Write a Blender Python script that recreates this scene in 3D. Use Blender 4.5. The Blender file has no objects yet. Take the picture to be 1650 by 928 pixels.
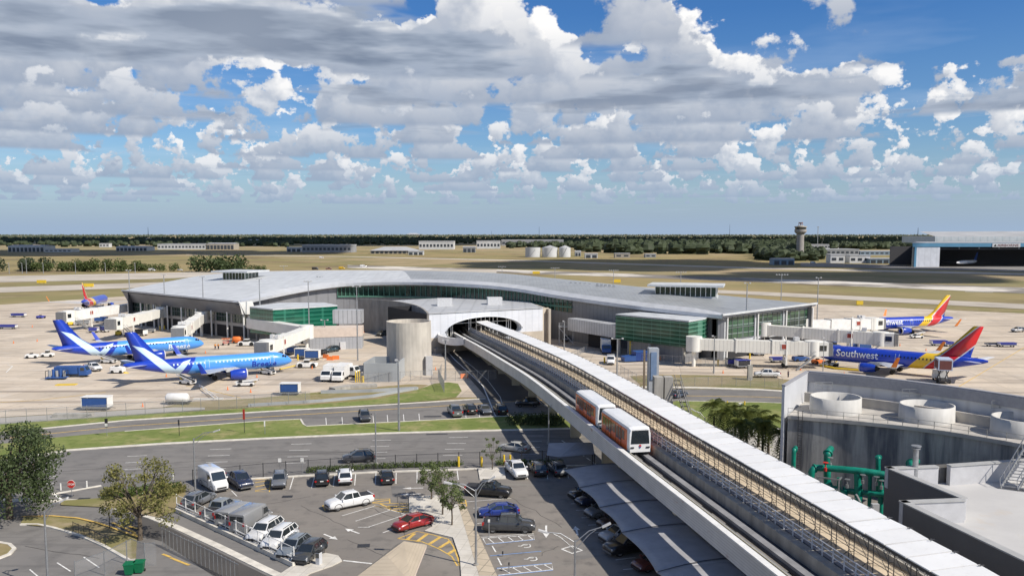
import bpy, bmesh, math, random
from mathutils import Vector, Matrix, noise
R = math.radians
random.seed(7)
S = bpy.context.scene
COL = S.collection
# ---------------------------------------------------------------- camera
FPX, PX0, PY0, TH, CH = 1380.0, 825.0, 510.0, R(5.5), 33.0
cd = bpy.data.cameras.new('camera'); cam = bpy.data.objects.new('camera', cd); COL.objects.link(cam)
cam.location = (0, 0, CH); cam.rotation_euler = (R(90) - TH, 0, 0)
cd.sensor_width = 36; cd.lens = 36 * FPX / 1650; cd.shift_y = (PY0 - 464) / 1650
cd.clip_start = 0.5; cd.clip_end = 60000
S.camera = cam
# ---------------------------------------------------------------- light
SUN_DX, SUN_DY = -0.90, 0.55           # horizontal run of a shadow per metre of height
sun_el = math.atan(1 / math.hypot(SUN_DX, SUN_DY))
sun_az = math.atan2(-SUN_DX, -SUN_DY)  # clockwise from +Y
ld = bpy.data.lights.new('sun', 'SUN'); ld.energy = 4.6; ld.angle = R(0.53); ld.color = (1.0, 0.93, 0.83)
sun = bpy.data.objects.new('sun', ld); COL.objects.link(sun)
sun.rotation_euler = Vector((SUN_DX, SUN_DY, -1)).to_track_quat('-Z', 'Y').to_euler()
W = bpy.data.worlds.new('World'); S.world = W; W.use_nodes = True
S.view_settings.view_transform = 'Standard'; S.view_settings.look = 'None'
S.view_settings.exposure = 0.22; S.view_settings.gamma = 1.0; S.view_settings.use_curve_mapping = False
S.cycles.max_bounces = 6; S.cycles.transparent_max_bounces = 16

class Nodes:
    """tiny shader-graph helper"""
    def __init__(s, tree): s.t = tree; s.n = tree.nodes; s.l = tree.links
    def put(s, sock, v):
        if v is None: return
        if isinstance(v, bpy.types.NodeSocket): s.l.new(v, sock)
        elif isinstance(v, (tuple, list)) and len(v) == 3 and sock.type == 'RGBA': sock.default_value = (*v, 1)
        else: sock.default_value = v
    def m(s, op, a, b=None, c=None, clamp=False):
        n = s.n.new('ShaderNodeMath'); n.operation = op; n.use_clamp = clamp
        for i, v in enumerate((a, b, c)): s.put(n.inputs[i], v)
        return n.outputs[0]
    def v(s, op, a, b=None, sc=None):
        n = s.n.new('ShaderNodeVectorMath'); n.operation = op
        s.put(n.inputs[0], a); s.put(n.inputs[1], b)
        if sc is not None: s.put(n.inputs['Scale'], sc)
        return n.outputs[0]
    def comb(s, x, y, z):
        n = s.n.new('ShaderNodeCombineXYZ')
        for i, v in enumerate((x, y, z)): s.put(n.inputs[i], v)
        return n.outputs[0]
    def sep(s, v):
        n = s.n.new('ShaderNodeSeparateXYZ'); s.put(n.inputs[0], v); return n.outputs
    def noise(s, vec, scale, detail=4, rough=.55, dist=0):
        n = s.n.new('ShaderNodeTexNoise'); s.put(n.inputs['Vector'], vec)
        n.inputs['Scale'].default_value = scale; n.inputs['Detail'].default_value = detail
        n.inputs['Roughness'].default_value = rough; n.inputs['Distortion'].default_value = dist
        return n.outputs[0]
    def rng(s, v, a, b, c=0., d=1., smooth=False):
        n = s.n.new('ShaderNodeMapRange'); n.clamp = True
        if smooth: n.interpolation_type = 'SMOOTHSTEP'
        s.put(n.inputs[0], v)
        for i, k in enumerate((a, b, c, d)): s.put(n.inputs[i + 1], k)
        return n.outputs[0]
    def mix(s, f, a, b, blend='MIX'):
        n = s.n.new('ShaderNodeMix'); n.data_type = 'RGBA'; n.blend_type = blend
        s.put(n.inputs[0], f); s.put(n.inputs[6], a); s.put(n.inputs[7], b)
        return n.outputs[2]
    def coord(s, k='Object'):
        return s.n.new('ShaderNodeTexCoord').outputs[k]

def build_sky():
    t = W.node_tree; t.nodes.clear(); g = Nodes(t)
    sk = g.n.new('ShaderNodeTexSky'); sk.sky_type = 'NISHITA'; sk.sun_disc = False
    sk.sun_elevation = sun_el; sk.sun_rotation = sun_az; sk.air_density = 1.0; sk.dust_density = 0.6; sk.ozone_density = 2.5
    base = g.v('SCALE', sk.outputs[0], sc=0.088)
    d = g.coord('Generated'); x, y, z = g.sep(d)
    zz = g.m('MAXIMUM', z, 0.012)
    px, py = g.m('DIVIDE', x, zz), g.m('DIVIDE', y, zz)
    # slightly deeper blue above 8 degrees, as a polarised sky shows
    tint = g.mix(g.rng(z, 0.02, 0.24), (0.80, 0.95, 1.10), (0.34, 0.66, 1.05))
    base = g.mix(1.0, base, tint, 'MULTIPLY')
    def blob(cx, cy, rx, ry):
        a = g.m('DIVIDE', g.m('SUBTRACT', px, cx), rx); b = g.m('DIVIDE', g.m('SUBTRACT', py, cy), ry)
        return g.rng(g.m('ADD', g.m('MULTIPLY', a, a), g.m('MULTIPLY', b, b)), 0.0, 1.0, 1.0, 0.0, True)
    bias = g.m('MULTIPLY', blob(-2.4, 4.5, 2.9, 0.95), 0.20)
    bias = g.m('ADD', bias, g.m('MULTIPLY', blob(-0.5, 5.0, 1.1, 1.0), 0.12))
    bias = g.m('ADD', bias, g.m('MULTIPLY', blob(1.3, 6.3, 1.5, 1.2), 0.14))
    bias = g.m('SUBTRACT', bias, g.m('MULTIPLY', blob(2.1, 4.2, 1.5, 1.15), 0.24))
    bias = g.m('ADD', bias, g.m('MULTIPLY', blob(4.2, 6.6, 1.6, 1.2), 0.08))
    col = base
    # high thin veil
    veil = g.noise(g.comb(g.m('MULTIPLY', px, 0.35), g.m('MULTIPLY', py, 0.35), 9.0), 1.0, 5, 0.6)
    col = g.mix(g.rng(veil, 0.52, 0.85, 0, 0.35), col, (0.62, 0.70, 0.82))
    hyp = g.m('SQRT', g.m('ADD', g.m('MULTIPLY', x, x), g.m('MULTIPLY', y, y)))
    hyp = g.m('MAXIMUM', hyp, 0.05)
    ux, uy, tz = g.m('DIVIDE', x, hyp), g.m('DIVIDE', y, hyp), g.m('DIVIDE', zz, hyp)
    rs = [4.0 * 1.20 ** j for j in range(12)]
    HZ = (0.28, 0.37, 0.50)
    for j, r in reversed(list(enumerate(rs))):
        h = g.m('MULTIPLY', tz, r)
        vec = g.comb(g.m('MULTIPLY', ux, r), g.m('MULTIPLY', uy, r), g.m('MULTIPLY', h, 1.15))
        n1 = g.noise(vec, 1.3, 7, 0.56)
        n2 = g.noise(g.v('ADD', vec, (0.11, -0.04, 0.15)), 1.3, 4, 0.56)
        thr = g.rng(h, 1.0, 2.9, 0.484, 0.69)
        e = g.m('SUBTRACT', g.m('ADD', n1, g.m('MULTIPLY', bias, 0.6)), thr)
        a = g.rng(e, 0.0, 0.035, 0, 0.96, True)
        a = g.m('MULTIPLY', a, g.rng(h, 0.99, 1.05, 0, 1, True))
        up = g.rng(h, 1.0, 1.62, 0.08, 1.0)
        lit = g.rng(g.m('SUBTRACT', n1, n2), -0.075, 0.075, 0.0, 1.0)
        lum = g.m('MULTIPLY', up, g.m('ADD', g.m('MULTIPLY', lit, 0.60), 0.40))
        f = 0.62 * (j / 11.0) ** 0.8
        c0 = tuple(p * (1 - f) + q * f for p, q in zip((0.23, 0.285, 0.39), HZ))
        c1 = tuple(p * (1 - f) + q * f for p, q in zip((1.0, 0.97, 0.925), (0.60, 0.63, 0.69)))
        col = g.mix(a, col, g.mix(lum, c0, c1))
    # flat undersides at the condensation level
    vec = g.comb(px, py, 1.15)
    n1 = g.noise(vec, 1.3, 4, 0.48)
    e = g.m('SUBTRACT', g.m('ADD', n1, bias), 0.54)
    a = g.m('MULTIPLY', g.rng(e, 0.0, 0.12, 0, 0.93, True), g.rng(zz, 0.09, 0.19, 0.12, 1.0))
    under = g.mix(g.rng(e, 0.02, 0.20), (0.40, 0.46, 0.555), (0.15, 0.195, 0.28))
    soft = g.noise(vec, 0.6, 2, 0.5)
    under = g.mix(g.rng(soft, 0.4, 0.8, 0, 0.25), under, (0.55, 0.60, 0.68))
    col = g.mix(a, col, under)
    # aerial haze towards the horizon
    hz = g.rng(z, 0.006, 0.105, 1.0, 0.0)
    hz = g.m('POWER', hz, 1.5)
    col = g.mix(hz, col, (0.30, 0.395, 0.53))
    bg = g.n.new('ShaderNodeBackground'); g.put(bg.inputs[0], col); bg.inputs[1].default_value = 1.0
    o = g.n.new('ShaderNodeOutputWorld'); g.l.new(bg.outputs[0], o.inputs[0])
build_sky()
# ---------------------------------------------------------------- placing by survey: pixel of the photograph -> point at height z
def G(px, py, z=0.0):
    u, v = (px - PX0) / FPX, (py - PY0) / FPX
    d = Vector((u, math.cos(TH) - v * math.sin(TH), -math.sin(TH) - v * math.cos(TH)))
    t = (z - CH) / d.z
    return Vector((d.x * t, d.y * t, z))

class MB:
    """collects faces, links them as ONE mesh object"""
    def __init__(s): s.v, s.f, s.mi, s.sm = [], [], [], []
    def add(s, vs, fs, m=0, smooth=False):
        o = len(s.v); s.v += [tuple(p) for p in vs]
        for f in fs: s.f.append(tuple(i + o for i in f)); s.mi.append(m); s.sm.append(smooth)
        return s
    def box(s, c, d, rz=0, m=0, M=None):
        hx, hy, hz = d[0] / 2, d[1] / 2, d[2] / 2
        T = Matrix.Translation(c) @ Matrix.Rotation(rz, 4, 'Z') if M is None else M @ Matrix.Translation(c)
        vs = [T @ Vector((x * hx, y * hy, z * hz)) for x in (-1, 1) for y in (-1, 1) for z in (-1, 1)]
        return s.add(vs, [(0, 1, 3, 2), (4, 6, 7, 5), (0, 4, 5, 1), (2, 3, 7, 6), (0, 2, 6, 4), (1, 5, 7, 3)], m)
    def b2(s, x0, x1, y0, y1, z0, z1, m=0): return s.box(((x0 + x1) / 2, (y0 + y1) / 2, (z0 + z1) / 2), (abs(x1 - x0), abs(y1 - y0), abs(z1 - z0)), 0, m)
    def bar(s, a, b, w, h=None, m=0, up=(0, 0, 1)):
        a, b = Vector(a), Vector(b); h = h or w; d = (b - a)
        if d.length < 1e-6: return s
        d.normalize(); u = Vector(up)
        if abs(d.dot(u)) > .99: u = Vector((0, 1, 0))
        x = d.cross(u).normalized(); z = x.cross(d)
        vs = [p + x * (i * w / 2) + z * (j * h / 2) for p in (a, b) for i, j in ((-1, -1), (1, -1), (1, 1), (-1, 1))]
        return s.add(vs, [(0, 1, 2, 3), (7, 6, 5, 4), (0, 4, 5, 1), (1, 5, 6, 2), (2, 6, 7, 3), (3, 7, 4, 0)], m)
    def tube(s, pts, r, n=8, m=0, cap=True, smooth=True):
        pts = [Vector(p) for p in pts]; rs = r if isinstance(r, (list, tuple)) else [r] * len(pts)
        rings = []; px = None
        for i, p in enumerate(pts):
            d = (pts[min(i + 1, len(pts) - 1)] - pts[max(i - 1, 0)]).normalized()
            u = Vector((0, 0, 1)) if abs(d.z) < .95 else Vector((0, 1, 0))
            x = d.cross(u).normalized()
            if px is not None:
                x = (px - d * px.dot(d)).normalized()
            px = x; y = d.cross(x)
            rings.append([p + (x * math.cos(2 * math.pi * k / n) + y * math.sin(2 * math.pi * k / n)) * rs[i] for k in range(n)])
        return s.loft(rings, m, cap, smooth)
    def loft(s, rings, m=0, cap=True, smooth=False, closed=True):
        n = len(rings[0]); vs = [p for r in rings for p in r]; fs = []
        for i in range(len(rings) - 1):
            for k in range(n if closed else n - 1):
                a, b = i * n + k, i * n + (k + 1) % n
                fs.append((a, b, b + n, a + n))
        s.add(vs, fs, m, smooth)
        if cap and closed:
            s.add(rings[0], [tuple(range(n))[::-1]], m); s.add(rings[-1], [tuple(range(n))], m)
        return s
    def cyl(s, c, r, h, n=16, m=0, r2=None, axis='Z', smooth=True, cap=True):
        c = Vector(c); r2 = r if r2 is None else r2
        A = {'Z': (Vector((1, 0, 0)), Vector((0, 1, 0)), Vector((0, 0, 1))), 'Y': (Vector((1, 0, 0)), Vector((0, 0, 1)), Vector((0, 1, 0))), 'X': (Vector((0, 1, 0)), Vector((0, 0, 1)), Vector((1, 0, 0)))}[axis]
        rings = [[c + A[2] * t + (A[0] * math.cos(2 * math.pi * k / n) + A[1] * math.sin(2 * math.pi * k / n)) * q for k in range(n)] for t, q in ((0, r), (h, r2))]
        return s.loft(rings, m, cap, smooth)
    def poly(s, pts, z=None, m=0):
        vs = [Vector((p[0], p[1], p[2] if z is None else z)) for p in pts]
        return s.add(vs, [tuple(range(len(vs)))], m)
    def prism(s, pts, z0, z1, m=0, mt=None):
        n = len(pts); a = [(p[0], p[1], z0) for p in pts]; b = [(p[0], p[1], z1) for p in pts]
        s.add(a + b, [(i, (i + 1) % n, n + (i + 1) % n, n + i) for i in range(n)], m)
        s.add(a, [tuple(range(n))[::-1]], m); s.add(b, [tuple(range(n))], m if mt is None else mt)
        return s
    def wall(s, pts, z0, z1, m=0, closed=False):
        n = len(pts)
        z0s = z0 if isinstance(z0, (list, tuple)) else [z0] * n; z1s = z1 if isinstance(z1, (list, tuple)) else [z1] * n
        vs = [(p[0], p[1], z) for p, z in zip(pts, z0s)] + [(p[0], p[1], z) for p, z in zip(pts, z1s)]
        return s.add(vs, [(i, (i + 1) % n, n + (i + 1) % n, n + i) for i in range(n if closed else n - 1)], m)
    def strip(s, pts, w, z0, z1, m=0, off=0.0):
        """solid strip of width w along a polyline"""
        P = [Vector((p[0], p[1], 0)) for p in pts]; L, Rr = [], []
        for i, p in enumerate(P):
            d = (P[min(i + 1, len(P) - 1)] - P[max(i - 1, 0)]).normalized(); nrm = Vector((-d.y, d.x, 0))
            L.append(p + nrm * (off + w / 2)); Rr.append(p + nrm * (off - w / 2))
        rings = [[(l.x, l.y, z0), (r.x, r.y, z0), (r.x, r.y, z1), (l.x, l.y, z1)] for l, r in zip(L, Rr)]
        return s.loft(rings, m, True)
    def build(s, name, mats, parent=None, world=False, kind=None):
        me = bpy.data.meshes.new(name); me.from_pydata(s.v, [], s.f)
        if not isinstance(mats, (list, tuple)): mats = [mats]
        for q in mats: me.materials.append(q)
        me.polygons.foreach_set('material_index', [min(i, len(mats) - 1) for i in s.mi])
        me.polygons.foreach_set('use_smooth', s.sm)
        bm = bmesh.new(); bm.from_mesh(me); bmesh.ops.recalc_face_normals(bm, faces=bm.faces); bm.to_mesh(me); bm.free()
        me.update()
        o = bpy.data.objects.new(name, me); COL.objects.link(o)
        if parent is not None:
            o.parent = parent
            if world:
                T = parent.get('_M'); T = Matrix([T[i * 4:i * 4 + 4] for i in range(4)]) if T is not None else Matrix.Translation(parent.location)
                q = parent
                while q.parent is not None and T is None: q = q.parent
                o.matrix_parent_inverse = T.inverted()
                o['_M'] = [1., 0, 0, 0, 0, 1., 0, 0, 0, 0, 1., 0, 0, 0, 0, 1.]
        if kind: o['kind'] = kind
        return o

def thing(name, label, cat, loc=(0, 0, 0), rz=0.0, group=None):
    o = bpy.data.objects.new(name, None); COL.objects.link(o); o.empty_display_size = .3
    o.location = loc; o.rotation_euler = (0, 0, rz)
    M = Matrix.Translation(loc) @ Matrix.Rotation(rz, 4, 'Z'); o['_M'] = [c for r in M for c in r]
    o['label'] = label; o['category'] = cat
    if group: o['group'] = group
    return o
def tag(o, label, cat, group=None):
    o['label'] = label; o['category'] = cat
    if group: o['group'] = group
    return o
def struct(name, mb, mats, kind='structure'): return mb.build(name, mats, kind=kind)
def copy_tree(o, parent=None):
    c = o.copy(); COL.objects.link(c); c.parent = parent
    for ch in KIDS.get(o.name, []) or o.children: copy_tree(ch, c)
    return c
KIDS = {}
def dup(o, loc, rz, label=None, group=None, scale=None):
    c = copy_tree(o); c.location = loc; c.rotation_euler = (0, 0, rz)
    if scale: c.scale = scale
    if label: c['label'] = label
    if group: c['group'] = group
    return c
# ---------------------------------------------------------------- materials
MATS = {}
def mat(name, col, rough=.7, metal=0., var=.12, scale=1.0, bump=0., col2=None, alpha=None, spec=.5, streak=0, emit=None, coordk='Object', coat=0):
    m = bpy.data.materials.new(name); m.use_nodes = True; t = m.node_tree; g = Nodes(t)
    b = t.nodes['Principled BSDF']; c = g.coord(coordk)
    b.inputs['Roughness'].default_value = rough; b.inputs['Metallic'].default_value = metal
    b.inputs['Specular IOR Level'].default_value = spec; b.inputs['Coat Weight'].default_value = coat
    n = g.noise(c, scale, 4, .6)
    if streak:      # vertical stains
        x, y, z = g.sep(c)
        n2 = g.noise(g.comb(g.m('MULTIPLY', x, streak), g.m('MULTIPLY', y, streak), g.m('MULTIPLY', z, .12)), 1.0, 4, .6)
        n = g.m('ADD', g.m('MULTIPLY', n, .35), g.m('MULTIPLY', n2, .65))
    c2 = col2 or tuple(max(0, k * (1 - 2.2 * var)) for k in col)
    c1 = col if col2 else tuple(min(1, k * (1 + var)) for k in col)
    f = g.rng(n, .3, .7)
    g.l.new(g.mix(f, c2, c1), b.inputs['Base Color'])
    if bump:
        bn = g.n.new('ShaderNodeBump'); bn.inputs['Strength'].default_value = bump; bn.inputs['Distance'].default_value = .05
        g.l.new(g.noise(c, scale * 6, 5, .6), bn.inputs['Height']); g.l.new(bn.outputs[0], b.inputs['Normal'])
    if emit: b.inputs['Emission Color'].default_value = (*col, 1); b.inputs['Emission Strength'].default_value = emit
    MATS[name] = m; return m
def flat(name, col, rough=.6, metal=0., spec=.5, coat=0): return mat(name, col, rough, metal, .06, 2.0, spec=spec, coat=coat)

def m_multi(name, layers, rough=.85, joints=None, joint_col=(.1, .1, .09), speck=None, streaks=None):
    """ground material: layers = [(colour, scale, lo, hi)], blended in turn over the first; optional slab joints and dirt"""
    m = bpy.data.materials.new(name); m.use_nodes = True; t = m.node_tree; g = Nodes(t); b = t.nodes['Principled BSDF']
    c = g.coord('Object'); b.inputs['Roughness'].default_value = rough; b.inputs['Specular IOR Level'].default_value = .3
    col = layers[0][0]
    for i, (k, sc, lo, hi) in enumerate(layers[1:]):
        v = g.v('ADD', c, (i * 31.7, i * 17.3, 0)); col = g.mix(g.rng(g.noise(v, sc, 5, .62), lo, hi), col, k)
    if streaks:     # long tyre and drip marks
        sx, sy, k, lo, hi, ang = streaks
        n = g.n.new('ShaderNodeMapping'); n.vector_type = 'POINT'; g.l.new(c, n.inputs[0]); n.inputs['Rotation'].default_value = (0, 0, ang); n.inputs['Scale'].default_value = (sx, sy, 1)
        col = g.mix(g.rng(g.noise(n.outputs[0], 1.0, 4, .6), lo, hi), col, k)
    if speck: col = g.mix(g.rng(g.noise(c, speck[1], 3, .7), speck[2], speck[3]), col, speck[0])
    if joints:
        n = g.n.new('ShaderNodeMapping'); g.l.new(c, n.inputs[0]); n.inputs['Rotation'].default_value = (0, 0, joints[1])
        x, y, z = g.sep(n.outputs[0]); fx = g.m('PINGPONG', x, joints[0] / 2); fy = g.m('PINGPONG', y, joints[0] / 2)
        d = g.m('MINIMUM', fx, fy); col = g.mix(g.rng(d, joints[2], joints[2] * 2.0, joints[3], 0), col, joint_col)
        # slab-to-slab tone
        wn = g.n.new('ShaderNodeTexWhiteNoise'); g.l.new(g.comb(g.m('FLOOR', g.m('DIVIDE', x, joints[0])), g.m('FLOOR', g.m('DIVIDE', y, joints[0])), 0), wn.inputs[0])
        col = g.mix(1.0, col, g.mix(wn.outputs[0], (.90, .90, .90), (1.06, 1.06, 1.06)), 'MULTIPLY')
    g.l.new(col, b.inputs['Base Color']); MATS[name] = m
    return m
def m_obj(name, rough=.35, coat=.5, metal=0.):
    """paint that takes the colour set on each object"""
    m = bpy.data.materials.new(name); m.use_nodes = True; t = m.node_tree; g = Nodes(t); b = t.nodes['Principled BSDF']
    oi = g.n.new('ShaderNodeObjectInfo'); n = g.noise(g.coord('Object'), 3.0, 4, .6)
    g.l.new(g.mix(g.rng(n, .3, .75, 0, .07), oi.outputs['Color'], (.20, .185, .165)), b.inputs['Base Color'])
    b.inputs['Roughness'].default_value = rough; b.inputs['Coat Weight'].default_value = coat; b.inputs['Metallic'].default_value = metal
    MATS[name] = m; return m
ASPH = m_multi('asphalt_worn', [((.185, .176, .166),), ((.215, .203, .188), .06, .4, .65), ((.12, .115, .11), .35, .5, .8)], speck=((.22, .21, .19), 9, .62, .8), streaks=(.03, .6, (.125, .12, .115), .52, .75, -.03))
ASPHL = m_multi('asphalt_lot', [((.20, .182, .162),), ((.25, .226, .198), .08, .42, .7), ((.115, .108, .10), .5, .52, .8)], speck=((.24, .225, .20), 8, .6, .8), streaks=(.08, .5, (.23, .215, .19), .55, .75, .9))
ASPHD = m_multi('asphalt_fresh_and_shaded', [((.075, .07, .066),), ((.095, .088, .08), .15, .4, .7)], speck=((.13, .12, .11), 9, .6, .8))  # fresh asphalt; also darkens the guideway lane in place of shadow
CONC_AP = m_multi('apron_concrete', [((.54, .455, .355),), ((.60, .515, .41), .012, .42, .62), ((.38, .325, .265), .045, .5, .75), ((.60, .54, .46), .2, .5, .8)], joints=(7.6, .16, .05, .45), joint_col=(.22, .19, .16), streaks=(.012, .22, (.24, .20, .165), .52, .74, -.32), speck=((.24, .205, .17), .5, .60, .82))
CONC_TX = m_multi('taxiway_concrete', [((.47, .42, .355),), ((.56, .51, .44), .01, .4, .65), ((.33, .29, .25), .03, .5, .8)], streaks=(.01, .15, (.30, .27, .23), .5, .75, -.1))
GRASS_F = m_multi('dry_field', [((.30, .235, .115),), ((.225, .20, .085), .006, .42, .6), ((.17, .13, .075), .011, .5, .68), ((.36, .29, .16), .03, .55, .8)], rough=1)
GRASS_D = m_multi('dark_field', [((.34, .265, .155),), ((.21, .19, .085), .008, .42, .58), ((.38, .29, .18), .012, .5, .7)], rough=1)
GRASS_G = m_multi('lawn', [((.145, .185, .045),), ((.205, .235, .07), .12, .4, .62), ((.30, .27, .12), .22, .50, .68), ((.095, .135, .03), .9, .5, .75)], rough=1, speck=((.055, .09, .02), 5, .62, .85))
GRASS_B = m_multi('dry_lawn', [((.27, .215, .11),), ((.20, .19, .07), .1, .42, .62), ((.36, .29, .19), .3, .52, .75)], rough=1, speck=((.12, .10, .05), 5, .6, .85))
CONC_W = m_multi('pale_concrete', [((.60, .565, .50),), ((.50, .465, .40), .5, .4, .7), ((.66, .63, .57), .15, .5, .8)], joints=(1.5, .2, .02, .5), joint_col=(.3, .28, .25))
KERB = mat('kerb_concrete', (.66, .62, .54), .9, var=.12, scale=.8)
PAINT_W = mat('road_white', (.78, .77, .73), .8, var=.16, scale=2.5)
PAINT_Y = mat('road_yellow', (.70, .46, .11), .8, var=.15, scale=2.5)
PAINT_B = mat('road_blue', (.20, .34, .62), .8, var=.15, scale=2.5)
BLACK = flat('black_rubber', (.018, .018, .018), .8)
STEEL = mat('galvanised_steel', (.42, .43, .44), .45, .7, .1, 3)
DSTEEL = mat('dark_steel', (.06, .06, .065), .5, .5)
WHITE = mat('white_metal', (.78, .77, .74), .45, var=.06, scale=.8)
CREAM = mat('cream_metal', (.72, .68, .58), .5, var=.07, scale=.5)
GLASS = flat('dark_glass', (.022, .028, .032), .04, spec=1.0)
RED = flat('red_paint', (.55, .03, .025), .5)
YEL = flat('yellow_paint', (.75, .52, .04), .5)
ORANGE = flat('orange_paint', (.80, .20, .04), .55)
BLUE = flat('blue_paint', (.025, .08, .30), .45)
CONC = mat('grey_concrete', (.40, .38, .34), .9, var=.2, scale=.35, bump=.2, streak=.8)
# ================================================================ ground
def gp(pts, z): return [G(x, y, 0).xy.to_3d() + Vector((0, 0, z)) for x, y in pts]
def sheet(name, pts, z, m, sub=None):
    mb = MB(); mb.poly(gp(pts, z)); return struct(name, mb, m)
mb = MB(); rs = [0, 900, 2000, 5000, 14000, 45000]; n = 48
mb.poly([(-400 + 0, -200, 0)] * 0 or [(900 * math.cos(k * 2 * math.pi / n), 900 * math.sin(k * 2 * math.pi / n), -.06) for k in range(n)])
for a, b in zip(rs[1:], rs[2:]):
    mb.loft([[(q * math.cos(k * 2 * math.pi / n), q * math.sin(k * 2 * math.pi / n), -.06 - (8 if q > 30000 else 0)) for k in range(n)] for q in (a, b)], cap=False)
struct('ground', mb, GRASS_F)
# far airfield
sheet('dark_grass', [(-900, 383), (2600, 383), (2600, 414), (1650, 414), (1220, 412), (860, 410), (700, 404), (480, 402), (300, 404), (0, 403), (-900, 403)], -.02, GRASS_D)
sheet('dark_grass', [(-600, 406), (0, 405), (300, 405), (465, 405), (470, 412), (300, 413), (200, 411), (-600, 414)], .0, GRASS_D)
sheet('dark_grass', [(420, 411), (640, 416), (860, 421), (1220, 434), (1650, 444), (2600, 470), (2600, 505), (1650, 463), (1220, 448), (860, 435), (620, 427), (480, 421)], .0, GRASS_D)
sheet('runway', [(300, 410), (560, 413), (860, 419.5), (1220, 431), (1650, 440), (2600, 462), (2600, 467), (1650, 443.5), (1220, 433.5), (860, 421.5), (560, 414), (300, 410.6)], .05, CONC_TX)
sheet('taxiway', [(560, 427), (800, 434), (1220, 448.5), (1650, 463.5), (2600, 500), (2600, 518), (1650, 473), (1220, 454.5), (800, 439), (560, 432)], .06, m_multi('taxiway_patched', [((.22, .20, .18),), ((.62, .58, .52), .012, .47, .56)]))
sheet('taxiway', [(1000, 461), (1210, 469.5), (1650, 490), (2600, 536), (2600, 550), (1650, 498), (1210, 475), (1000, 466)], .06, CONC_TX)
sheet('taxiway', [(-700, 449), (0, 445), (343, 438), (520, 435.5), (800, 434), (800, 446), (343, 446), (237, 450), (0, 455), (-700, 461)], .075, CONC_TX)
sheet('taxiway', [(-700, 469), (0, 463), (190, 457), (345, 452), (345, 460), (190, 465), (0, 471.5), (-700, 480)], .065, CONC_TX)
sheet('hangar_pavement', [(1290, 423), (1480, 428), (1660, 427), (2300, 428), (2300, 448), (1650, 438), (1400, 432), (1290, 429)], .04, m_multi('hangar_asphalt', [((.20, .19, .18),), ((.27, .26, .25), .01, .4, .6)]))
for (a, b) in (((1385, 446), (1420, 448)), ((1260, 452.5), (1330, 456))):
    pass
# apron
sheet('apron', [(-900, 508), (0, 491), (192, 478), (360, 470), (700, 470), (1000, 478), (1298, 489), (1650, 505), (2300, 532), (2300, 760), (1650, 668), (1400, 640), (1268, 626), (1220, 606), (1060, 603), (1000, 640), (700, 640), (600, 628), (440, 645), (200, 660), (0, 672), (-900, 740)], .01, CONC_AP)
sheet('verge', [(1290, 488), (1650, 499), (2300, 522), (2300, 531), (1650, 504), (1298, 489.6)], .02, GRASS_B)
sheet('perimeter_road', [(-900, 742), (0, 673), (200, 661), (330, 653), (330, 660), (200, 669), (0, 683), (-900, 752)], .02, m_multi('grey_paving', [((.36, .34, .31),), ((.43, .40, .36), .05, .4, .7)]))
sheet('verge', [(-900, 752), (0, 683), (200, 669), (420, 656), (420, 664), (201, 677.5), (0, 697.5), (-900, 775)], .03, GRASS_G)
sheet('dry_bank', [(262, 656), (300, 648), (420, 641), (560, 627), (660, 619), (690, 620), (665, 633), (600, 645), (420, 657)], .035, GRASS_B)
sheet('verge', [(420, 656), (500, 652), (600, 644.5), (662, 632), (700, 618), (722, 616), (738, 618), (744, 630), (735, 640), (700, 645), (600, 652), (500, 658), (420, 663.5)], .045, GRASS_G)
sheet('dry_bank', [(1015, 606), (1060, 603), (1220, 607), (1275, 612), (1275, 627), (1150, 625), (1034, 622)], .03, GRASS_B)
# near asphalt
near = [(-900, 775), (0, 697), (201, 678), (420, 664), (614, 653), (782, 642), (900, 634), (1034, 626), (1220, 629), (1400, 640), (1500, 700), (1700, 1400), (-900, 1400)]
sheet('road', near, .05, ASPH)
sheet('shadowed_lane', [(699, 552), (716, 578), (756, 609), (786, 643), (920, 655), (905, 600), (820, 560), (760, 548)], .06, ASPHD)  # lane asphalt, with the guideway's cast shadow put into outline and dark colour
sheet('median', [(-900, 800), (0, 716), (71, 707), (201, 695), (420, 678.5), (484, 675.5), (489, 684), (494, 687), (642, 680), (800, 671.5), (940, 665), (1040, 655), (1092, 646), (1220, 648), (1400, 654), (1400, 690), (1250, 690), (1100, 688), (900, 690), (802, 693.5), (614, 698.5), (420, 707), (260, 715), (109, 725.5), (0, 743), (-900, 880)], .10, GRASS_G)
sheet('parking_lot', [(285, 826), (330, 800), (400, 773.5), (611, 761.5), (740, 757.5), (980, 749), (1400, 749), (1500, 1200), (420, 1200), (474, 913)], .06, ASPHL)
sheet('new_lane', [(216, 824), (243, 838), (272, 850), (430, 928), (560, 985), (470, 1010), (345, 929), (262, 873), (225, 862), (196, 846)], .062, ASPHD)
sheet('grass_island', [(98, 808), (160, 804), (200, 791), (292, 777), (300, 800), (283, 824), (255, 835), (240, 832), (180, 819), (98, 815)], .16, GRASS_B)
sheet('grass_island', [(33, 846), (38, 835), (84, 834), (125, 838), (153, 845), (188, 857), (221, 869), (219, 903), (207, 903), (168, 881), (127, 863), (84, 851)], .16, GRASS_B)
sheet('grass_island', [(-60, 870), (0, 877), (15, 879), (22, 885), (15, 893), (0, 899), (-60, 915)], .16, GRASS_B)
isl = gp([(659, 801), (704, 800), (712, 812), (748, 816), (764, 850), (801, 930), (830, 1000), (745, 1000), (743, 928), (741, 900), (730, 868), (684, 857), (697, 850), (690, 835), (672, 830), (659, 826)], 0)
mb = MB(); mb.prism(isl, .03, .20); mb.prism(gp([(770, 756), (812, 754), (815, 772), (773, 774)], 0), .03, .20)
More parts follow.
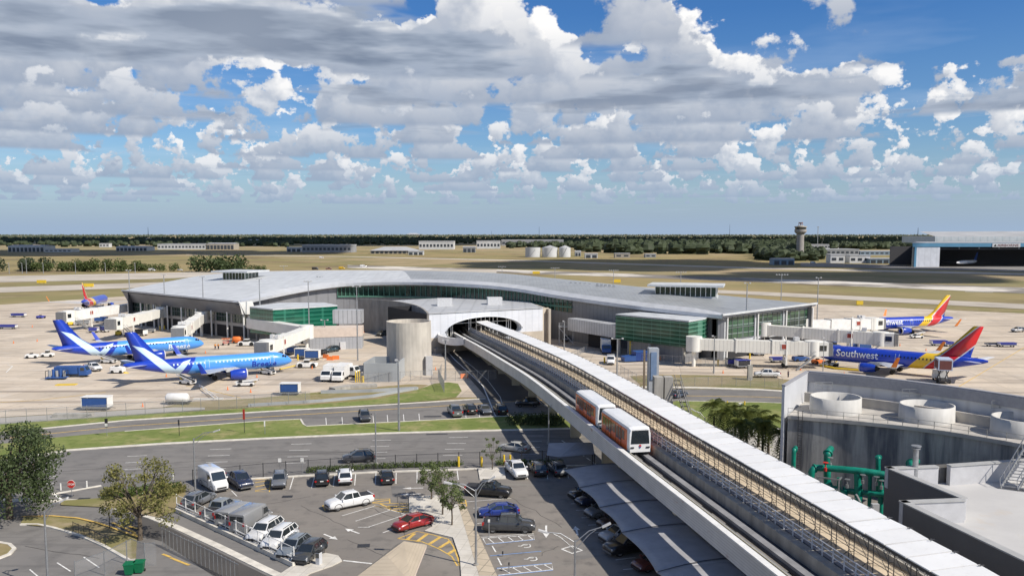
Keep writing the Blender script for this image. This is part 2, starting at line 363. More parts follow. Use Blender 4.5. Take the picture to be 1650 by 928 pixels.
mb.prism(gp([(446, 930), (475, 911), (500, 898), (525, 893), (545, 897), (551, 905), (535, 913), (500, 925), (480, 940), (455, 960)], 0), .03, .20)
struct('pavement', mb, CONC_W)
sheet('walkway', [(738, 815), (750, 816), (766, 852), (801, 930), (772, 930)], .215, m_multi('tan_concrete', [((.52, .44, .33),), ((.46, .39, .29), .6, .4, .7)], joints=(1.5, .3, .03, .6)))
sheet('access_road', [(1093, 694), (1280, 690), (1400, 692), (1400, 748), (1240, 748), (1160, 740)], .07, m_multi('light_paving', [((.42, .40, .37),), ((.50, .48, .45), .1, .4, .7)]))
# kerbs
mb = MB()
def kerb(pts, w=.35, z1=.15): mb.strip(gp(pts, 0), w, .0, z1)
kerb([(-900, 775), (0, 697.5), (201, 678), (420, 664), (614, 653), (782, 642.5)], .6)
kerb([(1034, 624), (1120, 625), (1220, 628), (1400, 640)], 1.6)
kerb([(-900, 880), (0, 743.5), (109, 726), (260, 715.5), (420, 707.3), (614, 698.8), (802, 693.8), (960, 690)], .9)
kerb([(484, 675.5), (489, 684), (494, 687.3), (642, 680.2), (800, 671.8), (940, 665)], .3)
kerb([(201, 695.5), (420, 679), (484, 675.8)], .25)
kerb([(1092, 646.5), (1220, 648.5), (1400, 655)], .3)
kerb([(405, 772.5), (500, 767), (611, 761.5), (700, 759), (770, 756)], .5, .2)
kerb([(812, 754), (900, 752), (960, 751)], .5, .2)
kerb([(84, 797), (130, 789), (163, 783)], .4)
kerb([(98, 808), (102, 806), (130, 808), (178, 817), (215, 825), (244, 834), (262, 841), (285, 850), (350, 880), (428, 918), (560, 980)], .9, .12)
kerb([(33, 846), (60, 846), (84, 851), (127, 863), (168, 881), (208, 904), (218, 903)], .35, .2)
kerb([(-60, 868), (0, 875.5), (15, 878), (23, 885), (15, 894), (0, 900), (-60, 917)], .4, .2)
kerb([(284, 825), (474, 914)], .35, .55)
kerb([(-200, 812), (0, 806), (60, 808), (98, 808)], .7)
struct('kerb', mb, KERB)
# painted markings
wm, ym, bm_ = MB(), MB(), MB()
def seg(mbx, x0, y0, x1, y1, w=.12, z=.075):
    a, b = G(x0, y0), G(x1, y1); d = (b - a).normalized(); q = Vector((-d.y, d.x, 0)) * w / 2
    mbx.poly([a - q, b - q, b + q, a + q], z)
def pl(mbx, pts, w=.12, z=.075):
    mbx.strip(gp(pts, 0), w, z - .004, z)
pl(ym, [(-900, 787), (0, 708), (33, 703.6), (201, 687), (420, 672.3), (614, 660.5), (782, 650), (900, 643), (1067, 637.5), (1220, 639.6), (1400, 647)], .28)
for cx, ys in (((205, 237), (735.8, 746, 757, 768)), ((338, 373), (724.6, 734.9, 745.4, 756)), ((469, 502), (716.1, 726.2, 736.5, 746.9)), ((600, 630), (710, 719.7, 729.3, 739.5)), ((723, 754), (705.3, 714.9, 724.3, 734)), ((847, 876), (702.5, 711.5, 721, 732)), ((60, 96), (747, 758, 769.5, 781))):
    for k, y in enumerate(ys): seg(wm, cx[0] - k * 3, y, cx[1] - k * 3, y - 2 * (1 - cx[0] / 900), .16)
for s_ in ((472.8, 769.6, 467, 788.7), (506.6, 768.8, 502, 786.7), (539.7, 765.8, 537, 784), (573, 764.5, 571.5, 782.3), (605.9, 762.7, 604.6, 781), (638.4, 762, 638, 779.8), (672, 760.7, 672, 778.5), (705, 759.5, 704.5, 776), (736.6, 758.7, 738.5, 773.4), (848, 754, 850, 772), (881, 753, 882.4, 772), (914, 752, 916, 771),
           (603, 816, 551, 831.4), (630, 821.8, 573, 840), (654, 829.4, 593, 849.8), (603, 814.5, 652, 829), (576.6, 849.8, 596, 849.8), (617, 858.7, 636, 852), (373, 791, 382, 800),
           (750, 809, 824, 803), (763, 819, 791, 817), (765, 832, 790, 829), (769, 844, 785, 842), (775, 866, 860, 860), (920, 812, 931, 811.5), (928, 822.5, 941, 822), (937, 834.5, 952, 834), (948, 846.5, 965, 845.5), (958, 859, 975, 857), (969, 872.5, 985, 871), (980, 886, 1000, 885), (992, 902.5, 1024, 898.5), (1004, 918, 1030, 916)):
    seg(wm, *s_)
for s_ in ((486, 771, 14), (588, 765, 14), (654, 763.3, 14), (553, 767.5, 14), (520, 769.5, 14), (621, 764, 14)): pass
for pts in ([(778, 867.6), (860, 862.3), (861, 869.3), (783, 877), (778, 867.6)], [(801, 917), (889, 908.5), (891, 918), (803, 927)]): pl(wm, pts, .12)
for i in range(5):
    seg(wm, 786 + i * 16, 867 - i * 1.1, 796 + i * 16, 875.5 - i * 1.4); seg(wm, 808 + i * 17, 916 - i * 1.6, 822 + i * 17, 924 - i * 1.6)
for s_ in ((783, 877.5, 861, 870), (789.6, 896, 872, 888.5), (800, 916, 889, 907.6), (803, 928, 891, 919)): seg(bm_, *s_, w=.14, z=.08)
for (x, y, x2, y2) in ((793, 880, 799, 890), (802, 899, 808, 911)): seg(wm, x, y, x2, y2, .14)
# disabled-bay symbols (wheelchair figure seen from above)
for cx, cy in ((846, 880), (856, 901)):
    c = G(cx, cy); k = 1.15
    mbp = []
    for i in range(17):
        a = math.pi * (-.15 + 1.4 * i / 16); mbp.append(c + Vector((math.sin(a) * .42 * k + .1, -math.cos(a) * .42 * k, 0)))
    wm.strip(mbp, .13, .076, .08)
    wm.strip([c + Vector((-.75, -.05, 0)), c + Vector((-.35, -.05, 0)), c + Vector((-.3, .22, 0)), c + Vector((.25, .25, 0))], .13, .076, .08)
    wm.poly([c + Vector((.45 + .14 * math.cos(t), .42 + .14 * math.sin(t), 0)) for t in [i * .785 for i in range(8)]], .08)
def arrow(x0, y0, x1, y1, z=.078):
    a, b = G(x0, y0), G(x1, y1); d = (b - a); L = d.length; d.normalize(); q = Vector((-d.y, d.x, 0)); h = b - d * L * .42
    wm.poly([a - q * .11, h - q * .11, h + q * .11, a + q * .11], z); wm.poly([h - q * .42, b, h + q * .42], z)
for s_ in ((522, 861, 544, 870), (579, 860, 556, 852), (682, 786.5, 648, 787.5), (678, 796, 644, 797.5), (880, 847, 880, 867), (931, 863, 927, 848)): arrow(*s_)
pl(wm, [(905, 885), (922, 880), (938, 887), (922, 892), (905, 885)], .2)
def hatch(poly, segs, w=.25):
    pl(ym, poly, .16)
    for s_ in segs: seg(ym, *s_, w=w, z=.078)
hatch([(411, 773), (436, 773), (434, 793), (411, 792)], [(411, 778, 434, 774.5), (411, 785, 435, 780), (411, 791, 434, 787)])
hatch([(601, 805), (628, 804), (628, 811)], [(600, 810, 628, 806)])
hatch([(600, 811), (659, 812), (659, 825), (648, 826), (603, 815)], [(612, 812, 630, 820), (625, 816, 659, 816), (634, 820, 659, 820), (642, 824, 659, 824)])
hatch([(641, 868), (672, 856.5), (697, 862), (722, 869), (730, 880), (738, 900), (741, 912)], [(656, 870, 668, 860), (672, 873, 688, 861), (692, 877, 709, 866), (708, 883, 726, 872), (722, 893, 733, 886)], .4)
pl(ym, [(641, 868), (680, 873), (708, 885), (728, 897), (737, 912)], .16)
hatch([(520, 815), (530, 811), (533, 820), (524, 823), (520, 815)], [(524, 815, 530, 820)])
hatch([(737, 807), (750, 806), (752, 816), (740, 817)], [(738, 811, 751, 811)])
for s_ in ((208, 849, 222, 853), (180, 843, 215, 858), (215, 858, 221, 868), (262, 893, 275, 898), (275, 899, 305, 911)): seg(ym, *s_, w=.3, z=.14 if s_[0] < 225 else .078)
for s_ in ((92, 907, 114, 921), (135, 898, 160, 915), (48, 918, 62, 930)): seg(wm, *s_, w=.14)
pl(ym, [(35, 833.5), (84, 832.5), (125, 836), (155, 843), (190, 855), (222, 867)], .3, .17)
pl(wm, [(720, 566), (733, 580), (757, 602), (778, 622), (790, 650), (797, 668), (806, 680)], .25, .085)
pl(wm, [(733, 570), (760, 590), (785, 612), (806, 640), (812, 660)], .12, .085)
for i in range(7): seg(wm, 868 + i * 9, 652 + i * 6 - 5, 873 + i * 9, 655 + i * 6 - 5, .2)
for i in range(6): seg(wm, 905 + i * 10, 770 - 60 + i * 7, 911 + i * 10, 774 - 60 + i * 7, .2)
# bay markings by the airport road, crosswalk and stop bars
for x in (525, 551, 601, 624, 650, 675, 750, 772): seg(wm, x, 673.5 - (x - 525) * .045, x + 1, 686 - (x - 525) * .052, .12)
seg(wm, 88, 797, 100, 806, .3); seg(wm, 10, 809, 70, 806, .4)
pl(wm, [(553, 903.5), (599, 908.5)], .25)
# apron lead-in lines
pl(ym, [(0, 648), (60, 645), (170, 632)], .3, .04); pl(ym, [(388, 641), (330, 627), (300, 622)], .25, .04)
pl(ym, [(470, 590), (520, 576), (575, 577)], .25, .04); pl(wm, [(10, 600), (20, 590), (12, 588)], .25, .04)
pl(wm, [(0, 662), (60, 655), (300, 639), (420, 628)], .2, .04)
pl(ym, [(1300, 588), (1380, 590), (1400, 600)], .2, .04); pl(ym, [(1500, 650), (1650, 560)], .2, .04)
for s_ in ((1555, 470, 1600, 471.5),): seg(wm, *s_, w=2.0, z=.08)
struct('road_marking', wm, PAINT_W); struct('road_marking', ym, PAINT_Y); struct('road_marking', bm_, PAINT_B)
sheet('tar_patch', [(915, 880), (962, 873), (985, 893), (930, 903)], .072, ASPH)
sheet('tar_patch', [(630, 783), (652, 783), (654, 800), (632, 801)], .070, ASPH)
mb = MB(); rnd = random.Random(12)
for x0, y0, x1, y1 in ((485, 815, 560, 850), (540, 800, 640, 835), (420, 815, 500, 800), (560, 870, 640, 905), (640, 800, 655, 870), (820, 800, 905, 850), (860, 900, 900, 880), (200, 760, 420, 745), (430, 735, 700, 722), (120, 850, 200, 840), (40, 880, 160, 900), (100, 760, 330, 742)):
    a, b = G(x0, y0), G(x1, y1); mb.strip([a.lerp(b, k / 8) + Vector((rnd.uniform(-.25, .25), rnd.uniform(-.25, .25), 0)) * (0 < k < 8) for k in range(9)], .07, .066, .070)
struct('tar_seam', mb, ASPHD)
# drain grates and tar patches
mb = MB()
for x, y, a, b in ((463, 799.5, 1.3, .9), (586, 878.5, 1.3, 1.0), (697, 670.5, 3.2, .9), (704, 699, 3.5, .6), (108, 799, 1.4, .9), (135, 803, 1.4, .8)):
    c = G(x, y, .076); mb.box((c.x, c.y, .06), (a, b, .04), .1)
struct('drain_grate', mb, DSTEEL)
# ================================================================ terminal
def ribbed(name, col, pitch=.6, depth=.35, rough=.55, axis='H', metal=.2, var=.06, horiz=False, pz=None, cold=None):
    """sheet metal or cladding with procedural seams; pitch along the wall, pz between courses"""
    m = bpy.data.materials.new(name); m.use_nodes = True; t = m.node_tree; g = Nodes(t); b = t.nodes['Principled BSDF']
    c = g.coord('Object'); x, y, z = g.sep(c); s = g.m('ADD', g.m('MULTIPLY', x, .83), g.m('MULTIPLY', y, -.56))
    if axis == 'X': s = x
    if axis == 'Y': s = y
    f = g.rng(g.m('PINGPONG', z if horiz else s, pitch / 2), 0, pitch * .14, 1, 0)
    if pz: f = g.m('MAXIMUM', f, g.rng(g.m('PINGPONG', z, pz / 2), 0, .035, 1, 0))
    n = g.noise(c, .25, 4, .6)
    col0 = g.mix(g.rng(n, .3, .7), tuple(k * (1 - 2 * var) for k in col), tuple(min(1, k * (1 + var)) for k in col))
    g.l.new(g.mix(g.m('MULTIPLY', f, depth), col0, cold or tuple(k * .35 for k in col)), b.inputs['Base Color'])
    b.inputs['Roughness'].default_value = rough; b.inputs['Metallic'].default_value = metal
    bn = g.n.new('ShaderNodeBump'); bn.inputs['Strength'].default_value = .4; bn.inputs['Distance'].default_value = .05; bn.invert = True
    g.l.new(f, bn.inputs['Height']); g.l.new(bn.outputs[0], b.inputs['Normal'])
    MATS[name] = m; return m
ROOFM = ribbed('seamed_metal_roof', (.42, .44, .45), 1.2, .22, .42, 'X', .35, .08)
ROOFW = ribbed('pale_roof_membrane', (.60, .62, .63), 3.2, .10, .5, 'X', .1, .08)
PANEL = ribbed('grey_wall_panel', (.26, .265, .28), 1.5, .35, .5, 'H', .25, .06, pz=1.5)
PANELD = mat('shaded_fascia', (.17, .175, .195), .45, .3, .06, .3)  # dark tone carries the shade of the left-facing fascia
PANELW = ribbed('white_wall_panel', (.70, .72, .76), 2.0, .16, .45, 'X', .1, .05, pz=1.2)
RIBW = ribbed('ribbed_pale_cladding', (.52, .53, .54), 1.1, .7, .5, 'H', .2, .08)
def glass_green(name, c1, c2, pitch, pz, line=(.30, .42, .36), lw=.06, rough=.12):
    m = bpy.data.materials.new(name); m.use_nodes = True; t = m.node_tree; g = Nodes(t); b = t.nodes['Principled BSDF']
    c = g.coord('Object'); x, y, z = g.sep(c); s = g.m('ADD', g.m('MULTIPLY', x, .8), g.m('MULTIPLY', y, -.6))
    fx = g.rng(g.m('PINGPONG', s, pitch / 2), lw, lw * 1.6, 1, 0); fz = g.rng(g.m('PINGPONG', z, pz / 2), lw * 1.4, lw * 2.2, 1, 0)
    wn = g.n.new('ShaderNodeTexWhiteNoise'); g.l.new(g.comb(g.m('FLOOR', g.m('DIVIDE', g.m('ADD', s, pitch / 2), pitch)), g.m('FLOOR', g.m('DIVIDE', g.m('ADD', z, pz / 2), pz)), 0), wn.inputs[0])
    col = g.mix(wn.outputs[0], c1, c2)
    col = g.mix(g.m('MULTIPLY', fz, .85), col, line); col = g.mix(g.m('MULTIPLY', fx, .45), col, line)
    g.l.new(col, b.inputs['Base Color']); b.inputs['Roughness'].default_value = rough; b.inputs['Specular IOR Level'].default_value = .8
    MATS[name] = m; return m
GGREEN = glass_green('green_glass_wall', (.005, .07, .045), (.010, .115, .068), 1.4, 1.25, line=(.05, .25, .17))
GLOUV = glass_green('green_louvre_wall', (.006, .055, .03), (.012, .09, .05), 3.0, 1.05, line=(.16, .36, .26), lw=.05)
GDARK = glass_green('tinted_window', (.008, .022, .018), (.03, .07, .05), 1.5, 3.4, line=(.02, .05, .04))
CONCP = mat('board_marked_concrete', (.40, .37, .33), .9, var=.18, scale=.3, streak=.6, col2=(.21, .195, .18))
CONCT = mat('tan_concrete_wall', (.50, .44, .36), .9, var=.12, scale=.3, streak=.6)

front = [(-84, 263, 12), (-79, 288, 12.8), (-70, 301, 14.2), (-57, 307.5, 15.4), (-35, 303, 16), (-13.7, 290, 16), (1, 281, 15.2), (14.4, 265, 14), (31, 245, 13), (43, 232.5, 12.4), (54.5, 221, 12)]
back = [(-142, 311, 12.5), (-142, 355, 13.5), (-138, 395, 14.5), (-108, 392, 16), (-47, 351, 18), (-6.4, 346, 17.2), (17.7, 326, 16), (38, 305, 15), (57, 285, 14), (74, 270, 13), (90, 252, 12.5)]
def curve(pts, n):      # Catmull-Rom resample
    P = [Vector(p) for p in pts]; out = []
    for i in range(n + 1):
        t = i / n * (len(P) - 1); k = min(int(t), len(P) - 2); u = t - k
        a, b, c, d = P[max(k - 1, 0)], P[k], P[k + 1], P[min(k + 2, len(P) - 1)]
        out.append(.5 * ((2 * b) + (c - a) * u + (2 * a - 5 * b + 4 * c - d) * u * u + (3 * b - a - 3 * c + d) * u ** 3))
    return out
FR, BK = curve(front, 60), curve(back, 60)
T = thing('terminal_building', 'long low airport terminal with curved grey roof and green glazing behind the guideway', 'terminal', (-20, 300, 0))
# roof in two sheets: pale wing and seamed grey wing
def roof_sheet(i0, i1, m, name):
    mb = MB(); rows = []
    for i in range(i0, i1 + 1):
        f, b = FR[i], BK[i]
        rows.append([f.lerp(b, t) + Vector((0, 0, 1.6 * math.sin(math.pi * t) * min(1, i / 8) * min(1, (60 - i) / 10) + .02)) for t in [k / 12 for k in range(13)]])
    n = 13; vs = [p for r in rows for p in r]
    mb.add(vs, [(a * n + k, a * n + k + 1, (a + 1) * n + k + 1, (a + 1) * n + k) for a in range(len(rows) - 1) for k in range(n - 1)], 0, True)
    return mb.build(name, m, T, True)
roof_sheet(0, 24, ROOFW, 'roof'); roof_sheet(24, 60, ROOFM, 'roof')
# underside
mb = MB(); mb.add([f + Vector((0, 0, -.5)) for f in FR] + [b + Vector((0, 0, -.5)) for b in BK], [(i, i + 1, 62 + i, 61 + i) for i in range(60)]); mb.build('soffit', PANELD, T, True)
# roof edge: pale band along the front, left wing end dark with shade put into its colour
def off_front(i, d):
    a, b = FR[max(i - 1, 0)], FR[min(i + 1, 60)]; t = (b - a); n = Vector((-t.y, t.x, 0)).normalized(); return FR[i] + n * d
mb = MB(); vs = []
for i in range(61):
    p = FR[i]; q = off_front(i, 2.4); vs += [p + Vector((0, 0, .06)), p + Vector((0, 0, -.9)), q + Vector((0, 0, -1.5)), q + Vector((0, 0, .9 * min(1, i / 6) * min(1, (60 - i) / 4) + .1))]
mb.add(vs, [(i * 4 + a, i * 4 + 4 + a, i * 4 + 4 + b, i * 4 + b) for i in range(60) for a, b in ((0, 1), (1, 2), (3, 0))]); mb.build('roof_edge', mat('pale_edge_metal', (.60, .62, .65), .4, .2, .05, .4), T, True)
def fascia(a, b, hgt, inset, m, name='fascia'):
    a, b = Vector(a), Vector(b); t = (b - a).normalized(); n = Vector((-t.y, t.x, 0))
    mb = MB(); mb.add([a, b, b + n * inset + Vector((0, 0, -hgt)), a + n * inset + Vector((0, 0, -hgt))], [(0, 1, 2, 3)])
    mb.bar(a + Vector((0, 0, .15)), b + Vector((0, 0, .15)), .5, .5, 1); return mb.build(name, m, T, True)
fascia((-142, 311, 12.5), (-84, 263, 12), 4.2, 2.2, [PANELD, ROOFW])
fascia((54.5, 221, 12), (90, 252, 12.5), .7, .5, [MATS['pale_edge_metal'], ROOFW])
mb = MB(); mb.poly([(-84, 263, 12.1), (-81.2, 267, 12.2), (-80.6, 268.5, 8.6), (-82, 266.5, 8.0), (-83.6, 264, 8.3)]); mb.build('fascia', WHITE, T, True)
# walls that follow the roof edge
def wall_line(i0, i1, inset): return [off_front(i, inset) for i in range(i0, i1 + 1)]
wl = wall_line(3, 58, 2.0); mb = MB(); mb.wall(wl, 0, [p.z - 1.2 for p in wl]); mb.build('wall', PANEL, T, True)
wb = [b.lerp(f, .06) for f, b in zip(FR, BK)]; mb = MB(); mb.wall(wb, 0, [p.z - .4 for p in wb]); mb.build('wall', PANEL, T, True)
wl = wall_line(16, 43, 1.8); mb = MB(); mb.wall(wl, [p.z - 5.0 for p in wl], [p.z - 1.0 for p in wl]); wband = mb.build('window_band', GDARK, T, True)
mb = MB()
for i in range(len(wl) - 1):
    for u in (0, .5):
        p = wl[i].lerp(wl[i + 1], u); mb.bar(p + Vector((0, -.15, -5)), p + Vector((0, -.15, -1)), .22, .22)
mb.strip([p + Vector((.05, -.1, 0)) for p in wl], .5, 10.3, 10.8); mb.build('mullions', mat('green_mullion', (.10, .24, .18), .5), wband, True)
def facade(a, b, zs, nb, colw, name, mwall, mwin, colz, dark=None, colm=WHITE):
    """wing-end facade: lower storey, spandrel, tall window bays between columns"""
    a, b = Vector((*a, 0)), Vector((*b, 0)); t = (b - a); L = t.length; t.normalize(); n = Vector((t.y, -t.x, 0))
    mb = MB(); mb.wall([a, b], 0, zs[3]); w = mb.build('wall', mwall, T, True)
    for k in range(nb):
        p, q = a + t * (L * k / nb + .7), a + t * (L * (k + 1) / nb - .7)
        mb = MB(); mb.wall([p + n * .12, q + n * .12], zs[1], zs[2]); wo = mb.build('window', mwin, T, True)
        mb = MB(); c = 5
        for j in range(c + 1):
            r = p.lerp(q, j / c) + n * .2; mb.bar(r + Vector((0, 0, zs[1])), r + Vector((0, 0, zs[2])), .09, .09)
        for z in (zs[1], (zs[1] + zs[2]) / 2, zs[2]): mb.bar(p + n * .2 + Vector((0, 0, z)), q + n * .2 + Vector((0, 0, z)), .14, .14)
        mb.build('window_frame', MATS.get('frame_grey') or flat('frame_grey', (.16, .17, .18)), wo, True)
        if dark:
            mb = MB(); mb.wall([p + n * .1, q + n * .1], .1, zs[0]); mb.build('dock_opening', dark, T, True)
    for k in range(nb + 1):
        p = a + t * (L * k / nb) + n * colw; mb = MB(); mb.cyl(p, .27, colz, 10); mb.build('column', colm, T, True)
    return t, n
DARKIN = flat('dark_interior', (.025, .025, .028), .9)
facade((-139, 312.6), (-82.5, 266.5), (3.9, 5.0, 8.3, 8.6), 8, 1.6, 'left', mat('pale_stucco', (.42, .41, .40), .8, var=.06), GDARK, 8.4, DARKIN)
facade((56, 224.5), (88, 252), (4.3, 5.2, 11.2, 11.6), 3, .9, 'right', mat('pale_panel', (.50, .52, .54), .6, var=.05), glass_green('bright_green_glazing', (.008, .025, .02), (.05, .11, .06), 2.0, 2.2, line=(.25, .3, .3)), 11.4, DARKIN)
mb = MB(); mb.wall([(-82.5, 266.5), (-78, 285)], 0, 10.5); mb.build('wall', PANEL, T, True)
mb = MB(); mb.wall([(54.2, 223.5), (56, 224.5)], 0, 11.6); mb.box((54.6, 223.4, 5.6), (1.6, 1.6, 11.2)); mb.build('wall', PANEL, T, True)
# clerestories on the roof
def clerestory(c, l, w, z0, z1, rz, ov):
    o = MB().box((*c, (z0 + z1) / 2), (l, w, z1 - z0), rz).build('clerestory', GDARK, T, True)
    mb = MB(); M_ = Matrix.Translation((*c, 0)) @ Matrix.Rotation(rz, 4, 'Z')
    mb.box((0, 0, z1 + .3), (l + 2 * ov, w + 2 * ov, .6), M=M_); mb.box((0, 0, z0 + .2), (l + .6, w + .6, 1.0), M=M_); mb.build('roof', ROOFW, o, True)
    mb = MB(); k = int(l / 1.4)
    for i in range(k + 1):
        x = -l / 2 + l * i / k
        for s_ in (-1, 1): mb.box((x, s_ * (w / 2 + .06), (z0 + z1) / 2), (.2, .12, z1 - z0), M=M_)
    for i in range(5):
        for s_ in (-1, 1): mb.box((s_ * (l / 2 + .06), -w / 2 + w * i / 4, (z0 + z1) / 2), (.12, .2, z1 - z0), M=M_)
    mb.build('mullions', WHITE, o, True)
clerestory((-108, 341), 10, 9, 14.4, 18.0, -.3, 3.2)
clerestory((53.5, 262), 18, 9, 13.6, 17.2, -.28, 2.2)
for (x, y, s_) in ((-75, 330, 1), (20, 290, 1.4), (28, 281, 1.2)):
    mb = MB()
    for k in range(5): mb.box((x + k * s_ * 1.1, y - .3 * k, 16.4 - .1 * k), (.7, .7, .8))
    mb.build('roof_vents', STEEL, T, True)
# green glass annexes
def annex(name, pts, z0, z1, m, cols, label_roof=ROOFW):
    mb = MB(); mb.wall(pts, z0, z1, closed=True); mb.poly(pts, z0); o = mb.build('glass_annex', m, T, True)
    mb = MB(); mb.prism(pts, z1 - .05, z1 + .35); mb.build('roof', label_roof, o, True)
    mb = MB()
    for p in cols: mb.cyl((p[0], p[1], 0), .42, z0, 10)
    mb.build('columns', CONC, o, True)
    mb = MB(); q = [Vector((p[0], p[1])) for p in pts]; c = sum(q, Vector((0, 0))) / len(q); mb.wall([tuple(c + (p - c) * .78) for p in q], 0, z0, closed=True); mb.build('ground_floor', PANEL, o, True)
annex('right', [(28.4, 233.5), (44.6, 215), (50.1, 221.6), (52, 226), (38, 241)], 4.3, 10.9, GLOUV, [(29.5, 233.4), (36.5, 225), (43.8, 216.6)])
annex('left', [(-79, 257), (-69.8, 249), (-53.7, 262.5), (-60, 273), (-74, 272)], 3.4, 10.9, GGREEN, [(-69.5, 250), (-62, 256), (-77, 257)])
mb = MB(); a, b = Vector((16.6, 254.5, 0)), Vector((28.6, 234.5, 0)); mb.add([a + Vector((0, 0, 4.4)), b + Vector((0, 0, 4.4)), b + Vector((0, 0, 8)), a + Vector((0, 0, 8)), a + Vector((3, 2.4, 8)), b + Vector((3, 2.4, 8)), a + Vector((3, 2.4, 4.4)), b + Vector((3, 2.4, 4.4))], [(0, 1, 2, 3), (3, 2, 5, 4), (0, 1, 7, 6), (0, 3, 4, 6)]); mb.build('cladding_band', RIBW, T, True)
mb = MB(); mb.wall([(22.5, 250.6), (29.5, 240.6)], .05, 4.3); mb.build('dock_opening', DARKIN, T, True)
mb = MB(); mb.b2(-53, -44.5, 252, 256, 6.6, 10.6); mb.build('bridge_link', RIBW, T, True)
mb = MB()
for x in (-52, -46): mb.cyl((x, 254, 0), .4, 6.6, 8)
mb.build('columns', CONC, T, True)

# ---------------------------------------------------------------- shuttle station with the oval portal
ST = thing('shuttle_station', 'station hall with white panelled front and a wide oval opening that swallows the guideway', 'station', (-8, 250, 0))
P0, P1 = Vector((-23.2, 236, 0)), Vector((9.2, 255, 0)); tv = (P1 - P0); LW = tv.length; tv.normalize(); nv = Vector((tv.y, -tv.x, 0)); ZT = 11.0
def pw(s_, z, d=0.0): return P0 + tv * s_ + nv * d + Vector((0, 0, z))
ec, ea, eb = LW * .475, 12.3, 3.75; ez = 5.55; N = 48
def quad_ring(z0, z1, lo):
    """wall strip with the oval cut out; lo = lower (concrete) or upper (panel) half"""
    mb = MB(); vs, fs = [], []; K = 60
    for i in range(K + 1):
        s_ = LW * i / K; u = (s_ - ec) / ea
        h = eb * math.sqrt(max(0, 1 - u * u)) if abs(u) < 1 else 0
        top, bot = ez + h, ez - h
        if lo: vs += [pw(s_, z0), pw(s_, min(z1, bot))]
        else: vs += [pw(s_, max(z0, top)), pw(s_, z1)]
    for i in range(K): fs.append((2 * i, 2 * i + 2, 2 * i + 3, 2 * i + 1))
    mb.add(vs, fs); return mb
quad_ring(ez, ZT, False).build('upper_front', PANELW, ST, True)
mb = MB(); K = 60; vs = []
for i in range(K + 1):
    s_ = LW * i / K; u = (s_ - ec) / ea; h = eb * math.sqrt(max(0, 1 - u * u)) if abs(u) < 1 else 0
    vs += [pw(s_, 0), pw(s_, min(4.2, ez - h)), pw(s_, max(min(4.2, ez - h), ez - h))]
mb.add(vs, [(3 * i, 3 * i + 3, 3 * i + 4, 3 * i + 1) for i in range(K)], 0); mb.add(vs, [(3 * i + 1, 3 * i + 4, 3 * i + 5, 3 * i + 2) for i in range(K)], 1)
mb.build('lower_front', [CONCT, PANELW], ST, True)
mb = MB(); ring = lambda d, g_=0: [pw(ec + (ea + g_) * math.cos(2 * math.pi * k / N), ez + (eb + g_) * math.sin(2 * math.pi * k / N), d) for k in range(N)]
mb.loft([ring(-2.5), ring(.12), ring(.12, .16), ring(.02, .16)], 0, False, True); mb.build('portal_rim', flat('rim_metal', (.62, .64, .67), .4, .2), ST, True)
mb = MB(); mb.wall([pw(.3, 0, -2.6), pw(LW - .3, 0, -2.6), pw(LW - .3, 0, -40), pw(.3, 0, -40)], 0.1, ZT - .2, closed=False); mb.poly([pw(.3, .1, -.2), pw(LW - .3, .1, -.2), pw(LW - .3, .1, -40), pw(.3, .1, -40)]); mb.poly([pw(.3, ZT - .3, -.2), pw(LW - .3, ZT - .3, -.2), pw(LW - .3, ZT - .3, -40), pw(.3, ZT - .3, -40)])
# hall interior open at the front
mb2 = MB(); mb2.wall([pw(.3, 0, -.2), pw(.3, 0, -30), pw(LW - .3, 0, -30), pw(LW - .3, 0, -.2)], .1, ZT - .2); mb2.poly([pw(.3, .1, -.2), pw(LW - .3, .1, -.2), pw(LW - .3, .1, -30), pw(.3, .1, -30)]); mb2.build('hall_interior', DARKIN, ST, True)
mb = MB()
for s_ in (-10.4, -9.4, -8.9, -3.6, -3.0, -1.2, .4, 1.8, 3.2, 4.4, 5.8, 8.9, 9.6, 10.3):
    h = eb * math.sqrt(max(0, 1 - (s_ / ea) ** 2)); mb.bar(pw(ec + s_, ez - h * .75, -3), pw(ec + s_, ez + h, -3), .22, .22)
mb.bar(pw(ec - 10.6, ez + 2.0, -3), pw(ec - 1, ez + 2.0, -3), .2, .2); mb.bar(pw(ec + 4, ez + 2.0, -3), pw(ec + 10.6, ez + 2.0, -3), .2, .2)
mb.bar(pw(ec - 1.2, ez + 1.2, -3), pw(ec + .4, ez + 1.2, -3), .2, .2); mb.build('screen_frame', WHITE, ST, True)
rp = [(-23.2, 236), (9.2, 255), (4.6, 286), (-20, 299), (-40, 284), (-31, 266), (-25, 246)]
mb = MB(); mb.poly(rp, ZT); mb.strip([rp[0], rp[1]], .5, ZT - .02, ZT + .25); mb.build('roof', ribbed('station_roof', (.52, .53, .54), 4.0, .25, .5, 'X', .2), ST, True)
flat('unit_grey', (.60, .60, .60), .5)
for (x, y) in ((-20.8, 264), (-5.5, 269)): MB().box((x, y, ZT + 1.1), (4.6, 4, 2.2), .1).build('rooftop_unit', MATS['unit_grey'], ST, True)
mb = MB(); cw = curve([(-23.2, 236, 0), (-26.5, 252, 0), (-31, 266, 0), (-40, 281, 0), (-52, 289, 0)], 16); mb.strip(cw, .5, 0, ZT + .25); mb.build('curved_side_wall', CONCP, ST, True)
mb = MB(); mb.wall([P1, (11, 257)], 0, ZT); mb.strip([(10.7, 256, 0), (4.6, 286, 0)], .6, 0, 10.7); mb.strip([(11.3, 254.6, 0), (10.8, 257.5, 0)], .7, 0, 10.7); mb.build('side_fin', CONCT, ST, True)
